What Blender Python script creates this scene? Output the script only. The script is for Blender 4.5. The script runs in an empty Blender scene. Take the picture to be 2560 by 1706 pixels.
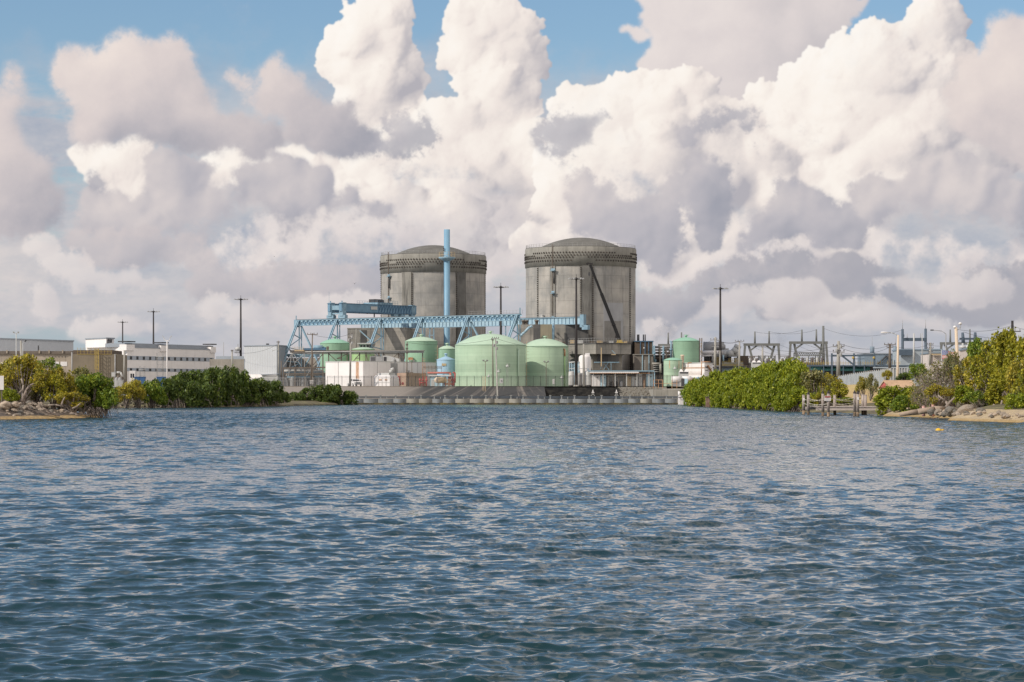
import bpy, bmesh, math, random
import numpy as np
from mathutils import Vector, Matrix

scene = bpy.context.scene
col = scene.collection
R = math.radians
random.seed(7)

# ------------------------------------------------------------------ camera
F, CX, HY, EYE = 6400.0, 1280.0, 988.0, 2.7      # focal length in photo pixels, principal column, horizon row, eye height
cd = bpy.data.cameras.new('camera')
cam = bpy.data.objects.new('camera', cd)
col.objects.link(cam)
cam.location = (0, 0, EYE)
cam.rotation_euler = (R(90), 0, 0)
cd.sensor_width = 36
cd.lens = 90
cd.shift_y = (HY - 853.0) / 2560.0
cd.clip_start = 0.5
cd.clip_end = 60000
scene.camera = cam
scene.view_settings.view_transform = 'Standard'
scene.view_settings.look = 'None'
scene.view_settings.exposure = 0.0
scene.view_settings.gamma = 1.0

# ------------------------------------------------------------------ sun
SUN_EL, SUN_FROM = R(36), Vector((-0.885, -0.465, 0)).normalized()
sd = bpy.data.lights.new('sun', 'SUN')
sd.energy = 3.7
sd.angle = R(0.5)
sd.color = (1.0, 0.91, 0.79)
sun = bpy.data.objects.new('sun', sd)
col.objects.link(sun)
sun_dir = Vector((SUN_FROM.x * math.cos(SUN_EL), SUN_FROM.y * math.cos(SUN_EL), math.sin(SUN_EL)))
sun.rotation_euler = sun_dir.to_track_quat('Z', 'Y').to_euler()
sun.location = (-60, 40, 90)

# ------------------------------------------------------------------ sky: Nishita blue, cumulus grown puff by puff and lit by the same sun
SKY_AZ, SKY_EL0, SKY_EL1 = 0.28, -0.02, 0.36        # window of the sky (radians) that the heaps fill
KS = 4000.0                                          # samples per radian
SW, SH = int(2 * SKY_AZ * KS), int((SKY_EL1 - SKY_EL0) * KS)

def lin(r, g, b):
    return tuple(((c / 255) / 12.92 if c <= 10.3 else ((c / 255 + 0.055) / 1.055) ** 2.4) for c in (r, g, b))

def grow_clouds():
    rng = np.random.default_rng(11)
    fy = np.fft.fftfreq(SH)[:, None]; fx = np.fft.rfftfreq(SW)[None, :]
    fr = np.sqrt(fx * fx + fy * fy); fr[0, 0] = 1
    def fbm(beta, lo=0.0, sx=1.0, sy=1.0):
        s = np.fft.rfft2(rng.standard_normal((SH, SW)))
        f = np.sqrt((fx * sx) ** 2 + (fy * sy) ** 2); f[0, 0] = 1
        a = f ** (-beta / 2); a[f < lo] = 0; a[0, 0] = 0
        n = np.fft.irfft2(s * a, s=(SH, SW))
        return (n / n.std()).astype(np.float32)
    def blur(a, s):
        return np.fft.irfft2(np.fft.rfft2(a) * np.exp(-2 * (math.pi * s * fr) ** 2), s=(SH, SW)).astype(np.float32)
    def sst(a, b, x):
        t = np.clip((x - a) / (b - a), 0, 1); return t * t * (3 - 2 * t)
    def chart(px, py):
        X, Y = (px * 1.088 - CX) / F, (HY - py * 1.088) / F
        a, e = math.atan(X), math.atan(Y / math.sqrt(1 + X * X))
        return (a + SKY_AZ) * KS, (e - SKY_EL0) * KS
    U = KS * 1.088 / F                                # samples per authored pixel
    yy, xx = np.mgrid[0:SH, 0:SW].astype(np.float32)
    wx, wy = fbm(3.4, 1 / 700), fbm(3.4, 1 / 700)
    ux, uy = fbm(2.6, 1 / 80), fbm(2.6, 1 / 80)
    RAG = fbm(3.5, 1 / 400)
    RAGF = fbm(3.1, 1 / 60)
    CURD = fbm(3.2, 1 / 220)
    LDIR = np.array([-0.70, 0.52, 0.49])
    def ramp(t, stops):
        p = [s[0] for s in stops]
        return np.stack([np.interp(t, p, [s[1][k] for s in stops]) for k in range(3)], -1).astype(np.float32)

    rgb = np.zeros((SH, SW, 3), np.float32)
    alp = np.zeros((SH, SW), np.float32)
    def over(c, a):
        nonlocal rgb, alp
        na = a + alp * (1 - a)
        rgb = np.where(na[..., None] > 1e-5, (c * a[..., None] + rgb * (alp * (1 - a))[..., None]) / np.maximum(na, 1e-5)[..., None], rgb)
        alp = na
    def layer(blobs, stops, warp=7.0, fine=1.6, kids=14, levels=2, edge=1.3, ragged=0.10, opacity=1.0, relief=0.55, mass=0.30, wide=30.0, contrast=1.0, jitter=0.0, melt=0.8, sink=None, curd=0.03):
        H = np.full((SH, SW), -1e4, np.float32)
        T = np.zeros((SH, SW), np.float32)
        X, Y = xx + wx * warp + ux * fine, yy + wy * warp + uy * fine
        def splat(x, y, z, rx, ry, tone):
            m = 3 * (warp + fine)
            x0, x1 = int(max(0, x - rx - m)), int(min(SW, x + rx + m + 1)); y0, y1 = int(max(0, y - ry - m)), int(min(SH, y + ry + m + 1))
            if x0 >= x1 or y0 >= y1: return
            q = 1 - ((X[y0:y1, x0:x1] - x) / rx) ** 2 - ((Y[y0:y1, x0:x1] - y) / ry) ** 2
            rr = (rx * ry) ** 0.5
            h = np.where(q > 0, z + rr * np.sqrt(np.maximum(q, 0)), -1e4)
            w = H[y0:y1, x0:x1]; k = h > w
            w[k] = h[k]; T[y0:y1, x0:x1][k] = tone
        def spawn(x, y, z, rx, ry, tone, lv):
            splat(x, y, z, rx, ry, tone)
            if lv == 0: return
            n = max(4, int(kids * (1.0 if lv == levels else 0.55)))
            for _ in range(n):
                a = rng.uniform(0, 2 * math.pi); c = rng.uniform(0.0, 0.9)
                sr = math.sqrt(1 - c * c)
                k = rng.uniform(0.26, 0.5)
                spawn(x + math.cos(a) * sr * rx * 0.86, y + math.sin(a) * sr * ry * 0.86, z + c * 0.8 * (rx * ry) ** 0.5,
                      rx * k, (ry * k * 0.6 + rx * k * 0.4), tone + rng.uniform(-jitter, jitter), lv - 1)
        for i, b in enumerate(blobs):
            px, py, rx = b[0], b[1], b[2]
            ry = b[3] if len(b) > 3 else rx
            tone = b[4] if len(b) > 4 else 0.0
            x, y = chart(px, py)
            spawn(x, y, 0.25 * i / max(1, len(blobs)) * 40, rx * U, ry * U, tone, levels)
        M = (H > -9e3).astype(np.float32)
        Hf = np.where(M > 0, H, 0)
        Hs = blur(Hf, 1.1) / np.maximum(blur(M, 1.1), 0.05)
        Hm = blur(Hf, 4.5) / np.maximum(blur(M, 4.5), 0.05)
        Hb = blur(Hf, wide) / np.maximum(blur(M, wide), 0.05)
        def lit(h, k):
            gy, gx = np.gradient(h)
            n = np.sqrt((gx * k) ** 2 + (gy * k) ** 2 + 1)
            return np.clip((-gx * k * LDIR[0] - gy * k * LDIR[1] + LDIR[2]) / n, -0.4, 1)
        tone = blur(T * M, 9.0) / np.maximum(blur(M, 9.0), 0.05)
        mb = blur(M, wide)
        gy, gx = np.gradient(mb)
        Hl = blur(Hf, 12.0) / np.maximum(blur(M, 12.0), 0.05)
        big = np.clip(-(gx * LDIR[0] + gy * LDIR[1]) * wide * 1.6, -1, 1)
        s = tone + relief * (0.26 * (lit(Hs, 0.6) - 0.5) + 0.40 * (lit(Hm, 0.8) - 0.5) + 0.60 * (lit(Hl, 1.0) - 0.5)) + mass * (big + 0.6 * (lit(Hb, 1.2) - 0.5))
        s = 0.5 + blur(s, melt) * contrast + curd * CURD
        a = blur(M, edge)
        a = sst(0.5 - 0.45, 0.5 + 0.45, a + ragged * (0.9 * RAG + 0.45 * RAGF) * 4 * a * (1.02 - a)) * opacity
        if sink:                                      # the base melts into the deck below
            e0, e1 = chart(1176, sink[0])[1], chart(1176, sink[1])[1]
            a = a * sst(e1, e0, yy + 26 * RAG + 14 * CURD)
        over(ramp(s, stops), a)

    WHITE = [(0.0, lin(180, 177, 184)), (0.22, lin(209, 202, 202)), (0.42, lin(238, 228, 222)), (0.6, lin(250, 242, 234)), (0.85, lin(255, 250, 244))]
    PALE = [(0.0, lin(184, 181, 187)), (0.5, lin(221, 212, 211)), (1.0, lin(244, 234, 228))]
    GREY = [(0.0, lin(160, 161, 172)), (0.3, lin(193, 187, 191)), (0.6, lin(219, 208, 206)), (1.0, lin(242, 229, 221))]
    DARK = [(0.0, lin(148, 152, 166)), (0.5, lin(185, 182, 189)), (1.0, lin(224, 214, 211))]

    # thin deck over the low sky, broken and streaky
    el = yy / KS + SKY_EL0
    st1, st2 = fbm(3.2, 1 / 900, 1.6, 0.45), fbm(3.2, 1 / 500, 1.4, 0.5)
    thick = sst(0.142, 0.10, el + 0.006 * RAG) * sst(-1.5, 0.3, 0.8 * st1 + np.clip(6 * (xx / SW - 0.27), -1.0, 0.95) + 22 * np.maximum(el - 0.055, 0))
    over(ramp(0.54 + 0.14 * st2 + 0.13 * RAG * sst(0.02, 0.06, el), [(0.0, lin(162, 170, 187)), (0.45, lin(190, 190, 197)), (1.0, lin(220, 211, 209))]), thick * 0.93)

    soft = dict(levels=2, kids=9, warp=14, fine=3.5, ragged=0.22, melt=7.0)
    # pale veil behind, top right
    layer([(1560, 40, 95, 80), (1540, 130, 75, 70), (1700, 30, 180, 120), (1860, 30, 95, 90), (1690, 160, 170, 110), (1470, 2, 45, 14), (1435, 97, 30, 12)],
          PALE, edge=3.5, relief=0.22, mass=0.16, wide=45, **soft)
    # pinkish heaps low in the middle
    layer([(620, 590, 230, 50, .0), (900, 560, 200, 70, .04), (760, 520, 150, 50, .02), (1050, 500, 170, 70, .1), (1230, 560, 160, 80, .06), (1480, 590, 200, 70, .14), (1680, 620, 240, 60, .2), (1960, 590, 220, 70, .1), (2250, 600, 170, 60, .0), (1130, 620, 140, 40, .02)],
          PALE, edge=8, relief=0.3, mass=0.22, wide=40, levels=2, kids=10, warp=14, fine=3.5, ragged=0.3, melt=3.5, opacity=0.92, curd=0.05, sink=(590, 700))
    # bright crisp towers of the middle
    layer([(1000, 330, 150, 90, -.04), (1130, 400, 200, 140, -.08), (950, 430, 190, 110, -.12), (1180, 500, 240, 150, -.12),
           (905, 265, 75, 70), (850, 210, 95, 95), (920, 160, 45, 60), (880, 95, 62, 90), (835, 120, 85, 85), (775, 130, 50, 55), (895, 35, 46, 38), (848, 35, 50, 45),
           (1150, 330, 80, 90), (1030, 275, 60, 45), (1150, 235, 85, 90), (1110, 170, 60, 60), (1215, 140, 42, 45), (1180, 100, 58, 60), (1075, 95, 58, 70), (1150, 45, 70, 60), (1085, 50, 58, 50)],
          WHITE, jitter=0.02, levels=3, kids=12, relief=0.36, mass=0.16, sink=(420, 560))
    # bright heaps of the right
    layer([(1500, 500, 260, 170, -.14), (1620, 430, 240, 160, -.12), (1430, 370, 150, 110, -.02), (1560, 290, 130, 90), (1350, 265, 75, 55), (1450, 240, 78, 55), (1530, 235, 68, 52), (1312, 300, 45, 60),
           (1780, 560, 260, 130, -.12), (2060, 440, 260, 160), (2200, 340, 130, 130), (1860, 270, 120, 110), (2030, 240, 190, 130), (1990, 140, 95, 62), (1900, 165, 75, 60), (2170, 150, 62, 58), (2130, 85, 72, 66), (2150, 32, 50, 38),
           (1800, 390, 120, 110, .05), (1960, 330, 140, 110, .06), (1760, 480, 110, 90, .06), (1830, 420, 90, 80, .08), (1950, 450, 110, 80, .03)],
          WHITE, jitter=0.02, levels=3, kids=12, relief=0.36, mass=0.18, sink=(470, 620))
    # middle heaps
    layer([(215, 370, 60, 45), (290, 400, 80, 58, .02), (330, 430, 55, 48), (560, 385, 80, 42), (625, 378, 62, 38), (500, 410, 65, 42), (690, 400, 80, 42), (640, 425, 90, 50),
           (830, 480, 150, 70, -.14), (960, 520, 150, 70, -.16)],
          WHITE, edge=2.5, ragged=0.2, warp=11, relief=0.34, mass=0.16, levels=3, kids=10, sink=(440, 600))
    # soft clouds of the left, nearer and half shaded
    layer([(310, 265, 150, 80, -.02), (420, 205, 85, 85, .1), (210, 200, 68, 60, .08), (440, 110, 36, 42, .12), (350, 180, 110, 85, .14), (320, 130, 70, 45, .14), (400, 300, 150, 55, -.16), (500, 290, 90, 50, -.12), (310, 320, 110, 36, -.2)],
          GREY, edge=9, relief=0.22, mass=0.22, wide=45, **soft)
    layer([(-30, 330, 88, 100, .05), (20, 430, 88, 80, -.02), (20, 500, 100, 45, -.12), (10, 215, 26, 40, .08)],
          GREY, edge=11, relief=0.18, mass=0.22, wide=45, **soft)
    layer([(628, 140, 32, 40, .0), (645, 205, 65, 65, -.02), (720, 255, 85, 58, -.14), (790, 290, 65, 40, -.28), (545, 150, 22, 20, .05)],
          GREY, edge=8, relief=0.2, mass=0.22, wide=40, **soft)
    # grey scud and shaded heaps in front
    layer([(600, 415, 50, 48, .0), (655, 455, 90, 50, .08), (740, 475, 75, 45, .02), (560, 500, 120, 48, .05), (690, 530, 150, 34, -.14), (430, 440, 60, 75, .1), (370, 515, 140, 46, .1), (880, 520, 70, 34, -.08)],
          DARK, edge=6, ragged=0.28, relief=0.34, mass=0.24, warp=13, fine=3, melt=3.0, sink=(490, 580))
    layer([(230, 430, 16, 16, -.1), (960, 290, 45, 38, -.12), (930, 330, 70, 28, -.16), (1000, 315, 24, 34, -.1), (905, 250, 22, 26, -.05), (1325, 300, 52, 36, -.16), (1390, 320, 38, 34, -.1), (1350, 350, 50, 28, -.05), (1690, 305, 52, 17, -.14), (1725, 288, 28, 20, -.08),
           (1590, 360, 20, 24, .05), (1770, 350, 36, 10, .12), (1860, 300, 30, 9, .15)],
          DARK, edge=10, ragged=0.5, opacity=0.8, relief=0.3, mass=0.2, warp=16, fine=4, melt=4.0)
    layer([(1640, 440, 48, 46, .0), (1610, 490, 52, 48, -.08), (1640, 545, 34, 30, -.12), (1530, 470, 34, 26, .1), (1380, 470, 50, 50, .14), (1430, 520, 90, 52, .05), (1500, 560, 48, 34, .05),
           (1850, 480, 64, 56, -.02), (1810, 525, 62, 44, -.06), (1900, 515, 80, 52, .06), (1765, 548, 40, 26, .0)],
          DARK, edge=6.5, ragged=0.38, relief=0.34, mass=0.24, warp=14, fine=3.5, melt=3.0, opacity=0.95)
    layer([(2090, 410, 85, 58, .06), (2060, 455, 100, 62, .02), (2190, 440, 110, 80, .16), (2290, 490, 120, 80, .08), (2180, 520, 120, 48, -.1)],
          DARK, edge=6, ragged=0.32, relief=0.34, mass=0.24, warp=14, fine=3.5, melt=3.0, sink=(500, 600))
    # the big soft mass at the right edge, and long dark bases low down
    layer([(2340, 130, 110, 62, .1), (2310, 220, 100, 95, .08), (2390, 290, 120, 70, -.06), (2270, 130, 40, 60, .08)], GREY, edge=8, relief=0.2, mass=0.22, wide=50, **soft)
    layer([(2030, 662, 330, 22, -.42), (2250, 690, 220, 18, -.4), (1800, 700, 260, 10, -.3), (1760, 650, 150, 12, -.1), (1560, 680, 150, 11, -.2), (330, 565, 190, 18, -.06), (700, 650, 260, 16, -.1)], GREY, edge=8, opacity=0.8, relief=0.2, mass=0.15, warp=12, fine=3, kids=8, levels=1, ragged=0.45, melt=5)
    layer([(110, 590, 30, 36, .12), (160, 620, 60, 34, .12), (260, 635, 95, 28, .1), (330, 645, 60, 22, .08), (100, 700, 38, 24, .1), (490, 690, 30, 22, .1), (480, 712, 60, 14, .08), (760, 690, 70, 18, .1), (600, 715, 130, 16, .08), (2150, 650, 130, 14, .08), (1750, 705, 160, 14, .06), (1600, 735, 110, 13, .1), (300, 772, 120, 9, .1), (2000, 735, 150, 12, .05), (900, 720, 120, 14, .1)],
          PALE, edge=7, opacity=0.62, relief=0.4, mass=0.3, warp=11, fine=3, kids=10, levels=1, ragged=0.4, melt=4)
    # fade towards the rim of the window
    f = sst(0, 0.04, (SKY_AZ - np.abs(xx / KS - SKY_AZ))) * sst(SKY_EL1, SKY_EL1 - 0.12, yy / KS + SKY_EL0)
    alp *= f
    return np.concatenate([rgb, alp[..., None]], -1)
# ---- shader
world = bpy.data.worlds.new("World")
scene.world = world
world.use_nodes = True
world.cycles.sampling_method = 'MANUAL'
world.cycles.sample_map_resolution = 512
wt = world.node_tree
wt.nodes.clear()

class NG:
    """small helper that writes shader nodes of one tree"""
    def __init__(s, t): s.t = t
    def put(s, sock, v):
        if isinstance(v, bpy.types.NodeSocket): s.t.links.new(v, sock)
        elif v is not None:
            if hasattr(v, '__len__') and len(v) == 3 and sock.type == 'RGBA': v = (*v, 1)
            sock.default_value = v
    def n(s, kind, **kw):
        o = s.t.nodes.new(kind)
        for k, v in kw.items(): setattr(o, k, v)
        return o
    def m(s, op, a, b=None, c=None, clamp=False):
        o = s.n('ShaderNodeMath', operation=op, use_clamp=clamp)
        s.put(o.inputs[0], a); s.put(o.inputs[1], b); s.put(o.inputs[2], c)
        return o.outputs[0]
    def v(s, op, a, b=None, c=None, out=0):
        o = s.n('ShaderNodeVectorMath', operation=op)
        s.put(o.inputs[0], a); s.put(o.inputs[1], b); s.put(o.inputs[2], c)
        return o.outputs[out]
    def xyz(s, x, y, z=0.0):
        o = s.n('ShaderNodeCombineXYZ')
        s.put(o.inputs[0], x); s.put(o.inputs[1], y); s.put(o.inputs[2], z)
        return o.outputs[0]
    def sep(s, a):
        o = s.n('ShaderNodeSeparateXYZ'); s.put(o.inputs[0], a)
        return o.outputs
    def rng(s, a, lo, hi, t0=0.0, t1=1.0, smooth=True):
        o = s.n('ShaderNodeMapRange', interpolation_type='SMOOTHSTEP' if smooth else 'LINEAR')
        s.put(o.inputs[0], a); s.put(o.inputs[1], lo); s.put(o.inputs[2], hi); s.put(o.inputs[3], t0); s.put(o.inputs[4], t1)
        return o.outputs[0]
    def mix(s, f, a, b, kind='RGBA', blend='MIX'):
        o = s.n('ShaderNodeMix', data_type=kind)
        if kind == 'RGBA': o.blend_type = blend
        i = {'FLOAT': (2, 3, 0), 'VECTOR': (4, 5, 1), 'RGBA': (6, 7, 2)}[kind]
        s.put(o.inputs[0], f); s.put(o.inputs[i[0]], a); s.put(o.inputs[i[1]], b)
        return o.outputs[i[2]]
    def noise(s, vec, scale, detail=4.0, rough=0.55, color=False, dist=0.0):
        o = s.n('ShaderNodeTexNoise')
        s.put(o.inputs['Vector'], vec); o.inputs['Scale'].default_value = scale
        o.inputs['Detail'].default_value = detail; o.inputs['Roughness'].default_value = rough
        o.inputs['Distortion'].default_value = dist
        return o.outputs[1 if color else 0]
    def ramp(s, f, stops):
        o = s.n('ShaderNodeValToRGB')
        e = o.color_ramp.elements
        while len(e) < len(stops): e.new(0.5)
        for k, (p, c) in enumerate(stops):
            e[k].position = p; e[k].color = (*c, 1)
        s.put(o.inputs[0], f)
        return o.outputs[0]

g = NG(wt)
dirv = g.n('ShaderNodeTexCoord').outputs['Generated']
dx, dy, dz = g.sep(dirv)
az = g.m('ARCTAN2', dx, dy)
el = g.m('ARCSINE', dz)
st = g.n('ShaderNodeTexSky', sky_type='NISHITA')
st.sun_disc = False
st.sun_elevation = SUN_EL
st.sun_rotation = math.atan2(SUN_FROM.x, SUN_FROM.y)
st.air_density = 1.0; st.dust_density = 0.6; st.ozone_density = 3.0
clear = g.v('MULTIPLY', st.outputs[0], (0.97, 1.05, 1.10))
SKYK = 10.0
def cl(r, g_, b): return tuple(c * SKYK for c in lin(r, g_, b))
# milky air low down
low = g.mix(g.rng(el, 0.085, -0.005, 0.0, 0.75), clear, cl(170, 184, 204))
# unseen cumulus over the rest of the dome, thickened right and behind for fill light
hi = g.m('MULTIPLY', g.rng(el, 0.19, 0.30), g.rng(el, 0.75, 0.42))
side = g.m('MAXIMUM', hi, g.rng(g.m('ABSOLUTE', az), 0.23, 0.28))
cov = g.noise(dirv, 3.1, 7, 0.58)
cov = g.m('ADD', cov, g.m('ADD', g.m('MULTIPLY', dx, 0.30), g.m('MULTIPLY', dy, -0.14)))
cov = g.m('ADD', cov, 0.10)
ca = g.m('MULTIPLY', g.rng(cov, 0.50, 0.64), side)
cc = g.mix(g.rng(g.noise(dirv, 4.3, 6, 0.6), 0.30, 0.56), cl(200, 195, 198), cl(252, 244, 238))
low = g.mix(g.m('MULTIPLY', g.rng(el, 0.19, 0.34), 0.30), low, cl(150, 163, 180))  # unseen veil overhead, added to grey the water's reflections
C = g.mix(ca, low, cc)
# the heaps ahead
arr = grow_clouds()
im = bpy.data.images.new('cumulus', SW, SH, alpha=True, float_buffer=True)
im.colorspace_settings.name = 'Non-Color'
im.alpha_mode = 'CHANNEL_PACKED'
im.pixels.foreach_set(arr.astype(np.float32).ravel())
im.pack()
tx = g.n('ShaderNodeTexImage', extension='CLIP', interpolation='Cubic')
tx.image = im
vec = g.xyz(g.m('MULTIPLY_ADD', az, 1 / (2 * SKY_AZ), 0.5), g.m('MULTIPLY_ADD', el, 1 / (SKY_EL1 - SKY_EL0), -SKY_EL0 / (SKY_EL1 - SKY_EL0)))
wt.links.new(vec, tx.inputs[0])
C = g.mix(tx.outputs[1], C, g.v('MULTIPLY', tx.outputs[0], (SKYK, SKYK, SKYK)))
bgc = g.n('ShaderNodeBackground')
wt.links.new(C, bgc.inputs[0])
bgc.inputs[1].default_value = 1.0 / SKYK
wo = g.n('ShaderNodeOutputWorld')
wt.links.new(bgc.outputs[0], wo.inputs[0])
del arr

# ------------------------------------------------------------------ helpers
GRADE = 5.3
CROPS = {1: (0, 700, .24232), 2: (500, 700, .21683), 3: (700, 560, .23601), 4: (780, 760, .1955), 5: (1120, 760, .1955), 6: (1240, 560, .1913),
         7: (1540, 700, .21683), 8: (1980, 740, .24649), 9: (0, 860, .136), 10: (2240, 820, .15304), 11: (1440, 820, .12116), 12: (1640, 800, .1275), 0: (0, 0, 1.088)}
def S(c, x, y):
    """a spot measured on one of the enlargements -> column and row of the whole photograph"""
    x0, y0, k = CROPS[c]
    return x0 + x * k, y0 + y * k
def at(c, x, y, Y):
    """the point of the place at distance Y that shows there"""
    px, py = S(c, x, y)
    return Vector(((px - CX) / F * Y, Y, EYE + (HY - py) / F * Y))
def atz(c, x, y, z):
    """the point at height z that shows there"""
    px, py = S(c, x, y)
    Y = (z - EYE) * F / (HY - py)
    return Vector(((px - CX) / F * Y, Y, z))
def X_(c, x, Y): return at(c, x, 0, Y).x
def Z_(c, y, Y): return at(c, 0, y, Y).z

class MB:
    """collects shapes and links them as ONE mesh object"""
    def __init__(s): s.v, s.f, s.smooth = [], [], []
    def add(s, vs, fs, smooth=False):
        b = len(s.v); s.v += [tuple(v) for v in vs]
        s.f += [tuple(i + b for i in f) for f in fs]; s.smooth += [smooth] * len(fs)
        return s
    def box(s, lo, hi, rot=0.0, piv=None):
        x0, y0, z0 = lo; x1, y1, z1 = hi
        vs = [Vector((x, y, z)) for z in (z0, z1) for x, y in ((x0, y0), (x1, y0), (x1, y1), (x0, y1))]
        if rot:
            p = Vector(piv) if piv is not None else (vs[0] + vs[6]) / 2
            m = Matrix.Rotation(rot, 3, 'Z'); vs = [m @ (v - p) + p for v in vs]
        return s.add(vs, [(3, 2, 1, 0), (4, 5, 6, 7), (0, 1, 5, 4), (1, 2, 6, 5), (2, 3, 7, 6), (3, 0, 4, 7)])
    def block(s, a, u, w, h, vdir=None, depth=1.0):
        """a box from corner a along horizontal unit vector u (length w), depth along its left normal, height h"""
        u = Vector(u); v = Vector(vdir) if vdir is not None else Vector((-u.y, u.x, 0))
        a = Vector(a); up = Vector((0, 0, h))
        b = [a, a + u * w, a + u * w + v * depth, a + v * depth]
        vs = b + [p + up for p in b]
        return s.add(vs, [(3, 2, 1, 0), (4, 5, 6, 7), (0, 1, 5, 4), (1, 2, 6, 5), (2, 3, 7, 6), (3, 0, 4, 7)])
    def bar(s, p, q, w, d=None, up=(0, 0, 1)):
        p, q = Vector(p), Vector(q); d = d or w
        t = (q - p).normalized(); up = Vector(up)
        if abs(t.dot(up)) > 0.98: up = Vector((1, 0, 0))
        a = t.cross(up).normalized(); b = a.cross(t)
        c = [(-1, -1), (1, -1), (1, 1), (-1, 1)]
        vs = [o + a * (i * w / 2) + b * (j * d / 2) for o in (p, q) for i, j in c]
        return s.add(vs, [(3, 2, 1, 0), (4, 5, 6, 7), (0, 1, 5, 4), (1, 2, 6, 5), (2, 3, 7, 6), (3, 0, 4, 7)])
    def tube(s, p, q, r0, r1=None, n=8, cap=True):
        p, q = Vector(p), Vector(q); r1 = r0 if r1 is None else r1
        t = (q - p).normalized(); up = Vector((0, 0, 1)) if abs(t.z) < 0.95 else Vector((1, 0, 0))
        a = t.cross(up).normalized(); b = a.cross(t)
        vs = []
        for o, r in ((p, r0), (q, r1)):
            for k in range(n):
                an = 2 * math.pi * k / n
                vs.append(o + a * (r * math.cos(an)) + b * (r * math.sin(an)))
        s.add(vs, [(k, (k + 1) % n, n + (k + 1) % n, n + k) for k in range(n)], True)
        if cap: s.add([], []); s.f += [tuple(len(s.v) - 2 * n + k for k in reversed(range(n))), tuple(len(s.v) - n + k for k in range(n))]; s.smooth += [False, False]
        return s
    def path(s, pts, r, n=8):
        for a, b in zip(pts, pts[1:]): s.tube(a, b, r, r, n)
        return s
    def lathe(s, c, prof, n=48, a0=0.0, a1=2 * math.pi, smooth=True, cap=True):
        """profile of (radius, height) turned round the vertical through c"""
        c = Vector(c); full = abs(a1 - a0 - 2 * math.pi) < 1e-6
        m = n if full else n + 1
        vs = [c + Vector((r * math.cos(a0 + (a1 - a0) * k / n), r * math.sin(a0 + (a1 - a0) * k / n), z)) for r, z in prof for k in range(m)]
        fs = [(i * m + k, i * m + (k + 1) % m, (i + 1) * m + (k + 1) % m, (i + 1) * m + k) for i in range(len(prof) - 1) for k in range(m if full else n)]
        s.add(vs, fs, smooth)
        return s
    def quad(s, a, b, c, d): return s.add([a, b, c, d], [(0, 1, 2, 3)])
    def prism(s, poly, off):
        """a flat outline (points) given thickness by the vector off"""
        n = len(poly); off = Vector(off); poly = [Vector(p) for p in poly]
        vs = poly + [p + off for p in poly]
        return s.add(vs, [tuple(reversed(range(n))), tuple(range(n, 2 * n))] + [(k, (k + 1) % n, n + (k + 1) % n, n + k) for k in range(n)])
    def ball(s, c, r, n=10, sq=1.0):
        prof = [(r * math.sin(math.pi * k / (n // 2)) + 1e-4, -r * sq * math.cos(math.pi * k / (n // 2))) for k in range(n // 2 + 1)]
        return s.lathe(c, prof, n)
    def build(s, name, m, parent=None, loc=None, flat=False):
        """link as one mesh; under a parent the points (given in place) become relative to it"""
        off = Vector((0, 0, 0)); p = parent
        while p is not None: off += Vector(p.location); p = p.parent
        if loc is not None: off = Vector(loc)
        me = bpy.data.meshes.new(name)
        me.from_pydata([(x - off.x, y - off.y, z - off.z) for x, y, z in s.v], [], s.f)
        if not flat: me.polygons.foreach_set('use_smooth', s.smooth)
        me.materials.append(m)
        bm = bmesh.new(); bm.from_mesh(me); bmesh.ops.recalc_face_normals(bm, faces=bm.faces); bm.to_mesh(me); bm.free()
        o = bpy.data.objects.new(name, me); col.objects.link(o)
        if parent is not None: o.parent = parent
        elif loc is not None: o.location = loc
        return o

def tag(o, label=None, cat=None, group=None, kind=None):
    if label: o['label'] = label
    if cat: o['category'] = cat
    if group: o['group'] = group
    if kind: o['kind'] = kind
    return o
def thing(name, loc, label, cat, group=None):
    o = bpy.data.objects.new(name, None); col.objects.link(o)
    o.location = loc; o.empty_display_size = 0.5
    return tag(o, label, cat, group)
def kids(o): return [c for c in bpy.data.objects if c.parent is o]
def clone(root, loc, rotz=0.0, scale=1.0, label=None, group=None):
    """a copy of a thing, its parts and their sub-parts; they share mesh data"""
    ref = TREES.get(root.name) or TREES.setdefault(root.name, [(c, kids(c)) for c in kids(root)])
    r = root.copy(); col.objects.link(r)
    r.location = loc; r.rotation_euler = (0, 0, rotz); r.scale = scale if hasattr(scale, '__len__') else (scale,) * 3
    if label: r['label'] = label
    if group: r['group'] = group
    for c, gs in ref:
        d = c.copy(); col.objects.link(d); d.parent = r
        for q in gs:
            e = q.copy(); col.objects.link(e); e.parent = d
    return r
TREES = {}

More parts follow.
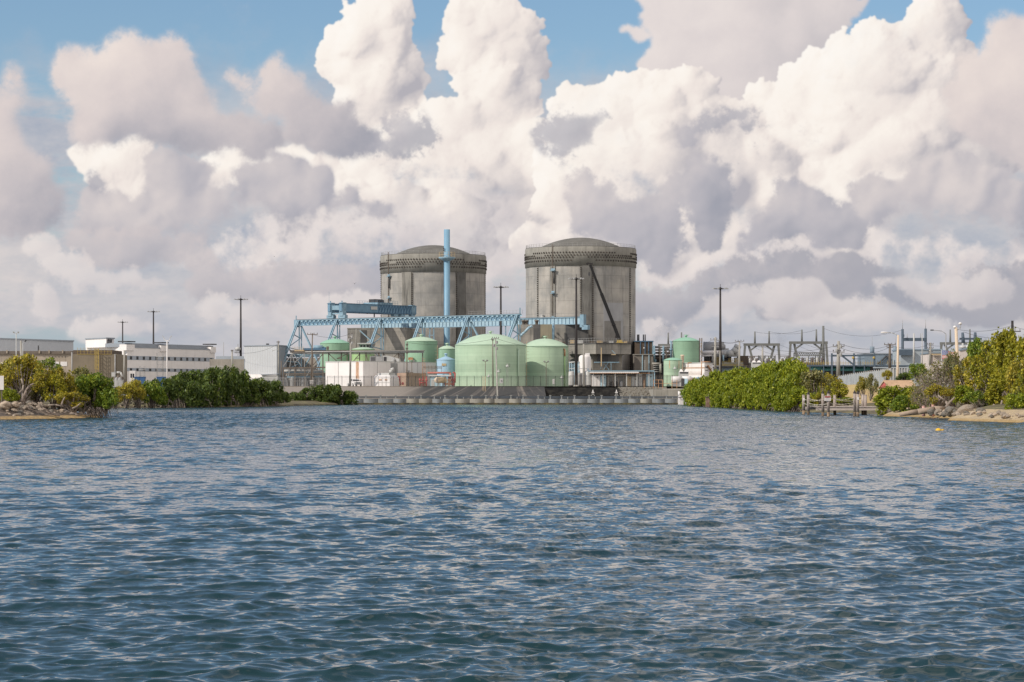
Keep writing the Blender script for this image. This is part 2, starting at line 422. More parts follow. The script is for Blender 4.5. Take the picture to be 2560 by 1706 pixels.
# ------------------------------------------------------------------ materials
MATS = {}
def mat(name, c, rough=0.7, var=0.12, scale=0.4, streak=0.0, streakcol=None, joint=None, metal=0.0, c2=None, patch=None, bumpk=0.0, rib=None, spec=0.35, ribk=0.25, local=False, speck=0.0):
    """painted or mineral surface: cloudy tone changes, vertical weather streaks, lift joints, ribs"""
    if name in MATS: return MATS[name]
    m = bpy.data.materials.new(name); m.use_nodes = True
    t = m.node_tree; q = NG(t); b = t.nodes['Principled BSDF']
    pos = q.n('ShaderNodeTexCoord').outputs['Object'] if local else q.n('ShaderNodeNewGeometry').outputs['Position']
    n1 = q.noise(pos, scale, 5, 0.6)
    k = q.rng(n1, 0.3, 0.7, 1 - var, 1 + var, smooth=False)
    C = q.mix(q.rng(n1, 0.35, 0.65), c, c2 if c2 else c)
    C = q.v('MULTIPLY', C, q.xyz(k, k, k))
    if streak:
        sc = q.v('MULTIPLY', pos, (1.0, 1.0, 0.07))
        s1 = q.rng(q.noise(sc, 0.9, 5, 0.65), 0.5, 0.72, 0.0, streak)
        C = q.mix(s1, C, streakcol or tuple(x * 0.4 for x in c))
        s2 = q.rng(q.noise(sc, 2.7, 3, 0.6), 0.55, 0.75, 0.0, streak * 0.6)
        C = q.mix(s2, C, tuple(min(1, x * 1.5) for x in c))
    if patch:
        C = q.mix(q.rng(q.noise(pos, patch[0], 5, 0.6), patch[1], patch[1] + 0.1), C, patch[2])
    if speck:
        C = q.mix(q.rng(q.noise(pos, 6.0, 3, 0.7), 0.58, 0.7, 0.0, speck), C, tuple(x * 0.45 for x in c))
    if joint:                                    # horizontal joint every joint[0] metres
        x, y, z = q.sep(pos)
        fz = q.m('FRACT', q.m('MULTIPLY', z, 1 / joint[0]))
        ln = q.m('LESS_THAN', fz, joint[1])
        C = q.mix(q.m('MULTIPLY', ln, joint[2]), C, tuple(v * 0.35 for v in c))
        lev = q.n('ShaderNodeTexWhiteNoise', noise_dimensions='1D')
        q.put(lev.inputs['W'], q.m('FLOOR', q.m('MULTIPLY', z, 1 / joint[0])))
        kk = q.rng(lev.outputs[0], 0, 1, 1 - joint[2] * .28, 1 + joint[2] * .22, smooth=False)
        C = q.v('MULTIPLY', C, q.xyz(kk, kk, kk))
    q.put(b.inputs['Base Color'], C)
    b.inputs['Roughness'].default_value = rough
    b.inputs['Metallic'].default_value = metal
    b.inputs['Specular IOR Level'].default_value = spec
    if rib:                                      # corrugation: rib = spacing along the wall
        x, y, z = q.sep(pos)
        u = q.m('ADD', q.m('MULTIPLY', x, rib[1][0]), q.m('MULTIPLY', y, rib[1][1]))
        w = q.m('SINE', q.m('MULTIPLY', u, 2 * math.pi / rib[0]))
        bp = q.n('ShaderNodeBump'); bp.inputs['Strength'].default_value = ribk; bp.inputs['Distance'].default_value = rib[0] * 0.2
        q.put(bp.inputs['Height'], w); t.links.new(bp.outputs[0], b.inputs['Normal'])
    elif bumpk:
        bp = q.n('ShaderNodeBump'); bp.inputs['Strength'].default_value = bumpk; bp.inputs['Distance'].default_value = 0.1
        q.put(bp.inputs['Height'], q.noise(pos, 3.0, 6, 0.65)); t.links.new(bp.outputs[0], b.inputs['Normal'])
    MATS[name] = m
    return m
def L_(r, g_, b): return lin(r, g_, b)
M = {}
def dm(key, *a, **k): M[key] = mat(key, *a, **k)

# ------------------------------------------------------------------ water
def water():
    """a wind-ruffled surface: fan of rows, finer near the shore one stands on"""
    rows = []; y = 13.0
    while y < 800:
        rows.append(y); y += min(max(0.05, y * y / (EYE * 2560) * 0.38), 0.42)
    rows = np.array(rows + [900, 1100, 1500, 2200, 3500, 6000, 12000], np.float64)
    n = 760
    tn = np.linspace(-0.30, 0.30, n)
    sp = np.gradient(rows)
    Y = np.repeat(rows[:, None], n, 1); Xg = Y * tn[None, :]
    D = np.maximum(np.repeat(sp[:, None], n, 1), Y * (tn[1] - tn[0]))
    rg = np.random.default_rng(5)
    Z = np.zeros_like(Y); DX = np.zeros_like(Y); DY = np.zeros_like(Y)
    def soft(x, y, k): 
        return (np.sin(x * k + 1.3 * np.sin(y * k * 0.7 + 2.1)) * np.sin(y * k * 0.83 + 1.7 * np.sin(x * k * 0.6 + 0.4)))
    gust = 1.0 + 0.26 * soft(Xg, Y * 0.5, 0.11) + 0.34 * soft(Xg + 40, Y * 0.35 + 9, 0.04) + 0.15 * soft(Xg * .4 - 7, Y, 0.3)
    t = np.clip((Y - 330) / 120, 0, 1)
    calm = 1 - 0.62 * t * np.clip((-0.055 - Xg / Y) / 0.03, 0, 1) - 0.25 * np.clip((Y - 420) / 200, 0, 1)
    gust = gust * (1 + 0.25 * np.clip((Y - 40) / 60, 0, 1) + 0.75 * np.clip((Y - 90) / 220, 0, 1))
    N = 130
    for k in range(N):
        lam = 0.17 * (2.3 / 0.17) ** (rg.random() ** 1.15)
        th = math.pi / 2 + math.radians(18) + rg.normal(0, math.radians(34))
        kx, ky, kk = math.cos(th), math.sin(th), 2 * math.pi / lam
        slope = 0.0165 * (1.3 if lam < 0.5 else 1.22 if lam < 1.5 and lam > 0.8 else 1.0 if lam < 1.0 else (1.0 / lam) ** 0.8)
        a = slope / kk
        w = np.clip((lam / D - 1.6) / 1.6, 0, 1)
        ph = kk * (kx * Xg + ky * Y) + rg.random() * 6.283 + 0.7 * soft(Xg, Y, 0.19 / lam ** 0.5)
        amp = a * w * gust * calm * (1 + 0.75 * soft(Xg + 17 * k, Y * 0.8 - 9 * k, 0.55 / lam ** 0.6 + 0.03))
        Z += amp * np.sin(ph)
        c = amp * np.cos(ph) * 1.15
        DX += c * kx; DY += c * ky
    V = np.stack([Xg + DX, Y + DY, Z], -1).reshape(-1, 3).astype(np.float32)
    m = len(rows)
    i = np.arange(m - 1)[:, None] * n + np.arange(n - 1)[None, :]
    Q = np.stack([i, i + 1, i + 1 + n, i + n], -1).reshape(-1, 4).astype(np.int32)
    me = bpy.data.meshes.new('water')
    me.vertices.add(len(V)); me.vertices.foreach_set('co', V.ravel())
    me.loops.add(Q.size); me.loops.foreach_set('vertex_index', Q.ravel())
    me.polygons.add(len(Q)); me.polygons.foreach_set('loop_start', np.arange(0, Q.size, 4, dtype=np.int32))
    me.polygons.foreach_set('use_smooth', np.ones(len(Q), bool))
    me.update(calc_edges=True)
    o = bpy.data.objects.new('water', me); col.objects.link(o)
    o['kind'] = 'structure'
    m = bpy.data.materials.new('water'); m.use_nodes = True
    t = m.node_tree; q = NG(t); b = t.nodes['Principled BSDF']
    pos = q.n('ShaderNodeNewGeometry').outputs['Position']
    n1 = q.noise(q.v('MULTIPLY', pos, (0.05, 0.02, 0.05)), 1.0, 3, 0.5)
    q.put(b.inputs['Base Color'], q.mix(q.rng(n1, 0.35, 0.65), (0.011, 0.036, 0.040), (0.012, 0.036, 0.046)))
    b.inputs['IOR'].default_value = 1.333
    b.inputs['Specular IOR Level'].default_value = 0.5
    far = q.m('DIVIDE', q.sep(pos)[1], 700.0, clamp=True)
    q.put(b.inputs['Roughness'], q.rng(far, 0.03, 0.6, 0.04, 0.10, smooth=False))
    rip = q.v('MULTIPLY', pos, (1.0, 0.62, 1.0))
    h = q.m('ADD', q.noise(rip, 6.0, 1, 0.45), q.m('MULTIPLY', q.noise(rip, 2.2, 2, 0.5), 1.8))
    bp = q.n('ShaderNodeBump'); q.put(bp.inputs['Distance'], q.rng(far, 0.04, 0.35, 0.045, 0.15, smooth=False))
    q.put(bp.inputs['Strength'], q.rng(far, 0.02, 0.3, 0.28, 1.0, smooth=False))
    q.put(bp.inputs['Height'], h); t.links.new(bp.outputs[0], b.inputs['Normal'])
    me.materials.append(m)
water()

# ------------------------------------------------------------------ ground
dm('earth', (0.42, 0.40, 0.37), 0.95, 0.15, 0.08, c2=(0.34, 0.325, 0.29), speck=0.3)
dm('mudbank', (0.105, 0.085, 0.06), 0.95, 0.3, 0.4, c2=(0.17, 0.15, 0.07), speck=0.6, bumpk=.6)
dm('slab', (0.30, 0.28, 0.25), 0.9, 0.15, 0.1, speck=0.2)
dm('beach', (0.46, 0.33, 0.16), 0.95, 0.2, 0.5, c2=(0.34, 0.25, 0.13), speck=0.5, bumpk=0.6)
# rocky islet at the left
def islet_material(nm='islet_rock', hi1=(0.16, 0.12, 0.09), hi2=(0.075, 0.06, 0.05), cut=.42, lo1=(0.26, 0.18, 0.09), lo2=(0.47, 0.32, 0.13)):
    m = bpy.data.materials.new(nm); m.use_nodes = True
    q = NG(m.node_tree); b = m.node_tree.nodes['Principled BSDF']
    pos = q.n('ShaderNodeNewGeometry').outputs['Position']; z = q.sep(pos)[2]
    n = q.noise(pos, 0.9, 5, 0.65)
    C = q.mix(q.rng(n, 0.35, 0.65), hi1, hi2)
    ochre = q.mix(q.rng(q.noise(pos, 2.4, 4, 0.6), 0.35, 0.65), lo2, lo1)
    ochre = q.mix(q.rng(z, 0.10, 0.02), ochre, (0.07, 0.055, 0.03))
    C = q.mix(q.rng(q.noise(pos, 3.2, 5, 0.7), 0.60, 0.68, 0, .8), C, (0.06, 0.045, 0.03))
    C = q.mix(q.rng(q.m('ADD', z, q.m('MULTIPLY', n, 0.3)), cut, cut + .18), ochre, C)
    q.put(b.inputs['Base Color'], C); b.inputs['Roughness'].default_value = .95
    bp = q.n('ShaderNodeBump'); bp.inputs['Strength'].default_value = 1.0; bp.inputs['Distance'].default_value = 0.2
    q.put(bp.inputs['Height'], q.noise(pos, 1.8, 6, 0.65)); m.node_tree.links.new(bp.outputs[0], b.inputs['Normal'])
    return m
SHORE = [(-260, 470), (-130, 500), (-84, 523), (-68, 560), (-56, 620), (-46.5, 714), (-43.8, 722), (47.5, 722), (48, 700), (45, 606), (45.2, 494), (45, 427), (44.9, 395), (48, 382), (51, 350), (46.5, 322), (53, 292), (44.5, 261), (48.7, 243.5), (75, 222), (130, 200)]
SHORE[16] = (50.0, 290); SHORE[17] = (45.5, 268)
def ground():
    bm = bmesh.new()
    prof = [(-3, -1.2), (0, -0.02), (1.2, 0.35), (4, 0.8), (12, 1.3), (24, 2.2)]
    cols = []
    P = SHORE
    for k, (x, y) in enumerate(P):
        a = Vector((*P[max(0, k - 1)], 0)); b = Vector((*P[min(len(P) - 1, k + 1)], 0))
        t = (b - a).normalized(); nrm = Vector((-t.y, t.x, 0))
        if 6 <= k <= 7:
            pr = [(0, -1.2), (8, -0.5), (20, 1.0), (34, 2.5), (41, 4.3), (46, 5.1)]; nrm = Vector((0, 1, 0))
        elif k >= 8:
            pr = [(-3, -1.2), (0, -0.02), (1.2, 0.25), (4, 0.6), (10, 1.2), (22, 1.9)]; nrm = Vector((0.95, 0.3, 0)).normalized()
            if k >= 15: nrm = Vector((0.45, 0.9, 0)).normalized()
        elif k in (3, 4, 5):
            pr = [(-3, -1.2), (0, -0.02), (1.5, 0.3), (8, 0.5), (30, 0.7), (60, 0.8)]; nrm = Vector((0, 1, 0))
        else:
            pr = prof; nrm = Vector((-0.35, 0.94, 0))
        cv = []
        for d, z in pr:
            q = Vector((x, y, 0)) + nrm * d
            cv.append(bm.verts.new((q.x, q.y, z)))
        q = Vector((x, y, 0)) + nrm * pr[-1][0]
        s = (-1 if k <= 4 else 1)
        ex = q + Vector((0, 60, 0)) if k <= 6 else q + Vector((40, 60, 0)) if k < 14 else q + Vector((60, 80, 0))
        cols.append(cv)
    for a, b in zip(cols, cols[1:]):
        for i in range(len(a) - 1):
            try: bm.faces.new((a[i], b[i], b[i + 1], a[i + 1]))
            except ValueError: pass
    me = bpy.data.meshes.new('shore'); bmesh.ops.recalc_face_normals(bm, faces=bm.faces); bm.to_mesh(me); bm.free()
    for p in me.polygons: p.use_smooth = True
    me.materials.append(M['mudbank']); me.materials.append(islet_material('beach_sand', (0.50, 0.385, 0.23), (0.37, 0.29, 0.19), .34, (0.30, 0.20, 0.085), (0.44, 0.31, 0.14)))
    for p in me.polygons: p.material_index = 1 if p.center.y < 345 and p.center.z < 1.3 else 0
    o = bpy.data.objects.new('shore', me); col.objects.link(o); o['kind'] = 'structure'
    # the flat land behind the shores, out to the horizon
    g1 = MB()
    g1.add([(-9000, 15000, GRADE), (9000, 15000, GRADE), (9000, 900, GRADE), (300, 764, GRADE), (-44, 764, GRADE), (-90, 764, GRADE), (-300, 764, GRADE), (-9000, 900, GRADE)], [(0, 1, 2, 3, 4, 5, 6, 7)])
    g1.add([(-9000, 900, GRADE), (-300, 764, GRADE), (-90, 763, 1.4), (-44, 763, 1.4), (-58, 660, 0.5), (-72, 590, 0.6), (-90, 548, 1.3), (-140, 520, 2.2), (-300, 490, 2.0), (-9000, 500, 2.0)],
           [(3, 2, 5, 4), (2, 6, 5), (2, 7, 6), (2, 1, 8, 7), (1, 0, 9, 8)])
    g1.add([(48, 764, GRADE), (300, 764, GRADE), (9000, 900, GRADE), (9000, 180, 1.9), (140, 220, 1.9), (86, 243, 1.9), (60, 285, 1.9), (60, 310, 1.9), (66, 400, 1.9), (66, 500, 1.9), (66, 610, 1.9), (66, 705, 3.0)],
           [(0, 11, 10, 1), (1, 10, 9, 2), (2, 9, 8, 3), (3, 8, 7), (3, 7, 6, 5), (3, 5, 4)])
    o = g1.build('ground', M['earth']); o['kind'] = 'structure'
    o.data.materials.append(M['mudbank'])
    for p in o.data.polygons: p.material_index = 0 if p.center.y > 2000 else 1
ground()

def islet():
    pts = [(-75, 262), (-62, 268), (-55.4, 277), (-52.5, 284), (-49.8, 292), (-48.3, 299), (-48.2, 304), (-50, 312), (-58, 318), (-75, 322)]
    bm = bmesh.new(); c = Vector((-64, 297, 0)); rings = []
    for f, z in ((1.12, -0.8), (1.0, -0.02), (0.95, 0.22), (0.86, 0.42), (0.7, 1.0), (0.45, 1.35), (0.2, 1.5)):
        rings.append([bm.verts.new((c.x + (x - c.x) * f, c.y + (y - c.y) * f, z)) for x, y in pts])
    for a, b in zip(rings, rings[1:]):
        for k in range(len(pts) - 1): bm.faces.new((a[k], a[k + 1], b[k + 1], b[k]))
    bmesh.ops.recalc_face_normals(bm, faces=bm.faces)
    me = bpy.data.meshes.new('islet'); bm.to_mesh(me); bm.free()
    for p in me.polygons: p.use_smooth = True
    me.materials.append(M['beach'])
    me.materials[0] = islet_material()
    o = bpy.data.objects.new('islet', me); col.objects.link(o); o['kind'] = 'structure'
islet()

# ------------------------------------------------------------------ stained concrete bank, stone wall and wing wall
def slope_material():
    m = bpy.data.materials.new('stained_bank'); m.use_nodes = True
    t = m.node_tree; q = NG(t); b = t.nodes['Principled BSDF']
    pos = q.n('ShaderNodeNewGeometry').outputs['Position']
    x, y, z = q.sep(pos)
    # run-off stains slant with the fall of the bank, leaning over towards its middle
    lean = q.rng(x, -18, 18, 1.15, -1.2)
    u = q.m('ADD', x, q.m('MULTIPLY', q.m('SUBTRACT', z, 2.6), q.m('MULTIPLY', lean, -1.5)))
    n = q.noise(q.xyz(u, 0, q.m('MULTIPLY', z, 0.12)), 0.42, 6, 0.72)
    n2 = q.noise(pos, 0.7, 5, 0.65)
    dark = q.m('MULTIPLY', q.rng(n, 0.34, 0.58, 1.0, 0.0), q.rng(x, -40, -27))
    C = q.mix(q.rng(n2, 0.3, 0.7), (0.25, 0.215, 0.18), (0.14, 0.125, 0.108))
    C = q.mix(q.m('MULTIPLY', q.rng(n, 0.66, 0.50), q.rng(x, -40, -26, 0.45, 1.0)), C, (0.042, 0.040, 0.038))
    C = q.mix(q.m('MULTIPLY', q.rng(x, -24, -34), 0.8), C, (0.28, 0.245, 0.21))
    q.put(b.inputs['Base Color'], C); b.inputs['Roughness'].default_value = 0.9
    return m
bank = MB()
for k in range(-11, 12):
    xa, xb = -45.5 + k * 4.6, -45.5 + (k + 1) * 4.6
    bank.quad((xa, 731, 2.35), (xb, 731, 2.35), (xb, 763.6, GRADE - 0.25), (xa, 763.6, GRADE - 0.25))
    bank.quad((xa, 763.6, GRADE - 0.25), (xb, 763.6, GRADE - 0.25), (xb, 764.4, GRADE + 0.05), (xa, 764.4, GRADE + 0.05))
    bank.quad((xa, 728, 0.5), (xb, 728, 0.5), (xb, 731, 2.35), (xa, 731, 2.35))
o = bank.build('embankment', slope_material()); o['kind'] = 'structure'
dm('blackstone', (0.018, 0.018, 0.019), 0.9, 0.4, 0.6, c2=(0.04, 0.038, 0.034), speck=0.4, bumpk=0.8)
dm('riprap', (0.20, 0.18, 0.145), 0.95, 0.3, 1.2, c2=(0.16, 0.15, 0.13), speck=0.7, bumpk=1.0)
dm('wing', (0.33, 0.31, 0.27), 0.9, 0.15, 0.3, streak=0.7, streakcol=(0.10, 0.095, 0.09))
w = MB()
for k in range(6):
    z0, z1 = 1.2 + k * 0.62, 1.2 + (k + 1) * 0.62
    w.box((9.7, 744 + k * 2.6, z0), (33.5 - 0.4 * k, 744 + (k + 1) * 2.6 + 2, z1))
o = w.build('stepped_stone_wall', M['blackstone'])
tag(o, 'black stepped stone wall under the fence right of the stained concrete bank', 'stone wall')
w = MB(); rr = random.Random(3)
w.quad((31.5, 738, 1.0), (45.0, 738, 1.0), (46, 762, GRADE - 0.2), (31.5, 762, GRADE - 0.2))
for k in range(260):
    x = rr.uniform(31.8, 43.5); f = rr.random(); r = rr.uniform(0.25, 0.55)
    w.ball((x, 738 + 24 * f, 1.0 + 3.9 * f + 0.1), r, 6, rr.uniform(0.5, 0.8))
o = w.build('riprap', M['riprap']); o['kind'] = 'stuff'
tag(o, 'grey loose stone slope between the black stone wall and the wing wall')
w = MB()
a, b_, c = at(11, 1500, 1450, 734), at(11, 1790, 1255, 757), at(11, 2146, 1255, 757)
w.prism([a + Vector((0, 0, -1.2)), a, b_, (c.x, c.y, b_.z), (c.x, 734, b_.z), (c.x, 734, a.z - 1.2)], (0.6, 0.8, 0))
w.box((a.x + 1.2, 733.2, 0.2), (c.x + 4, 757, GRADE - 1.0))
o = w.build('wing_wall', M['wing'])
tag(o, 'streaked concrete wing wall with a sloping top at the right end of the seawall', 'retaining wall')

# sea barrier along the canal
dm('barrier', (0.22, 0.235, 0.245), 0.75, 0.2, 0.35, streak=0.3, local=False)
dm('barrier2', (0.29, 0.275, 0.24), 0.75, 0.2, 0.35, streak=0.3)
dm('wetline', (0.05, 0.048, 0.04), 0.6, 0.3, 0.8, c2=(0.14, 0.115, 0.05))
dm('steelpost', (0.27, 0.275, 0.27), 0.6, 0.1, 0.5)
dm('bluerail', (0.07, 0.09, 0.115), 0.6, 0.2, 0.5)
bar = thing('sea_barrier', (0, 722, 0), 'long grey floating barrier of bulging segments along the far bank of the canal', 'barrier')
xs = [-45.5]
while xs[-1] < 46.5: xs.append(xs[-1] + rr.uniform(2.9, 4.3))
for k, (x0, x1) in enumerate(zip(xs, xs[1:])):
    s = MB(); n = 8
    for i in range(n):
        f0, f1 = i / n, (i + 1) / n
        def yb(f): return 722.4 - 0.75 * math.sin(math.pi * min(1, max(0, f)))
        p0, p1 = x0 + 0.03 + (x1 - x0 - 0.06) * f0, x0 + 0.03 + (x1 - x0 - 0.06) * f1
        s.add([(p0, yb(f0), 0.42), (p1, yb(f1), 0.42), (p1, yb(f1) + 0.12, 1.62), (p0, yb(f0) + 0.12, 1.62), (p0, 723.6, 1.62), (p1, 723.6, 1.62)], [(0, 1, 2, 3), (3, 2, 5, 4)])
    s.add([(x0 + .03, 722.4, .42), (x0 + .03, 722.52, 1.62), (x0 + .03, 723.6, 1.62), (x0 + .03, 723.6, .42)], [(0, 1, 2, 3)])
    s.build('barrier_segment', M['barrier2' if rr.random() < 0.35 else 'barrier'], bar)
s = MB(); s.box((-45.6, 721.75, -0.6), (47, 723.5, 0.5)); s.build('waterline_band', M['wetline'], bar)
s = MB(); s.box((-45.5, 724.6, 1.9), (47, 724.9, 2.32)); s.bar((-45.5, 724.4, 1.62), (47, 724.4, 1.62), 0.18); s.build('rail', M['bluerail'], bar)
for k, x0 in enumerate(xs[:-1]):
    s = MB(); s.box((x0 + 0.4, 723.7, 1.5), (x0 + 0.72, 724.0, 2.62)); s.box((x0 + 0.25, 723.6, 2.42), (x0 + 0.87, 724.1, 2.66)); s.build('post', M['steelpost'], bar)
    if k % 2 == 0:
        s = MB(); s.box((x0 + 2.2, 723.7, 1.5), (x0 + 2.4, 723.9, 2.15)); s.build('post', M['steelpost'], bar)

# ------------------------------------------------------------------ paints and surfaces
dm('concrete', (0.30, 0.294, 0.282), 0.9, 0.22, 0.14, streak=0.6, streakcol=(0.15, 0.147, 0.14), joint=(4.3, 0.03, 0.4), c2=(0.345, 0.325, 0.298), speck=0.25)
dm('concrete_band', (0.265, 0.254, 0.228), 0.92, 0.2, 0.25, streak=0.7, streakcol=(0.12, 0.114, 0.104), speck=0.2)
dm('concrete_dome', (0.145, 0.14, 0.128), 0.92, 0.2, 0.2, speck=0.3)
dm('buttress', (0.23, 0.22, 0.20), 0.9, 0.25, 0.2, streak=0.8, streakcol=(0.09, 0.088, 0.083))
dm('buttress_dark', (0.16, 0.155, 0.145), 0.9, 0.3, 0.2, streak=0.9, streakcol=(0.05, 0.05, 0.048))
dm('anchors', (0.045, 0.042, 0.04), 0.8, 0.3, 1.0, c2=(0.075, 0.06, 0.05))
dm('plaster', (0.36, 0.36, 0.37), 0.9, 0.12, 0.3, streak=0.35, streakcol=(0.22, 0.22, 0.22))
dm('hatch', (0.235, 0.225, 0.21), 0.9, 0.2, 0.4, streak=0.5, streakcol=(0.12, 0.115, 0.11))
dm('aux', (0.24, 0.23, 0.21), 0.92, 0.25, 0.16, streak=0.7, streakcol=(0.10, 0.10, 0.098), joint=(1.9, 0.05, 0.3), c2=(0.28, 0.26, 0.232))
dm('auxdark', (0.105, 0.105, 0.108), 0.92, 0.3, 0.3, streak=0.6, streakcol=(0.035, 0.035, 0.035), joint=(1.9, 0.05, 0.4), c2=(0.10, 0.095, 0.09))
dm('auxtan', (0.25, 0.225, 0.165), 0.9, 0.1, 0.3, streak=0.3)
dm('crane', (0.205, 0.325, 0.415), 0.55, 0.14, 0.6, c2=(0.235, 0.35, 0.43), speck=0.25, patch=(1.7, 0.66, (0.22, 0.19, 0.17)))
dm('craneweb', (0.15, 0.265, 0.37), 0.55, 0.12, 0.6)
dm('cranelite', (0.33, 0.47, 0.56), 0.5, 0.10, 0.8)
dm('cranedark', (0.075, 0.15, 0.24), 0.55, 0.2, 0.8)
dm('stackblue', (0.195, 0.35, 0.48), 0.5, 0.06, 0.3, speck=0.05)
dm('railsteel', (0.10, 0.09, 0.085), 0.6, 0.2, 0.8)
dm('greentank', (0.365, 0.50, 0.365), 0.6, 0.07, 0.12, c2=(0.395, 0.52, 0.385), streak=0.16, joint=(2.45, 0.012, 0.35))
dm('greenroof', (0.42, 0.55, 0.42), 0.55, 0.05, 0.15, c2=(0.44, 0.57, 0.44))
dm('greentank2', (0.245, 0.395, 0.28), 0.6, 0.09, 0.2, streak=0.22, joint=(2.45, 0.012, 0.35))
dm('greenroof2', (0.27, 0.48, 0.36), 0.6, 0.05, 0.2)
dm('limetank', (0.33, 0.50, 0.24), 0.6, 0.07, 0.2, streak=0.12)
dm('seam', (0.20, 0.34, 0.24), 0.6, 0.1, 0.5)
dm('bluetank', (0.34, 0.50, 0.64), 0.5, 0.05, 0.3, streak=0.15)
dm('white', (0.74, 0.71, 0.70), 0.6, 0.05, 0.3, streak=0.12)
dm('whiterust', (0.72, 0.68, 0.66), 0.65, 0.06, 0.3, streak=0.22, streakcol=(0.46, 0.27, 0.15))
dm('rust', (0.40, 0.19, 0.09), 0.8, 0.25, 0.7, c2=(0.50, 0.32, 0.2))
dm('greymetal', (0.30, 0.30, 0.30), 0.55, 0.12, 0.6, speck=0.1)
dm('lightmetal', (0.47, 0.47, 0.46), 0.5, 0.1, 0.6)
dm('darksteel', (0.055, 0.055, 0.06), 0.6, 0.2, 0.8)
dm('brownsteel', (0.14, 0.115, 0.095), 0.7, 0.2, 0.8)
dm('mastblack', (0.030, 0.026, 0.027), 0.6, 0.2, 0.5)
dm('wood', (0.165, 0.135, 0.11), 0.9, 0.2, 0.8, streak=0.4)
dm('concretepole', (0.34, 0.325, 0.295), 0.85, 0.12, 0.5, streak=0.3)
dm('creampole', (0.62, 0.50, 0.38), 0.8, 0.1, 0.4, streak=0.2)
dm('yellow', (0.42, 0.31, 0.09), 0.6, 0.1, 0.5)
dm('ochre', (0.48, 0.37, 0.23), 0.7, 0.1, 0.6)
dm('red', (0.40, 0.085, 0.075), 0.6, 0.15, 0.6)
dm('glass', (0.018, 0.020, 0.024), 0.25, 0.1, 0.5)
dm('brownblock', (0.115, 0.088, 0.068), 0.85, 0.25, 0.4, streak=0.5, streakcol=(0.05, 0.045, 0.04))
dm('lamp', (0.55, 0.55, 0.52), 0.4, 0.05, 0.5)
dm('insulator', (0.12, 0.10, 0.10), 0.5, 0.1, 0.8)
dm('cable', (0.03, 0.03, 0.032), 0.7, 0.05, 0.5)

# ------------------------------------------------------------------ containment buildings
def ang(cx, cy, r, a, z):
    """point on a drum; a in degrees from the side that faces the canal, positive to the right"""
    t = math.radians(a)
    return Vector((cx + r * math.sin(t), cy - r * math.cos(t), z))
def shell(cx, cy, r, a0, a1, z0, z1, th, n=10):
    s = MB()
    for k in range(n):
        b0, b1 = a0 + (a1 - a0) * k / n, a0 + (a1 - a0) * (k + 1) / n
        o = [ang(cx, cy, r + th, b, z) for b, z in ((b0, z0), (b1, z0), (b1, z1), (b0, z1))]
        s.add(o, [(0, 1, 2, 3)])
        i = [ang(cx, cy, r - 0.3, b, z) for b, z in ((b0, z0), (b1, z0), (b1, z1), (b0, z1))]
        s.add([o[3], o[2], i[2], i[3]], [(0, 1, 2, 3)]); s.add([o[0], o[1], i[1], i[0]], [(3, 2, 1, 0)])
        if k == 0: s.add([o[0], o[3], i[3], i[0]], [(0, 1, 2, 3)])
        if k == n - 1: s.add([o[1], o[2], i[2], i[1]], [(3, 2, 1, 0)])
    return s
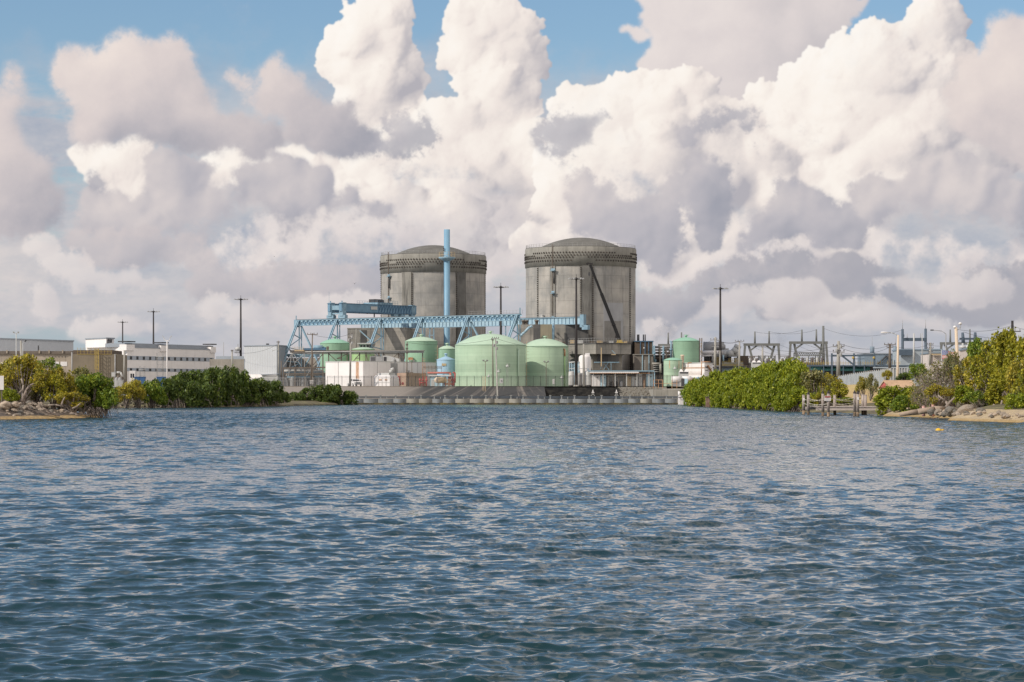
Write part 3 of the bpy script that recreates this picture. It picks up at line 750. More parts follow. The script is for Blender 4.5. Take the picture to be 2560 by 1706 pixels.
def containment(cx, cy, label, butt, strips, seed, pipe):
    rr = random.Random(seed)
    t = thing('containment_building', (cx, cy, GRADE), label, 'reactor building', 'concrete containment buildings')
    R0, ZB, ZT = 18.85, 46.3, 52.75
    MB().lathe((cx, cy, 0), [(R0, GRADE), (R0, ZB + .2)], 96).build('wall', M['concrete'], t)
    rg = MB().lathe((cx, cy, 0), [(R0 - .2, ZB), (R0 + .28, ZB), (R0 + .28, ZT - .3), (R0 + .1, ZT)], 96).build('ring_girder', M['concrete_band'], t)
    MB().lathe((cx, cy, 0), [(R0 + .12, ZT), (R0 + .12, ZT + .14), (R0 - .5, ZT + .14)], 96).build('rim', M['auxdark'], rg)
    prof = [(R0 - .4, ZT + .1), (15.2, ZT + .1)] + [(r, 56.75 - r * r / 57.0) for r in np.linspace(15.0, 0.02, 16)]
    MB().lathe((cx, cy, 0), prof, 72).build('dome', M['concrete_dome'], t)
    s = MB()
    for k in range(72):
        p = ang(cx, cy, R0 - .1, k * 5, ZT + .1); s.bar(p, p + Vector((0, 0, 1.15)), .075)
    for z in (.6, 1.15):
        for k in range(72): s.bar(ang(cx, cy, R0 - .1, k * 5, ZT + z), ang(cx, cy, R0 - .1, k * 5 + 5, ZT + z), .06)
    s.build('railing', M['greymetal'], rg)
    # tendon anchor caps in the ring girder
    s = MB()
    for row, z in enumerate((50.75, 49.85, 49.15, 48.05)):
        for k in range(112):
            a = k * 360 / 112 + (1.6 if row in (1, 3) else 0)
            f = (a + 47 * (row % 2)) % 120
            if row in (0, 3) and f > 98: continue
            if row in (1, 2) and 52 < f < 64: continue
            aa = a - 180
            c = ang(cx, cy, R0 + .28, aa, z); tv = Vector((math.cos(math.radians(aa)), math.sin(math.radians(aa)), 0)); nv = Vector((math.sin(math.radians(aa)), -math.cos(math.radians(aa)), 0))
            w = rr.uniform(.26, .36)
            q = [c - tv * w, c - Vector((0, 0, w)), c + tv * w, c + Vector((0, 0, w))]
            s.prism(q, nv * .22)
    s.build('anchor_stud', M['anchors'], rg)
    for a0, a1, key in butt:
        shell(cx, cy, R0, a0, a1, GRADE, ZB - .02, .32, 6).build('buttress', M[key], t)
    for a in strips:
        s = MB(); z = GRADE + .5
        s2 = shell(cx, cy, R0, a - .75, a + .75, GRADE, ZB - .04, .10, 2)
        while z < ZB - .6:
            s.add(*([ang(cx, cy, R0 + d, a + da, zz) for d in (-.1, .34) for da, zz in ((-.62, z), (.62, z), (.62, z + .34), (-.62, z + .34))], [(0, 3, 2, 1), (4, 5, 6, 7), (0, 1, 5, 4), (2, 3, 7, 6), (1, 2, 6, 5), (3, 0, 4, 7)]))
            z += .72
        e = s2.build('tendon_strip', M['buttress'], t)
        s.build('anchor_stud', M['anchors'], e)
    a, zs = pipe
    s = MB()
    for d in (-.5, .5): s.tube(ang(cx, cy, R0 + .35, a + d, GRADE + 18), ang(cx, cy, R0 + .35, a + d, ZT + .9), .09, n=6)
    for k in range(60): s.bar(ang(cx, cy, R0 + .35, a - .5, GRADE + 18 + k * .48), ang(cx, cy, R0 + .35, a + .5, GRADE + 18 + k * .48), .05)
    s.build('ladder', M['brownsteel'], t)
    for z, w in zs:
        s = MB(); p = ang(cx, cy, R0 + .1, a - w, z); q = ang(cx, cy, R0 + .1, a + w, z)
        s.bar(p + Vector((0, -.7, 0)), q + Vector((0, -.7, 0)), 1.3, .22); s.bar(p + Vector((0, -1.1, .5)), q + Vector((0, -1.1, .5)), .1, .5)
        s.bar(q + Vector((-.2, -.5, -.1)), q + Vector((-.2, -.1, -1.2)), .14)
        s.build('platform', M['crane'], t)
    s = MB(); s.tube(ang(cx, cy, R0 + .5, a + 1.9, zs[0][0]), ang(cx, cy, R0 + .5, a + 1.9, zs[0][0] - 4.2), .28, n=8); s.build('pipe', M['auxdark'], t)
    return t
XR, YR, XL, YL = 23.6, 880.0, -28.4, 924.0
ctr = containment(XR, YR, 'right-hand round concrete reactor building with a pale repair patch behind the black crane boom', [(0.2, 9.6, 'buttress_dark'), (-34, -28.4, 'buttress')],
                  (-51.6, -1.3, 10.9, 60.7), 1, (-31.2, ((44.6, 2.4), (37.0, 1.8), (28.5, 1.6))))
shell(XR, YR, 18.85, 22.5, 48, 12, 33.8, .04, 12).build('repair_patch', M['plaster'], ctr)
shell(XR, YR, 18.85, 23.4, 44.2, 12, 27.7, .12, 10).build('hatch_panel', M['hatch'], ctr)
s = MB(); p = ang(XR, YR, 19.3, -44, 22); s.tube(p, p + Vector((0, 0, 7.6)), .62, n=14); s.lathe(p + Vector((0, 0, 7.6)), [(.7, 0), (.7, .18), (.02, .3)], 14); s.build('vent_pipe', M['lightmetal'], ctr)
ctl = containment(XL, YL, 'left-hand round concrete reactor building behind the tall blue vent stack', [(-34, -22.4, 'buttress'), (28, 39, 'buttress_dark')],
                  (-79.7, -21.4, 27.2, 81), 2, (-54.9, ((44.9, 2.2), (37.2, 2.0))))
s = MB()
for a, z in ((74, 34), (60, 34), (46, 34)): s.bar(ang(XL, YL, 19.4, a - 7, 33.0), ang(XL, YL, 19.4, a + 7, 33.0), .07); s.bar(ang(XL, YL, 19.4, a - 7, 33.9), ang(XL, YL, 19.4, a + 7, 33.9), .07)

# blue vent stack
xs_, ys_ = -22.8, 897.0
t = thing('vent_stack', (xs_, ys_, GRADE), 'tall slim light blue vent stack standing in front of the left reactor building', 'stack')
MB().lathe((xs_, ys_, 0), [(1.06, GRADE), (1.06, 60.7), (.92, 60.7), (.92, 58)], 28).build('shaft', M['stackblue'], t)
s = MB().lathe((xs_, ys_, 0), [(1.05, 49.6), (2.9, 50.6), (2.9, 51.0), (1.0, 51.05)], 28); pf = s.build('platform', M['crane'], t)
s = MB()
for k in range(14):
    p = Vector((xs_ + 2.8 * math.cos(k * math.pi / 7), ys_ + 2.8 * math.sin(k * math.pi / 7), 51)); q = Vector((xs_ + 2.8 * math.cos((k + 1) * math.pi / 7), ys_ + 2.8 * math.sin((k + 1) * math.pi / 7), 51))
    s.bar(p, p + Vector((0, 0, 1.7)), .08)
    for z in (.8, 1.7): s.bar(p + Vector((0, 0, z)), q + Vector((0, 0, z)), .07)
s.build('railing', M['ochre'], pf)
s = MB(); s.bar((xs_ - .9, ys_ - 1.0, 53), (xs_ - 1.0, ys_ - 1.0, 54.2), .12); s.bar((xs_ - .9, ys_ - 1, 54), (xs_ - 1.3, ys_ - 1.1, 54.1), .3); s.bar((xs_ - .9, ys_ - 1, 53.3), (xs_ - 1.3, ys_ - 1.1, 53.4), .3); s.build('camera_bracket', M['darksteel'], t)
s = MB()
for d in (-.14, .14): s.bar((xs_ - 1.1, ys_ - .45 + d, GRADE), (xs_ - 1.1, ys_ - .45 + d, 50), .07)
s.build('ladder', M['cranedark'], t)

# auxiliary buildings in front of the drums
def prism_building(name, foot, z0, z1, m, label, cat, group=None):
    cx = sum(p[0] for p in foot) / len(foot); cy = sum(p[1] for p in foot) / len(foot)
    t = thing(name, (cx, cy, z0), label, cat, group)
    MB().prism([(x, y, z0) for x, y in foot], (0, 0, z1 - z0)).build('wall', m, t)
    return t
def parapet(t, foot, z, m, h=.35, o=.12):
    cx = sum(p[0] for p in foot) / len(foot); cy = sum(p[1] for p in foot) / len(foot)
    s = MB()
    f = [(x + (o if x > cx else -o), y + (o if y > cy else -o)) for x, y in foot]
    s.prism([(x, y, z + .003) for x, y in f], (0, 0, h)); return s.build('roof', m, t)
x0, x1 = X_(3, 712, 890), X_(3, 1330, 886)
ft = [(x0, 891), (x1, 884), (x1 + 3, 902), (x0 + 2, 906)]
zt = Z_(3, 1112, 888)
t = prism_building('auxiliary_building', ft, GRADE, zt, M['aux'], 'grey concrete block under the blue crane girder left of the vent stack', 'building')
parapet(t, ft, zt, M['aux'])
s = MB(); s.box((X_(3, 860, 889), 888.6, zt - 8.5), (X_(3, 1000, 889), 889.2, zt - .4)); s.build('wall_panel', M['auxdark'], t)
s = MB(); a, b_ = at(3, 845, 1130, 887), at(3, 960, 1235, 887); s.bar(a, b_, .5, .4); s.bar(b_, at(3, 905, 1275, 887), .4); s.build('stair', M['cranelite'], t)
s = MB(); s.tube(at(3, 808, 1115, 888.5), at(3, 808, 1330, 888.5), .18); s.build('downpipe', M['concretepole'], t)
s = MB()
for k in range(9):
    p = at(3, 870 + k * 22, 1110, 890); s.bar(p, p + Vector((0, 0, 1.1)), .07)
s.bar(at(3, 870, 1078, 890), at(3, 1046, 1078, 890), .07); s.build('railing', M['greymetal'], t)
# small control room by the tank
a = at(3, 835, 1310, 846)
t = thing('control_cabin', a, 'small pale cabin with dark windows behind the lime green tank', 'cabin')
w = X_(3, 945, 846) - a.x
MB().box((a.x, 846, GRADE), (a.x + w, 850, Z_(3, 1275, 846))).build('wall', M['greymetal'], t)
MB().box((a.x - .5, 845.4, Z_(3, 1275, 846) + .003), (a.x + w + .5, 850.4, Z_(3, 1262, 846))).build('roof', M['lightmetal'], t)
for k in range(3): MB().box((a.x + .35 + k * w / 3, 845.96, Z_(3, 1305, 846)), (a.x + w / 3 - .1 + k * w / 3, 846.1, Z_(3, 1283, 846))).build('window', M['glass'], t)

ft = [(1.6, 850), (25.3, 846), (25.3, 858), (1.6, 866)]
zt = 26.1
t = prism_building('auxiliary_building', ft, GRADE, zt, M['aux'], 'patched concrete block under the blue girder between big tank dome and right reactor building', 'building')
def face(cx0, cx1, yy0, yy1, key, nm, pr=.12):
    xa, xb = X_(5, cx0, 848.5), X_(5, cx1, 848.5)
    ya, yb = [850 - 4 * (x - 1.6) / 23.7 for x in (xa, xb)]
    s = MB().prism([(xa, ya - pr, Z_(5, yy1, 848)), (xb, yb - pr, Z_(5, yy1, 848)), (xb, yb - pr, Z_(5, yy0, 848)), (xa, ya - pr, Z_(5, yy0, 848))], (0, pr + .3, 0))
    return s.build(nm, M[key], t)
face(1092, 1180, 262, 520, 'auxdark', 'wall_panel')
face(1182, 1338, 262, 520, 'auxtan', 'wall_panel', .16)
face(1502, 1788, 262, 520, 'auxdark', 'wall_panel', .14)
s = MB(); s.tube(at(5, 1347, 250, 845), at(5, 1347, 520, 845), .42); s.build('downpipe', M['crane'], t)
s = MB(); pts = [at(5, 930, 415, 846), at(5, 950, 385, 846), at(5, 975, 370, 846), at(5, 1045, 295, 846), at(5, 1080, 288, 846)]; s.path(pts, .42); s.build('pipe', M['cranelite'], t)
for cxp in (965, 1005, 1135):
    s = MB(); p = at(5, cxp, 262, 850); s.lathe((p.x, 852, zt), [(.5, 0), (.5, 1.0), (.75, 1.1), (.75, 1.5), (.1, 1.6)], 10); s.build('roof_vent', M['brownsteel'], t)

# ------------------------------------------------------------------ blue gantry crane runway
FO, DR, PR = Vector((-74.4, 880, 0)), Vector((.765, -.644, 0)), Vector((.644, .765, 0))
RO = Vector((23.2, 843, 0)) - DR * 100
ZR, ZG = 28.5, 26.4
def fr(t_, s_=0.0, z=0.0): return FO + DR * t_ + PR * s_ + Vector((0, 0, z))
def re_(t_, s_=0.0, z=0.0): return RO + DR * t_ + PR * s_ + Vector((0, 0, z))
t = thing('crane_runway', (FO.x + 38, 846, GRADE), 'long light blue lattice crane runway on A-frame legs across the front of the plant', 'crane')
MB().block(fr(0.2, -.12, ZG + .2), DR, 100.4, 1.75, PR, .24).build('web', M['craneweb'], t)
s = MB(); s.block(fr(0, -.55, ZR - .28), DR, 100.8, .26, PR, 1.1); s.block(fr(0, -.5, ZG), DR, 100.8, .22, PR, 1.0); s.build('chord', M['crane'], t)
s = MB(); s.block(fr(0, -.2, ZR), DR, 100.8, .14, PR, .4); s.build('rail', M['railsteel'], t)
s = MB()
for k in range(50):
    a = k * 2.0 + .4
    s.bar(fr(a, -.35, ZG + .3), fr(a + .75, -.35, ZR - .35), .14, .12); s.bar(fr(a + .75, -.35, ZR - .35), fr(a + 1.25, -.35, ZR - .35), .17, .14); s.bar(fr(a + 1.25, -.35, ZR - .35), fr(a + 2.0, -.35, ZG + .3), .17, .14)
s.build('lattice', M['crane'], t)
s = MB()
for k in range(51):
    a = k * 2.0 + .4
    s.block(fr(a - .32, -.45, ZG + .18), DR, .64, .45, PR, .05); s.block(fr(a + .62, -.45, ZR - .72), DR, .76, .4, PR, .05)
s.build('gusset_trim', M['cranelite'], t)
TW = (1.8, 20, 40.2, 58.8, 79, 99.6)
for k, a in enumerate(TW):
    s = MB()
    foot, top = fr(a, -12.6, GRADE), fr(a, -.6, ZR - .4)
    inn0, inn1 = fr(a, .5, GRADE), fr(a, .5, ZG)
    for o in (-.55, .55):
        s.bar(foot + DR * o, top + DR * o * .6, .36, .36)
        s.bar(inn0 + DR * o, inn1 + DR * o, .38, .38)
    n = 5
    for i in range(n):
        f0, f1 = i / n, (i + 1) / n
        p0, p1 = foot.lerp(top, f0), foot.lerp(top, f1); q0, q1 = inn0.lerp(inn1, f0), inn0.lerp(inn1, f1)
        s.bar(p1, q1, .26) if i < n - 1 else None
        s.bar(q0, p1, .24) if i % 2 == 0 else s.bar(p0, q1, .24)
    s.build('tower', M['crane'], t)
    if k in (0, 4, 5):
        e = 1 if k != 5 else -1
        s = MB(); s.bar(fr(a + .6 * e, .3, ZG), fr(a + 9.0 * e, .3, ZG - 13), .5); s.bar(fr(a + 7.2 * e, .3, ZG - 8), fr(a + 1.5 * e, .3, ZG - 15), .34)
        s.build('knee_brace', M['crane'], t)
s = MB(); s.block(fr(-.3, -.5, ZG - .4), DR, 1.2, 2.6, PR, 1.0); s.bar(fr(0.3, 0, ZG - .4), fr(.3, 0, ZR + 1.5), .35); s.build('end_stop', M['crane'], t)
s = MB(); s.bar(fr(100.6, 0, ZR), fr(100.6, 0, ZR + 2.0), .4); s.build('end_stop', M['crane'], t)
s = MB()
for k in range(18):
    p = fr(78 + k * 1.35, .9, ZR); s.bar(p, p + Vector((0, 0, 1.3)), .06)
for z in (.65, 1.3): s.bar(fr(78, .9, ZR + z), fr(101, .9, ZR + z), .05)
s.build('railing', M['greymetal'], t)

t = thing('crane_girder', (RO.x + 38, 875, GRADE), 'pale blue stiffened plate girder of the crane running behind the lattice runway', 'crane')
MB().block(re_(0, -.3, ZG - .2), DR, 100, 2.25, PR, .6).build('web', M['cranelite'], t)
s = MB(); s.block(re_(0, -.6, ZR - .25), DR, 100.2, .25, PR, 1.2); s.block(re_(0, -.55, ZG - .42), DR, 100.2, .2, PR, 1.1); s.build('flange', M['crane'], t)
s = MB()
for k in range(63): s.block(re_(.3 + k * 1.6, -.45, ZG - .2), DR, .12, 2.24, PR, .14)
s.build('stiffener_rib', M['cranedark'], t)
s = MB(); s.block(re_(0, -.2, ZR), DR, 100, .14, PR, .4); s.build('rail', M['railsteel'], t)
s = MB(); s.block(re_(99.4, -.7, ZG - 1.4), DR, 1.6, 4.2, PR, 1.4); s.block(re_(100.3, -.7, ZG - 2.2), DR, 2.4, 1.5, PR, 1.2); s.build('end_bracket', M['crane'], t)
for a in (33.4, 66):
    s = MB()
    for o in (-1.7, 1.7):
        s.bar(re_(a + o * .5, 0, ZG - .4), re_(a + o, -.4, GRADE), .4)
    for i in range(4):
        z = ZG - 3 - i * 4.5; s.bar(re_(a - 1.2, -.2, z), re_(a + 1.2, -.2, z - 3), .22); s.bar(re_(a - 1.2, -.2, z), re_(a + 1.2, -.2, z), .2)
    s.build('tower', M['crane'], t)
s = MB()
for k in range(14):
    p = re_(80 + k * 1.5, .7, ZR); s.bar(p, p + Vector((0, 0, 1.2)), .06)
for z in (.6, 1.2): s.bar(re_(80, .7, ZR + z), re_(100, .7, ZR + z), .05)
s.build('railing', M['greymetal'], t)

# travelling bridge on the runway
BT = 19.8
t = thing('bridge_crane', fr(BT, 17, ZR), 'blue travelling bridge crane with two deep girders riding on the runway', 'crane')
zb0, zb1 = 31.0, 33.6
for side in (-2.7, 2.7):
    s = MB(); s.block(fr(BT + side - .6, -1.2, zb0), PR, 37.5, zb1 - zb0, DR, 1.2); s.build('girder', M['craneweb'], t)
    s = MB(); s.block(fr(BT + side - .8, -1.4, zb1), PR, 37.8, .16, DR, 1.6); s.block(fr(BT + side - .8, 1.0, zb0 - .3), PR, 35, .3, DR, 1.6); s.build('flange', M['cranedark'], t)
s = MB()
for k in range(14): s.block(fr(BT + 3.32, 17 + k * 1.4, zb0 + .1), PR, .3, 2.4, DR, .08)
for k in range(13): s.bar(fr(BT + 3.4, 17 + k * 1.4, zb0 + .1), fr(BT + 3.4, 18.2 + k * 1.4, zb1), .2)
s.build('lattice', M['cranedark'], t)
for sd in (0, 34.6):
    s = MB()
    for o in (-2.7, 2.7):
        s.block(fr(BT + o - .8, sd - .9, ZR + .9), DR, 1.6, 4.6, PR, 1.8)
        s.block(fr(BT + o - 1.6, sd - .7, ZR + .15), DR, 3.2, 1.1, PR, 1.4)
    s.block(fr(BT - 3.6, sd - .7, ZR + 3.0), DR, 7.2, 1.5, PR, 1.4)
    s.block(fr(BT - 2.6, sd - .5, ZR + 1.5), DR, 5.2, .5, PR, 1.0)
    ec = s.build('end_carriage', M['crane'], t)
    for o in (-3.6, -1.9, 1.9, 3.6):
        c = fr(BT + o, sd, ZR + .5); MB().tube(c - PR * .3, c + PR * .3, .45, n=12).build('wheel', M['darksteel'], ec)
s = MB()
for o in (-2.7, 2.7): s.bar(fr(BT + o, -.4, zb1), fr(BT + o, -.4, zb1 + 1.0), .4)
s.bar(fr(BT - 3.2, -.6, zb1), fr(BT - 3.2, -.6, zb1 + 4.2), .08); s.build('aerial', M['crane'], t)
s = MB(); s.block(fr(BT - 3.4, 16.5, zb1 + .2), PR, 7.5, .7, DR, 6.8); tr = s.build('trolley', M['crane'], t)
s = MB(); s.block(fr(BT - 2.2, 18, zb1 + .9), PR, 4.2, 1.2, DR, 2.6); s.block(fr(BT + 1.2, 17.5, zb1 + .9), PR, 3.0, .9, DR, 1.4); s.build('hoist', M['darksteel'], tr)
s = MB()
for k in range(11):
    for o in (-3.5, 3.5):
        p = fr(BT + o, 13.5 + k * 1.3, zb1 + .2); s.bar(p, p + Vector((0, 0, 1.3)), .07)
for o in (-3.5, 3.5):
    for z in (.8, 1.5): s.bar(fr(BT + o, 13.5, zb1 + z), fr(BT + o, 26.5, zb1 + z), .06)
s.build('railing', M['cranedark'], tr)
s = MB(); s.block(fr(BT + 3.45, 13.0, zb0 + .9), PR, 3.2, 1.1, DR, .06); s.build('sign_plate', M['lightmetal'], t)
s = MB()
for a in (8.0, 12, 15.5): s.bar(fr(BT + 2.7, a, zb0 - .3), fr(BT + 2.7, a, zb0 - (.6 if a < 15 else 1.6)), .4)
s.build('festoon', M['darksteel'], t)
s = MB()
for o in (25, 28.5): s.block(fr(BT + 1.5, o, zb0 - 1.2), PR, 2.0, 1.2, DR, 1.8)
s.build('motor', M['crane'], t)

# ------------------------------------------------------------------ tanks
def tank(c, xl, xr, yrim, ytop, Y, keys, label, name='storage_tank', cat='tank', group='green storage tanks', cone=False, nub=True, rail=True, ladder=None):
    a, b_ = at(c, xl, yrim, Y), at(c, xr, yrim, Y)
    r = (b_.x - a.x) / 2; cx = (a.x + b_.x) / 2; zr = a.z; zt = Z_(c, ytop, Y)
    t = thing(name, (cx, Y, GRADE), label, cat, group)
    MB().lathe((cx, Y, 0), [(r, GRADE), (r, zr)], 72).build('shell', M[keys[0]], t)
    h = zt - zr
    prof = [(r + .06, zr), (r + .06, zr + .07)] + ([(r * f, zr + .07 + h * (1 - f)) for f in (.99, .5, .04)] if cone else [(r * f, zr + .07 + h * (1 - f * f)) for f in (.985, .93, .85, .75, .63, .5, .36, .22, .1, .01)])
    ro = MB().lathe((cx, Y, 0), prof, 72).build('roof', M[keys[1]], t)
    s = MB()
    nb = max(3, int((zr - GRADE) / 2.4))
    for k in range(1, nb): z = GRADE + (zr - GRADE) * k / nb; s.lathe((cx, Y, 0), [(r + .002, z), (r + .012, z + .02), (r + .002, z + .04)], 72)
    s.lathe((cx, Y, 0), [(r, zr - .14), (r + .09, zr - .12), (r + .09, zr - .01), (r, zr - .008)], 72)
    s.build('seam', M['seam' if 'green' in keys[0] or 'lime' in keys[0] else keys[0]], t)
    if nub: MB().lathe((cx, Y, zt - .05), [(.35, 0), (.35, .5), (.6, .55), (.6, .8), (.05, 1.0)], 12).build('roof_vent', M[keys[1]], ro)
    if rail:
        s = MB(); n = 10
        for k in range(n):
            an = math.radians(200 + k * 8); p = Vector((cx + (r * .25) * math.cos(an * 3), Y + r * .25 * math.sin(an * 3), zt - .2))
        s.bar((cx - .9, Y - .9, zt), (cx - .9, Y - .9, zt + .9), .07); s.bar((cx + .9, Y - .9, zt), (cx + .9, Y - .9, zt + .9), .07); s.bar((cx - .9, Y - .9, zt + .9), (cx + .9, Y - .9, zt + .9), .06)
        s.build('railing', M['seam'], ro)
    if ladder is not None:
        key, an, z0 = ladder
        d = Vector((math.sin(an), -math.cos(an), 0)); tv = Vector((math.cos(an), math.sin(an), 0)); p = Vector((cx, Y, 0)) + d * (r + .35)
        s = MB()
        for o in (-.3, .3): s.bar(p + tv * o + Vector((0, 0, z0)), p + tv * o + Vector((0, 0, zr + 1.1)), .07)
        z = z0
        while z < zr: s.bar(p - tv * .3 + Vector((0, 0, z)), p + tv * .3 + Vector((0, 0, z)), .045); z += .4
        for z in np.arange(z0 + 2.2, zr + .9, 1.1):
            ring = [p + d * (.45 - .45 * math.cos(f)) * 1.6 * .55 + tv * .5 * math.sin(f) * 1.0 + Vector((0, 0, float(z))) for f in np.linspace(-math.pi / 2, math.pi * 1.5, 9)]
            for q0, q1 in zip(ring, ring[1:]): s.bar(q0, q1, .05)
        s.build('ladder', M[key], t)
    return t, cx, r, zr, zt
tk, bx, br, bzr, bzt = tank(5, 90, 995, 530, 385, 800, ('greentank', 'greenroof'), 'largest pale green domed storage tank, nearest the canal fence', ladder=('ochre', 1.45, GRADE))
s = MB(); p = ang(bx, 800, br + .35, 50, 0); s.path([p + Vector((0, 0, GRADE)), p + Vector((0, 0, Z_(5, 575, 793))), ang(bx, 800, br - .1, 49, Z_(5, 568, 793))], .26, 10); s.build('pipe', M['greenroof'], tk)
tk2, b2x, b2r, b2zr, _ = tank(5, 940, 1540, 545, 447, 818, ('greentank', 'greenroof'), 'second big pale green domed tank, tucked behind the right side of the largest', ladder=None)
s = MB(); p = ang(b2x, 818, b2r + .3, 53, 0); s.path([p + Vector((0, 0, GRADE)), p + Vector((0, 0, Z_(5, 585, 812)))], .2, 8); s.build('pipe', M['limetank'], tk2)
s = MB(); s.path([p + Vector((0, 0, Z_(5, 665, 812))), p + Vector((0, 0, Z_(5, 585, 812))), ang(b2x, 818, b2r, 51, Z_(5, 578, 812))], .27, 8); s.build('pipe_lagging', M['rust'], tk2)
tank(4, 105, 480, 505, 450, 842, ('greentank2', 'greenroof2'), 'green domed tank at the far left, below the second crane tower')
tank(4, 508, 800, 582, 558, 840, ('limetank', 'greenroof'), 'low lime green tank half hidden behind the white box building', nub=False)
t3, *_ = tank(4, 1190, 1605, 480, 424, 832, ('greentank2', 'greenroof'), 'tall green domed tank at the pipe bridge end with a brown sign plate')
a = at(4, 1230, 718, 826); MB().box((a.x, 826.2, a.z), (a.x + 1.5, 827.2, a.z + .85)).build('sign_plate', M['rust'], t3)
tank(4, 1615, 1842, 577, 537, 824, ('greentank2', 'greenroof'), 'narrow green tank squeezed between the tall green tank and the largest tank', ladder=('ochre', -1.3, 9))
t5, *_ = tank(4, 1595, 1832, 715, 668, 806, ('bluetank', 'bluetank'), 'small pale blue tank with a conical roof left of the largest green tank', group=None, cone=True)
a = at(4, 1660, 793, 802.9); MB().box((a.x, 802.95, a.z), (a.x + 1.35, 803.6, a.z + .75)).build('sign_plate', M['ochre'], t5)
tank(12, 325, 852, 417, 347, 850, ('greentank2', 'greenroof2'), 'tall green domed tank right of the reactors, above the white building', ladder=None)
t6, cx6, r6, zr6, _ = tank(12, 150, 510, 792, 746, 800, ('greentank', 'greenroof2'), 'small green tank with two rust streaks and a faded red sign', rail=False, nub=False)
for a0 in (-24, 38): shell(cx6, 800, r6, a0 - 2.2, a0 + 2.2, zr6 - 2.6, zr6 - .1, .015, 2).build('rust_streak', M['rust'], t6)
a = at(12, 300, 880, 797.7); MB().box((a.x, 797.62, a.z), (a.x + 1.8, 798.6, a.z + .72)).build('sign_plate', M['red'], t6)

# ------------------------------------------------------------------ the yard between the tanks and the fence
def box2(c, xl, xr, yt, yb, Y, depth=4.0, d0=0.0):
    """an upright box whose front shows between those columns and rows"""
    a, b_ = at(c, xl, yb, Y), at(c, xr, yt, Y)
    return (a.x, Y + d0, a.z), (b_.x, Y + depth, b_.z)
def mast(px, ytop, Y, label, z0=GRADE, name='light_mast'):
    """tall dark steel floodlight mast with a ring of lamps on top"""
    p = Vector(((px - CX) / F * Y, Y, z0)); zt = EYE + (HY - ytop) / F * Y
    t = thing(name, p, label, 'light mast', 'tall floodlight masts')
    MB().tube(p, (p.x, Y, zt), .52, .26, 12).build('pole', M['mastblack'], t)
    s = MB(); s.lathe((p.x, Y, zt - .7), [(.3, 0), (.75, .1), (.75, .35), (.3, .5)], 12); s.bar((p.x, Y, zt - .3), (p.x, Y, zt + 1.0), .12)
    for k in range(6):
        a = k * math.pi / 3 + .2; s.bar((p.x, Y, zt - .5), (p.x + 2.0 * math.cos(a), Y + 2.0 * math.sin(a), zt - .5), .14)
    lr = s.build('lamp_ring', M['mastblack'], t)
    for k in range(6):
        a = k * math.pi / 3 + .2; c = Vector((p.x + 2.2 * math.cos(a), Y + 2.2 * math.sin(a), zt - .58))
        MB().lathe(c, [(.42, 0), (.42, .1), (.2, .42), (.03, .44)], 8).build('lamp', M['greymetal'], lr)
    MB().lathe(p, [(.95, 0), (.95, .3), (.55, .5)], 12).build('footing', M['concretepole'], t)
    return t
mast(1213 + 39, 715, 836, 'tall dark floodlight mast rising behind the dome of the largest green tank')
mast(*S(6, 1049, 700), 790, 'tall black floodlight mast in front of the right reactor building beside the second tank')
mast(*S(7, 1203, 85), 800, 'tall dark floodlight mast above the right mangrove hedge')
mast(*S(2, 470, 212), 930, 'tall dark floodlight mast left of the grey corrugated building', name='light_mast')
mast(*S(1, 1583, 318), 1060, 'taller of two thin floodlight masts behind the white office block')
mast(*S(1, 1265, 428), 1240, 'shorter of two thin floodlight masts behind the white office block')

def arm_gear(t, p, z, w, along=(1, 0, 0), key='wood', n=4):
    u = Vector(along).normalized(); c = Vector((p.x, p.y - .2, z))
    ca = MB().bar(c - u * w, c + u * w, .16, .2).build('crossarm', M[key], t)
    for k in range(n):
        o = -w * .9 + 1.8 * w * k / (n - 1); q = c + u * o
        MB().lathe(q + Vector((0, 0, .1)), [(.05, 0), (.05, .15), (.12, .2), (.12, .3), (.07, .42), (.01, .44)], 8).build('insulator', M['insulator'], ca)
def pole(c, x0, y0, x1, y1, Y, label, key='wood', r=.2, arms=((0.4, 1.6),), z0=None, name='utility_pole', cat='utility pole', gear=False, Y1=None):
    """a post from its foot (x1, y1) to its top (x0, y0) with crossarms below the top"""
    top, foot = at(c, x0, y0, Y1 or Y), at(c, x1, y1, Y)
    if z0 is not None: foot.z = z0
    t = thing(name, foot, label, cat, 'utility poles')
    MB().tube(foot - Vector((0, 0, .3)), top, r * 1.25, r * .8, 10).build('pole', M[key], t)
    for d, w in arms: arm_gear(t, top, top.z - d, w, key=key if key != 'concretepole' else 'greymetal')
    if gear:
        for k in range(3):
            s = MB(); q = top + Vector((.45 * (-1) ** k, -.3, -1.6 - .9 * k)); s.lathe(q, [(.28, 0), (.3, .1), (.3, .75), (.1, .85)], 10); s.bar(q + Vector((0, 0, .4)), (top.x, top.y, q.z + .4), .1); s.build('transformer', M['greymetal'], t)
    return t
pole(2, 1297, 615, 1280, 1235, 770, 'brown wooden utility pole with one crossarm left of the white box building')
pole(4, 494, 375, 488, 1050, 776, 'thick leaning grey utility pole in front of the white box building', 'concretepole', .27, ((0.5, .7), (1.6, .6)), gear=True)
pole(4, 1216, 490, 1211, 1045, 774, 'thin dark pole with small steps right of the white box building', 'wood', .17, ((1.0, .3), (2.2, .3), (3.4, .3)))
pole(5, 1733, 515, 1738, 1058, 774, 'thick square grey concrete pole before the annex with the white domes', 'concretepole', .33, ())
pole(5, 607, 442, 636, 1212, 728, 'grey pole leaning towards the water with a T-shaped top before the largest tank', 'concretepole', .2, ((.1, 1.0),), z0=1.4, Y1=760, gear=True)
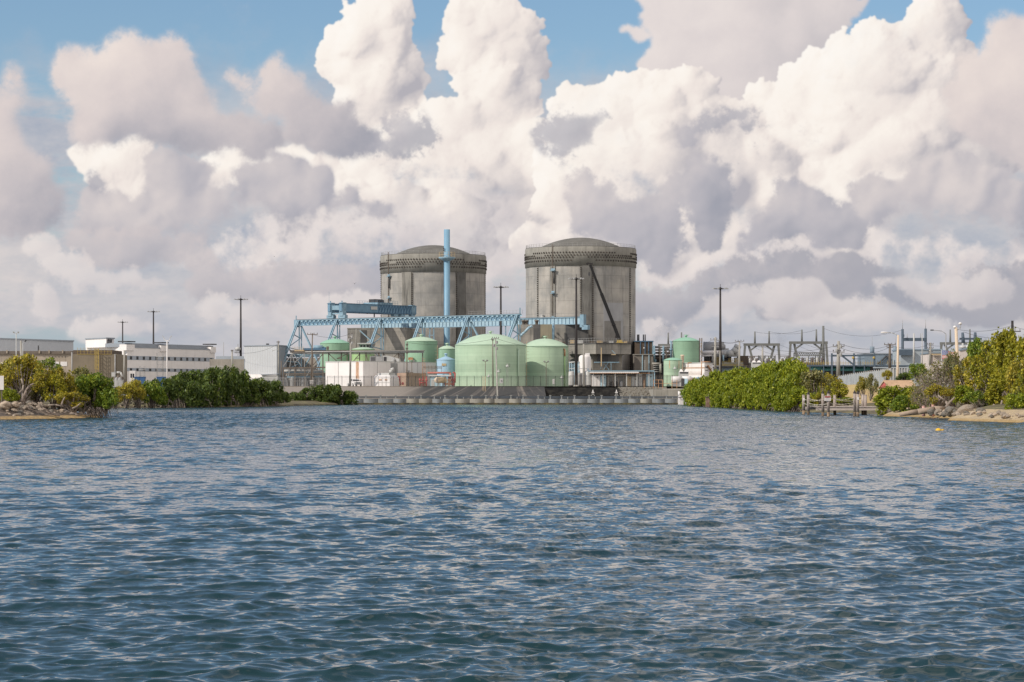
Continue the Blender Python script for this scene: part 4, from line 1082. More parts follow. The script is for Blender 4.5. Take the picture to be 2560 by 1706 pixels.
pole(5, 572, 455, 576, 1055, 766, 'slender dark pole crossing the leaning grey pole before the largest tank', 'wood', .17, ((.2, .4),))

def twin_flood(c, x, y0, y1, Y, label, r=.09, key='wood', w=.55):
    top, foot = at(c, x, y0, Y), at(c, x, y1, Y)
    foot.z = GRADE
    t = thing('floodlight_pole', foot, label, 'floodlight pole', 'twin floodlight poles')
    MB().tube(foot, top, r * 1.2, r, 8).build('pole', M[key], t)
    MB().bar(top - Vector((w, 0, -.05)), top + Vector((w, 0, .05)), .1).build('crossarm', M[key], t)
    for sx in (-1, 1):
        q = top + Vector((sx * w, -.1, .1))
        MB().add([q + Vector(v) for v in ((-.26, 0, 0), (.26, 0, 0), (.32, -.3, .42), (-.32, -.3, .42), (-.2, .22, .1), (.2, .22, .1), (.2, .1, .46), (-.2, .1, .46))], [(0, 1, 2, 3), (4, 5, 6, 7), (0, 1, 5, 4), (1, 2, 6, 5), (2, 3, 7, 6), (3, 0, 4, 7)]).build('lamp', M['lamp'], t)
    return t
twin_flood(5, 478, 738, 1055, 771, 'thin brown twin floodlight pole in front of the largest tank')
twin_flood(5, 1256, 752, 1055, 771, 'thin brown twin floodlight pole in front of the second big tank')
twin_flood(4, 1276, 745, 1050, 771, 'thin brown twin floodlight pole before the brown block wall')

def skeleton_mast(c, x, y0, y1, Y, label, w=.7):
    top, foot = at(c, x, y0, Y), at(c, x, y1, Y); foot.z = GRADE
    t = thing('instrument_mast', foot, label, 'mast', 'small instrument masts')
    s = MB()
    for o in (-w / 2, w / 2): s.bar(foot + Vector((o, 0, 0)), (top.x + o * .8, Y, top.z - .8), .08)
    z = GRADE + .5; k = 0
    while z < top.z - 1.2:
        s.bar((foot.x - w / 2, Y, z), (foot.x + w / 2, Y, z + .7 * (k % 2)), .05); z += .7; k += 1
    s.build('frame', M['greymetal'], t)
    s = MB(); s.lathe((top.x, Y, top.z - .8), [(.5, 0), (.35, .3), (.12, .45), (.05, .9)], 10); s.build('lamp_hood', M['lightmetal'], t)
    s = MB(); s.bar((top.x - .9, Y, top.z - .9), (top.x + .9, Y, top.z - .9), .07); s.bar((top.x + .75, Y, top.z - .9), (top.x + .75, Y, top.z + .1), .1); s.build('bracket', M['darksteel'], t)
    return t
skeleton_mast(5, 643, 838, 1050, 772, 'short lattice mast with a lamp hood behind the white cabinet on the fence')
skeleton_mast(5, 758, 768, 1050, 773, 'thin ladder-like mast with brackets right of the leaning grey pole', .5)
skeleton_mast(5, 520, 900, 1055, 769, 'short thin instrument post just right of the orange ladder', .35)
skeleton_mast(5, 1456, 915, 1055, 770, 'short instrument post below the lagged pipe of the second tank', .35)
skeleton_mast(11, 2040, 790, 1060, 780, 'grey instrument post with brackets in front of the small rusty-streaked tank', .5)

# cabinets
def cabinet(c, xl, xr, yt, yb, Y, key, label, name='cabinet', depth=.8, door=True, cat='cabinet'):
    lo, hi = box2(c, xl, xr, yt, yb, Y, depth)
    t = thing(name, (lo[0], Y, lo[2]), label, cat)
    MB().box(lo, hi).build('body', M[key], t)
    MB().box((lo[0] - .06, Y - .06, hi[2] + .003), (hi[0] + .06, Y + depth + .06, hi[2] + .1)).build('lid', M[key], t)
    if door: MB().box((lo[0] + .1, Y - .05, lo[2] + .12), (hi[0] - .1, Y - .002, hi[2] - .12)).build('door', M['lightmetal'], t)
    for sx in (lo[0] + .15, hi[0] - .15):
        MB().bar((sx, Y + depth / 2, GRADE - .1), (sx, Y + depth / 2, lo[2]), .1).build('leg', M['greymetal'], t)
    return t
t = cabinet(5, 662, 704, 960, 1016, 764.5, 'white', 'white cabinet with a dark dial mounted before the fence at the largest tank', depth=.5)
p = at(5, 683, 985, 764.4); MB().lathe(p, [(.16, -.1), (.16, .1), (.01, .12)], 10).build('dial', M['darksteel'], t)
cabinet(5, 1338, 1362, 968, 1025, 765, 'white', 'small pale cabinet behind the fence at the second big tank', depth=.5)
cabinet(2, 1266, 1306, 1160, 1200, 766, 'white', 'white box at the foot of the brown wooden utility pole', depth=.6, door=False)

# orange ladder to the bank
a = at(5, 447, 925, 761); b_ = at(5, 460, 1130, 748)
t = thing('bank_ladder', b_, 'orange tan caged ladder standing at the top edge of the stained bank', 'ladder')
s = MB()
for o in (0, .75): s.bar(b_ + Vector((o - .3, 0, -.3)), a + Vector((o, 0, 0)), .1)
s.build('rail', M['ochre'], t)
s = MB()
for k in range(16): f = k / 16; p = b_.lerp(a, f); s.bar(p + Vector((-.3 * (1 - f), 0, 0)), p + Vector((.75 - .3 * (1 - f), 0, 0)), .06)
s.build('rung_lattice', M['ochre'], t)
MB().box((b_.x - 1.0, b_.y - .8, b_.z - .6), (b_.x + 1.4, b_.y + 1.2, b_.z - .05)).build('footing', M['concretepole'], t)

# white box building
c0, c1, c2_ = Vector((-58.3, 800.5, 0)), Vector((-45.95, 790, 0)), Vector((-24.4, 822, 0))
zt = 13.0
t = thing('box_building', (c1.x, c1.y, GRADE), 'white windowless metal box building with a rust-stained ladder left of the tanks', 'building')
ft = [(c0.x, c0.y), (c1.x, c1.y), (c2_.x, c2_.y), (c2_.x - 12, c2_.y + 9.5)]
MB().prism([(x, y, GRADE) for x, y in ft], (0, 0, zt - GRADE)).build('wall', M['white'], t)
cc = Vector((-41.5, 808, 0))
MB().prism([tuple(Vector((x, y, zt + .003)) + (Vector((x, y, 0)) - cc).normalized() * .2) for x, y in ft], (0, 0, .22)).build('roof', M['lightmetal'], t)
n1 = Vector((-.63, -.77, 0))
def onleft(f, z, o): return c0.lerp(c1, f) + Vector((0, 0, z)) + n1 * o
s = MB()
for f in (.34, .345): s.bar(onleft(f, GRADE, .03), onleft(f, zt, .03), .07)
s.build('wall_joint', M['greymetal'], t)
s = MB(); s.prism([onleft(.80, GRADE + .5, .01), onleft(.90, GRADE + .9, .01), onleft(.89, zt - .2, .01), onleft(.82, zt - .1, .01)], n1 * .015); s.build('rust_streak', M['rust2'] if 'rust2' in M else mat('rust2', (0.62, 0.42, 0.30), 0.8, 0.25, 0.8, streak=0.9, streakcol=(0.72, 0.68, 0.66)), t)
s = MB()
for o in (.83, .87): s.bar(onleft(o, GRADE, .3), onleft(o, zt + .8, .3), .06)
for k in range(17): s.bar(onleft(.83, GRADE + .4 + k * .45, .3), onleft(.87, GRADE + .4 + k * .45, .3), .05)
s.build('ladder', M['rust'], t)
n2 = Vector((.83, -.56, 0))
def onright(f, z, o): return c1.lerp(c2_, f) + Vector((0, 0, z)) + n2 * o
s = MB()
for f in (.19, .37, .55, .74): s.bar(onright(f, GRADE, .03), onright(f, zt, .03), .1)
s.build('wall_joint', M['greymetal'], t)
s = MB(); s.prism([onright(.37, GRADE + 3, .02), onright(.46, GRADE + 3, .02), onright(.46, zt - .3, .02), onright(.37, zt - .3, .02)], n2 * .1); s.build('wall_panel', M['greymetal'], t)
# machines on its roof
def hvac(c, xl, xr, yt, yb, Y, label, key='greymetal', kind=0, z0=None):
    lo, hi = box2(c, xl, xr, yt, yb, Y, 3.0)
    if z0 is not None: lo = (lo[0], lo[1], z0)
    t = thing('rooftop_unit', (lo[0], Y, lo[2]), label, 'air handler')
    MB().box(lo, hi).build('casing', M[key], t)
    w = hi[0] - lo[0]; h = hi[2] - lo[2]
    s = MB()
    for k in range(5): s.box((lo[0] + w * .08, Y - .04, lo[2] + h * (.12 + .16 * k)), (lo[0] + w * .46, Y + .02, lo[2] + h * (.22 + .16 * k)))
    s.build('louvre', M['darksteel'], t)
    for f in (.3, .7):
        MB().lathe((lo[0] + w * f, Y + 1.5, hi[2] + .003), [(min(.9, w * .18), 0), (min(.9, w * .18), .25), (.05, .27)], 12).build('fan', M['darksteel'], t)
    return t
ZB_ = zt + .23
hvac(4, 738, 900, 672, 742, 803, 'grey louvred air handler at the left of the white building roof', z0=ZB_)
a = at(4, 905, 735, 808)
t = thing('roof_duct', (a.x, 808, ZB_), 'wedge-shaped pale duct right of the louvred air handler on the white roof', 'duct')
MB().prism([(a.x, 808, ZB_), (a.x + 5.2, 808, ZB_), (a.x + 5.2, 808, ZB_ + .9), (a.x + 1.6, 808, ZB_ + 1.9), (a.x, 808, ZB_ + 1.9)], (0, 2.4, 0)).build('casing', M['lightmetal'], t)
MB().box((a.x + .3, 807.96, ZB_ + .2), (a.x + 1.2, 808.1, ZB_ + 1.5)).build('louvre', M['darksteel'], t)
a = at(4, 1020, 860, 805)
t = thing('exhaust_duct', (a.x, 805, GRADE), 'grey elbow duct rising against the shaded side of the white box building', 'duct')
s = MB(); s.path([(a.x + .6, 804, 9.6), (a.x + .6, 804, ZB_ + .3), (a.x + 1.2, 804, ZB_ + .7)], .75, 12); s.build('elbow', M['greymetal'], t)
MB().box((a.x - .2, 802.8, GRADE), (a.x + 2.2, 805.4, 9.6)).build('stand', M['greymetal'], t)
for k in range(4): pass

# white generator housing
q0, q1, q2 = at(4, 790, 1060, 780), at(4, 1002, 1062, 776), at(4, 1112, 1045, 788)
for q in (q0, q1, q2): q.z = GRADE
t = thing('generator_housing', q1, 'white rounded generator housing on the ground in front of the white box building', 'generator')
hg = Z_(4, 945, 777)
sh = q0 + (q2 - q1)
MB().prism([q0, q1, q2, sh], (0, 0, hg - GRADE)).build('body', M['white'], t)
def ins(f, z): 
    m_ = (q0 + q1 + q2 + sh) / 4
    return [Vector((p.x + (m_.x - p.x) * f, p.y + (m_.y - p.y) * f, z)) for p in (q0, q1, q2, sh)]
r0, r1 = ins(-.02, hg), ins(.16, hg + .75)
s = MB(); s.add(r0 + r1, [(0, 1, 5, 4), (1, 2, 6, 5), (2, 3, 7, 6), (3, 0, 4, 7), (4, 5, 6, 7), (3, 2, 1, 0)]); s.build('roof', M['white'], t)
s = MB(); s.prism(ins(.3, hg + .753), (0, 0, .7)); s.build('hood', M['lightmetal'], t)
p = ins(.3, hg + 1.45)[1]; s = MB(); s.tube(p + Vector((.5, .8, 0)), p + Vector((.5, .8, .9)), .55, n=12); s.tube(p + Vector((.5, .8, .9)), p + Vector((1.4, .8, 1.3)), .5, n=12); s.build('exhaust', M['lightmetal'], t)
for f in (.36, .44, .7, .78):
    c = q0.lerp(q1, f) + Vector((0, -.05, 2.0)); MB().lathe(c, [(.2, -.16), (.2, .16), (.02, .2)], 8).build('vent', M['rust'], t)
s = MB()
for f in (.02, .5, .98): p = q0.lerp(q1, f); s.bar(p + Vector((0, -.06, 0)), p + Vector((0, -.06, hg - GRADE)), .12)
s.bar(q0 + Vector((0, -.06, 1.2)), q1 + Vector((0, -.06, 1.2)), .08); s.build('edge_trim', M['lightmetal'], t)

# white pickup seen from the front
def pickup(p, rot, label):
    t = thing('pickup_truck', p, label, 'pickup truck')
    def B(lo, hi): return MB().box(lo, hi)
    body = MB()                                     # x across, y along (nose at -y)
    W, L = 1.0, 5.6
    prof = [(-.1, .45), (-.1, 1.05), (.1, 1.18), (1.35, 1.28), (1.5, 1.3), (5.5, 1.3), (5.55, .5)]
    body.prism([(-W, y, z) for y, z in prof], (2 * W, 0, 0)); o = body.build('body', M['white'], t)
    cabn = MB(); cabn.add([(-.95, 1.45, 1.3), (.95, 1.45, 1.3), (.95, 3.6, 1.3), (-.95, 3.6, 1.3), (-.78, 2.15, 1.93), (.78, 2.15, 1.93), (.8, 3.45, 1.93), (-.8, 3.45, 1.93)], [(0, 1, 5, 4), (1, 2, 6, 5), (2, 3, 7, 6), (3, 0, 4, 7), (4, 5, 6, 7)])
    cabn.build('cab', M['white'], t)
    MB().quad((-.86, 1.50, 1.36), (.86, 1.50, 1.36), (.74, 2.09, 1.87), (-.74, 2.09, 1.87)).build('windscreen', M['glass'], t)
    for sx in (-1, 1):
        MB().quad((sx * .955, 1.85, 1.36), (sx * .955, 3.5, 1.36), (sx * .825, 3.4, 1.86), (sx * .81, 2.25, 1.86)).build('window', M['glass'], t)
        MB().box((sx * .75 - .2, -.14, .85), (sx * .75 + .2, -.1, 1.08)).build('headlight', M['lamp'], t)
        MB().box((sx * 1.12 - .12, 1.7, 1.35), (sx * 1.12 + .12, 1.8, 1.6)).build('mirror', M['darksteel'], t)
        for y in (.95, 4.5):
            w = MB().tube((sx * 1.0 - .12, y, .4), (sx * 1.0 + .12, y, .4), .4, n=16).build('wheel', M['darksteel'], t); MB().tube((sx * 1.125 - .01, y, .4), (sx * 1.125 + .01, y, .4), .24, n=14).build('rim', M['lightmetal'], w)
    MB().box((-.55, -.13, .78), (.55, -.1, 1.05)).build('grille', M['darksteel'], t)
    MB().box((-.98, -.2, .45), (.98, -.1, .72)).build('bumper', M['greymetal'], t)
    t.location = p; t.rotation_euler = (0, 0, rot)
    return t
def at0(fn, *a):                                      # builders that model round the origin
    return fn(*a)
_p = at(4, 590, 1040, 783); _p.z = GRADE
_loc = _p.copy()
def build_pickup():
    t = pickup(Vector((0, 0, 0)), 0, 'white pickup truck parked nose-on below the rust-stained wall of the white building')
    t.location = _loc; t.rotation_euler = (0, 0, R(22)); t.scale = (1.25,) * 3
build_pickup()

# brown wall block, red pipes, blue shed, ochre tank
a, b_, c = at(4, 1085, 1050, 797), at(4, 1208, 1050, 792), at(4, 1462, 960, 806)
t = prism_building('block_building', [(a.x, 799), (b_.x, 793), (c.x, 806), (c.x - 5, 812)], GRADE, Z_(4, 884, 795), mat('tanwall', (0.36, 0.26, 0.20), 0.9, 0.15, 0.4, streak=0.3), 'low tan and brown block building between the generator and the red pipes', 'building')
MB().box((b_.x - .3, 792.7, Z_(4, 884, 795) + .003), (b_.x + 2, 794, Z_(4, 876, 795))).build('roof_cap', M['brownsteel'], t)
s = MB(); p = at(4, 1235, 862, 790.5); s.lathe(p, [(.55, -.05), (.55, .1), (.05, .2)], 10); s.bar(p, (p.x, p.y, GRADE), .1); s.build('lamp', M['darksteel'], t)
t = thing('red_pipework', at(4, 1640, 1040, 786), 'red painted fire pipes with valves left of the largest tank', 'pipes')
def P_(x, y, Y): 
    q = at(4, x, y, Y); q.z = max(q.z, GRADE + .1); return q
s = MB(); s.path([P_(1480, 882, 790), P_(1770, 882, 788), P_(1770, 1010, 788)], .3, 10); s.build('pipe', M['red'] if 0 else mat('redpipe', (0.42, 0.15, 0.12), 0.6, 0.15, 0.6), t)
for x in (1380, 1420, 1465, 1705, 1750, 1795, 1815):
    s = MB(); s.tube(P_(x, 1050, 784), P_(x, 950 - 20 * (x % 3), 784), .2, n=8); s.lathe(P_(x, 985, 784), [(.3, 0), (.42, .15), (.42, .35), (.2, .5)], 10); s.build('valve', M['red'], t)
s = MB(); s.path([P_(1370, 1010, 785), P_(1470, 1010, 785)], .22, 8); s.path([P_(1690, 1025, 785), P_(1820, 1025, 785)], .28, 8); s.path([P_(1800, 880, 788), P_(1830, 880, 788), P_(1830, 1010, 788)], .22, 8); s.build('header_pipe', M['red'], t)
t2 = thing('fire_pipe', P_(1120, 1040, 783), 'short bent red pipe beside the tan block building', 'pipe')
s = MB(); s.path([P_(1100, 930, 784), P_(1118, 930, 784), P_(1122, 985, 784), P_(1130, 1040, 784)], .2, 8); s.build('pipe', M['red'], t2)
s = MB(); s.lathe(P_(1160, 1035, 783), [(.35, 0), (.42, .2), (.3, .7), (.05, .8)], 10); s.build('hydrant', M['red'], t2)
lo, hi = box2(4, 1508, 1640, 925, 1042, 783, 4)
t = thing('pump_shed', (lo[0], 783, GRADE), 'small pale blue shed with a white roof left of the largest tank', 'shed')
MB().box((lo[0], 783, GRADE), (hi[0], 787, hi[2])).build('wall', mat('paleblue', (0.42, 0.58, 0.66), 0.6, 0.08, 0.4), t)
MB().box((lo[0] - .5, 782.5, hi[2] + .003), (hi[0] + 3.2, 787.5, hi[2] + .25)).build('roof', M['white'], t)
MB().box((lo[0] + .4, 782.94, GRADE), (lo[0] + 1.4, 783.1, GRADE + 2.1)).build('door', M['lightmetal'], t)
p = P_(1600, 975, 779.5)
t = thing('horizontal_tank', (p.x, 779.5, GRADE), 'ochre horizontal tank on legs in front of the pale blue shed', 'tank')
z = Z_(4, 975, 779.5)
MB().tube((p.x, 779.5, z), (p.x + 2.4, 781.2, z), .92, n=20).build('shell', M['ochre'], t)
MB().ball((p.x, 779.5, z), .9, 14).build('end_cap', M['creampole'], t)
for k in range(2): q = Vector((p.x + .5 + 1.3 * k, 779.9 + .9 * k, GRADE)); MB().bar(q, q + Vector((0, 0, z - GRADE)), .3).build('leg', M['greymetal'], t)
s = MB()
for k in range(6): s.bar((p.x + 2.5 + k * .35, 779, GRADE), (p.x + 2.3 + k * .35, 779, z + .3), .1)
s.bar((p.x + 2.4, 779, z + .3), (p.x + 4.3, 779, z + .3), .1); s.build('pipe_rack_trim', M['ochre'], t)
# scaffold with red-white ladder beside the blue tank
p = P_(1430, 880, 800)
t = thing('scaffold', (p.x, 800, GRADE), 'pipe scaffold with a faded red ladder between white building and pale blue tank', 'scaffold')
s = MB()
for o in (-.4, .4): s.bar((p.x + o, 800, GRADE), (p.x + o, 800, Z_(4, 757, 800)), .14)
for k in range(16): s.bar((p.x - .4, 800, GRADE + .5 + k * .55), (p.x + .4, 800, GRADE + .5 + k * .55), .1)
s.build('ladder', M['rust'], t)
s = MB()
for y in (800, 812, 822): s.bar(at(4, 1420, y, 800), at(4, 1665, y + 3, 800), .12)
for x in (1490, 1530, 1580, 1600, 1650): s.bar(at(4, x, 790, 800), at(4, x + 6, 880, 800), .1)
s.build('frame', M['brownsteel'], t)

# grey pipe bridge and steelwork
t = thing('pipe_bridge', at(4, 700, 600, 818), 'long rusty grey pipe bridge on trestles above the white box building', 'pipe bridge')
x0, x1 = X_(2, 1040, 818), X_(4, 1432, 818)
zb, zt2 = Z_(4, 628, 818), Z_(4, 594, 818)
MB().box((x0, 817, zb), (x1, 818.2, zt2 - .15)).build('girder', M['greymetal'], t)
MB().box((x0 - .3, 816.4, zt2 - .147), (x1 + .2, 819.2, zt2)).build('deck', M['brownsteel'], t)
for x in (140, 215, 377, 450, 610, 690, 855, 915, 1105, 1175, 1415):
    q = at(4, x, 630, 818)
    s = MB(); s.bar((q.x, 817.6, GRADE), (q.x, 817.6, zb), .32); s.build('leg', M['brownsteel'], t)
s = MB()
for xa, ya, xb, yb in ((0, 800, 140, 640), (215, 640, 330, 745), (320, 700, 450, 640), (320, 700, 377, 700), (530, 735, 610, 640), (555, 695, 610, 695), (690, 640, 720, 735), (1040, 690, 1105, 630), (1110, 640, 1170, 700), (915, 640, 1000, 740)):
    s.bar(at(4, xa, ya, 817.3), at(4, xb, yb, 817.3), .24)
s.build('bracing_lattice', M['brownsteel'], t)
s = MB(); s.tube(at(2, 1210, 830, 816.5), at(4, 1430, 600, 816.5), .16, n=6); s.tube(at(2, 1040, 850, 819), at(4, 1180, 640, 819), .2, n=6); s.build('pipe', M['lightmetal'], t)
# lower frames left of the white building
t = thing('pipe_rack', at(2, 1200, 1170, 808), 'low dark steel pipe rack crowded with grey pipes left of the white box building', 'pipe rack')
Yp = 808
for x in (960, 1095, 1210, 1300, 1418):
    MB().bar((X_(2, x, Yp), Yp, GRADE), at(2, x, 1010 if x < 1250 else 830, Yp), .32).build('leg', M['brownsteel'], t)
s = MB(); s.bar(at(2, 955, 1018, Yp), at(2, 1450, 1010, Yp), .45); s.bar(at(2, 955, 1085, Yp), at(2, 1450, 1075, Yp), .25); s.bar(at(2, 1060, 835, Yp), at(2, 1215, 835, Yp), .3); s.build('beam', M['brownsteel'], t)
s = MB()
for xa, ya, xb, yb in ((960, 1000, 1060, 850), (1060, 850, 1100, 1000), (1075, 850, 1165, 990), (1205, 850, 1085, 960), (1205, 835, 1205, 1010), (1030, 1130, 1060, 1180), (1230, 1110, 1290, 1000), (1020, 1110, 1055, 860)):
    s.bar(at(2, xa, ya, Yp), at(2, xb, yb, Yp), .2)
s.build('bracing_lattice', M['greymetal'], t)
rr = random.Random(8)
for k in range(9):
    y = 1035 + k * 14; s = MB(); s.tube(at(2, 965 + rr.uniform(0, 60), y, Yp + 1 + k * .2), at(2, 1440 - rr.uniform(0, 80), y - 3, Yp + 1 + k * .2), rr.uniform(.12, .32), n=8); s.build('pipe', M[rr.choice(['greymetal', 'lightmetal', 'darksteel', 'crane', 'concretepole'])], t)
for k in range(7):
    x = 1000 + k * 62; q = at(2, x, 1150, Yp + 2.5); s = MB(); s.lathe((q.x, Yp + 2.5, GRADE), [(rr.uniform(.5, .9), 0), (rr.uniform(.5, .9), rr.uniform(1.4, 3.2)), (.2, rr.uniform(3.4, 3.9)), (.05, 4.0)], 12); s.build('vessel', M[rr.choice(['darksteel', 'brownsteel', 'auxdark', 'greymetal'])], t)
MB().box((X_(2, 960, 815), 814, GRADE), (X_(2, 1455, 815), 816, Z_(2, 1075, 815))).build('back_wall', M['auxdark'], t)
# blue vessel on the upper frame
a, b_ = at(2, 1090, 805, 812), at(2, 1420, 782, 812)
t = thing('deck_machine', a, 'dark blue horizontal machine on a railed deck below the left crane tower', 'machine')
MB().box((a.x, 811, a.z - .5), (X_(2, 1205, 812), 813.5, a.z - .1)).build('deck', M['ochre'], t)
MB().box((X_(2, 1190, 812), 811, Z_(2, 812, 812)), (X_(2, 1450, 812), 813, Z_(2, 788, 812))).build('base', M['cranedark'], t)
MB().tube(at(2, 1310, 780, 812), at(2, 1415, 780, 812), .68, n=16).build('drum', M['crane'], t)
MB().tube(at(2, 1415, 784, 812), at(2, 1450, 800, 812), .5, n=12).build('motor', M['cranedark'], t)
s = MB()
for k in range(8): p = at(2, 1070 + k * 18, 815, 811); s.bar(p, p + Vector((0, 0, 1.4)), .07)
for y in (785, 800): s.bar(at(2, 1070, y, 811), at(2, 1200, y, 811), .07)
s.build('railing', M['ochre'], t)
MB().box((X_(2, 1460, 812), 811.5, Z_(2, 808, 812)), (X_(2, 1485, 812), 812.5, Z_(2, 768, 812))).build('control_box', M['brownsteel'], t)

# concrete wall behind, left of the crane
a, b_ = at(2, 985, 900, 900), at(2, 1390, 900, 895)
prism_building('concrete_wall', [(a.x, 900), (b_.x, 894), (b_.x, 897), (a.x, 903)], GRADE, Z_(2, 902, 900), M['aux'], 'weathered concrete wall behind the pipe rack under the left crane tower', 'wall')
t = thing('pipe_header', at(2, 1230, 870, 893), 'pale blue pipes on supports along the top of the weathered concrete wall', 'pipes')
s = MB(); s.tube(at(2, 1000, 868, 892), at(2, 1380, 856, 892), .4, n=8); s.tube(at(2, 1010, 885, 892), at(2, 1380, 878, 892), .3, n=8); s.build('pipe', M['cranelite'], t)
for x in (1060, 1160, 1260, 1350): MB().bar((X_(2, x, 892), 892, GRADE), at(2, x, 858, 892), .3).build('support', M['greymetal'], t)

# annex with two white domes, mobile crane on its roof
xa, xc, xb = X_(5, 1542, 824), X_(5, 1890, 812), X_(5, 2340, 818)
ft = [(xa, 826), (xc, 812), (xb, 818), (xb - 2, 842), (xa + 2, 846)]
z0, z1 = Z_(5, 640, 813), Z_(5, 512, 813)
t = thing('annex_building', (xc, 820, GRADE), 'grey concrete annex with two white domes below the black crane boom', 'building')
MB().prism([(x, y, z0) for x, y in ft], (0, 0, z1 - z0)).build('wall', M['aux'], t)
cxx, cyy = sum(p[0] for p in ft) / 5, sum(p[1] for p in ft) / 5
MB().prism([(cxx + (x - cxx) * 1.02, cyy + (y - cyy) * 1.02, z1 + .003) for x, y in ft], (0, 0, .35)).build('roof', M['auxdark'], t)
MB().prism([(xa + .4, 828, GRADE), (X_(5, 1850, 816), 818, GRADE), (X_(5, 2230, 822), 822, GRADE), (X_(5, 2230, 822), 840, GRADE), (xa + 1, 844, GRADE)], (0, 0, z0 - GRADE - .003)).build('lower_wall', M['aux'], t)
MB().box((X_(5, 1915, 816), 816.5, Z_(5, 735, 816)), (X_(5, 2185, 816), 823, z0 - .1)).build('recess_shade', M['auxdark'], t)  # dark block under the overhang, its colour standing in for shade
MB().box((X_(5, 1915, 816), 816.4, Z_(5, 735, 816) + .1), (X_(5, 2050, 816), 816.6, z0 - .3)).build('shutter', M['darksteel'], t)
for x in (2167, 2240):
    p = at(5, x, 587, 812.9 + (x - 1890) * 6 / 450); MB().ball(p, .42, 12).build('dome_camera', M['white'], t)
s = MB(); s.bar(at(5, 1870, 748, 811), at(5, 2190, 748, 813), .5, .3); s.build('walkway', M['crane'], t)
s = MB()
for xa_, ya, xb_, yb in ((1985, 752, 2060, 845), (2050, 752, 1990, 840), (2085, 752, 2085, 845), (1985, 752, 1950, 830)): s.bar(at(5, xa_, ya, 812), at(5, xb_, yb, 812), .16)
s.build('walkway_brace_lattice', M['crane'], t)
s = MB(); s.bar(at(5, 2095, 595, 812), at(5, 2140, 640, 812), .18); s.build('davit_arm', M['crane'], t)
MB().box((X_(5, 2090, 812), 811, Z_(5, 655, 812)), (X_(5, 2145, 812), 813, Z_(5, 645, 812))).build('davit_tray', M['ochre'], t)
s = MB()
n = 26
for k in range(n):
    f = k / (n - 1); p = Vector((xa + (xb - xa) * f, 827 - 14 * min(1, f / .43) + 6 * max(0, f - .43) / .57 + .6, z1 + .35)); s.bar(p, p + Vector((0, 0, 1.5)), .08)
for z in (.7, 1.5):
    s.bar((xa, 826.6, z1 + .35 + z), (xc, 812.8, z1 + .35 + z), .07); s.bar((xc, 812.8, z1 + .35 + z), (xb, 818.6, z1 + .35 + z), .07)
s.build('railing', M['greymetal'], t)
s = MB(); s.bar(at(5, 1960, 560, 811), at(5, 1960, 800, 811), .3); s.build('downpipe', M['ochre'], t)
# crates and gear on the annex roof
for k, (x, w, h, key) in enumerate(((1460, 40, 30, 'brownsteel'), (1560, 55, 50, 'ochre'), (1655, 70, 45, 'lightmetal'), (1750, 45, 30, 'auxdark'), (1810, 60, 34, 'brownsteel'), (1905, 70, 42, 'ochre'), (1990, 44, 28, 'auxdark'), (2060, 56, 38, 'lightmetal'), (2255, 36, 36, 'ochre'), (2300, 30, 30, 'brownsteel'))):
    if x < 1600: 
        Yb, zz = 832 + k, z1 + .36
    else: Yb, zz = 826 + k * .8, z1 + .36
    xx0 = X_(5, x, Yb); ww = w * .1955 / F * Yb
    o = MB().box((xx0, Yb, zz), (xx0 + ww, Yb + 2, zz + h * .1955 / F * Yb)).box((xx0 - .1, Yb - .1, zz + h * .1955 / F * Yb * .8), (xx0 + ww + .1, Yb + 2.1, zz + h * .1955 / F * Yb * .88)).build('roof_crate', M[key], loc=(xx0, Yb, zz))
    tag(o, ['brown crate', 'tan tarp-covered crate', 'wide pale crate', 'small dark crate', 'flat brown crate', 'long tan crate', 'dark box', 'pale box', 'small tan box', 'small brown box'][k] + ' on the annex roof ' + ['at its left end', 'near the left end', 'left of the tall black mast', 'right of the wide pale crate', 'among the roof clutter', 'near the middle of the railing', 'left of the pale box', 'left of the crane boom foot', 'right of the yellow crane base', 'at the far right corner'][k], 'crate', 'crates on the annex roof')

b0, b1 = at(5, 2195, 465, 836), at(6, 1230, 535, 836)
t = thing('mobile_crane', (b0.x, 836, z1 + .36), 'mobile crane with a long black telescopic boom and yellow base on the annex roof', 'crane')
d = b1 - b0
MB().bar(b0, b0 + d * .62, 1.15, 1.05).build('boom_section', mat('boomblack', (0.012, 0.012, 0.013), 0.5, 0.2, 0.5), t)
MB().bar(b0 + d * .60, b0 + d * 1.0, .82, .78).build('boom_section', mat('boomblack', (0.012, 0.012, 0.013), 0.5, 0.2, 0.5), t)
MB().bar(b0 + d * .20, b0 + d * .205 + Vector((0, 0, .1)), 1.5, 1.4).build('boom_collar', M['mastblack'], t)
lo, hi = box2(5, 2165, 2230, 462, 506, 834.5, 3)
MB().box((lo[0], 834.5, z1 + .36), (hi[0], 838, hi[2])).box((lo[0] - .3, 834.2, z1 + .36), (hi[0] + .5, 838.3, z1 + 1.0)).build('base', M['yellow'], t)
s = MB(); s.bar(b0 + Vector((-1.2, -.2, .6)), b0 + d * .12, .4); s.tube(b0 + Vector((-1.4, 0, .8)), b0 + Vector((-.5, 0, 1.2)), .4, n=10); s.build('ram', M['mastblack'], t)
s = MB(); s.bar(b1 + Vector((-.9, 0, .5)), b1 + Vector((.8, 0, .3)), .6, .5); s.tube(b1 + Vector((-1.0, -.15, .3)), b1 + Vector((-1.0, .15, .3)), .35, n=10); s.build('boom_head', M['mastblack'], t)
hk = at(6, 1218, 655, 836); s = MB(); s.bar((hk.x, 836, b1.z), hk, .06); s.build('cable', M['cable'], t)
s = MB(); s.box((hk.x - .28, 835.8, hk.z - .6), (hk.x + .28, 836.2, hk.z + .6)); s.bar((hk.x, 836, hk.z - .6), (hk.x, 836, hk.z - 1.3), .12); s.build('hook_block', M['darksteel'], t)

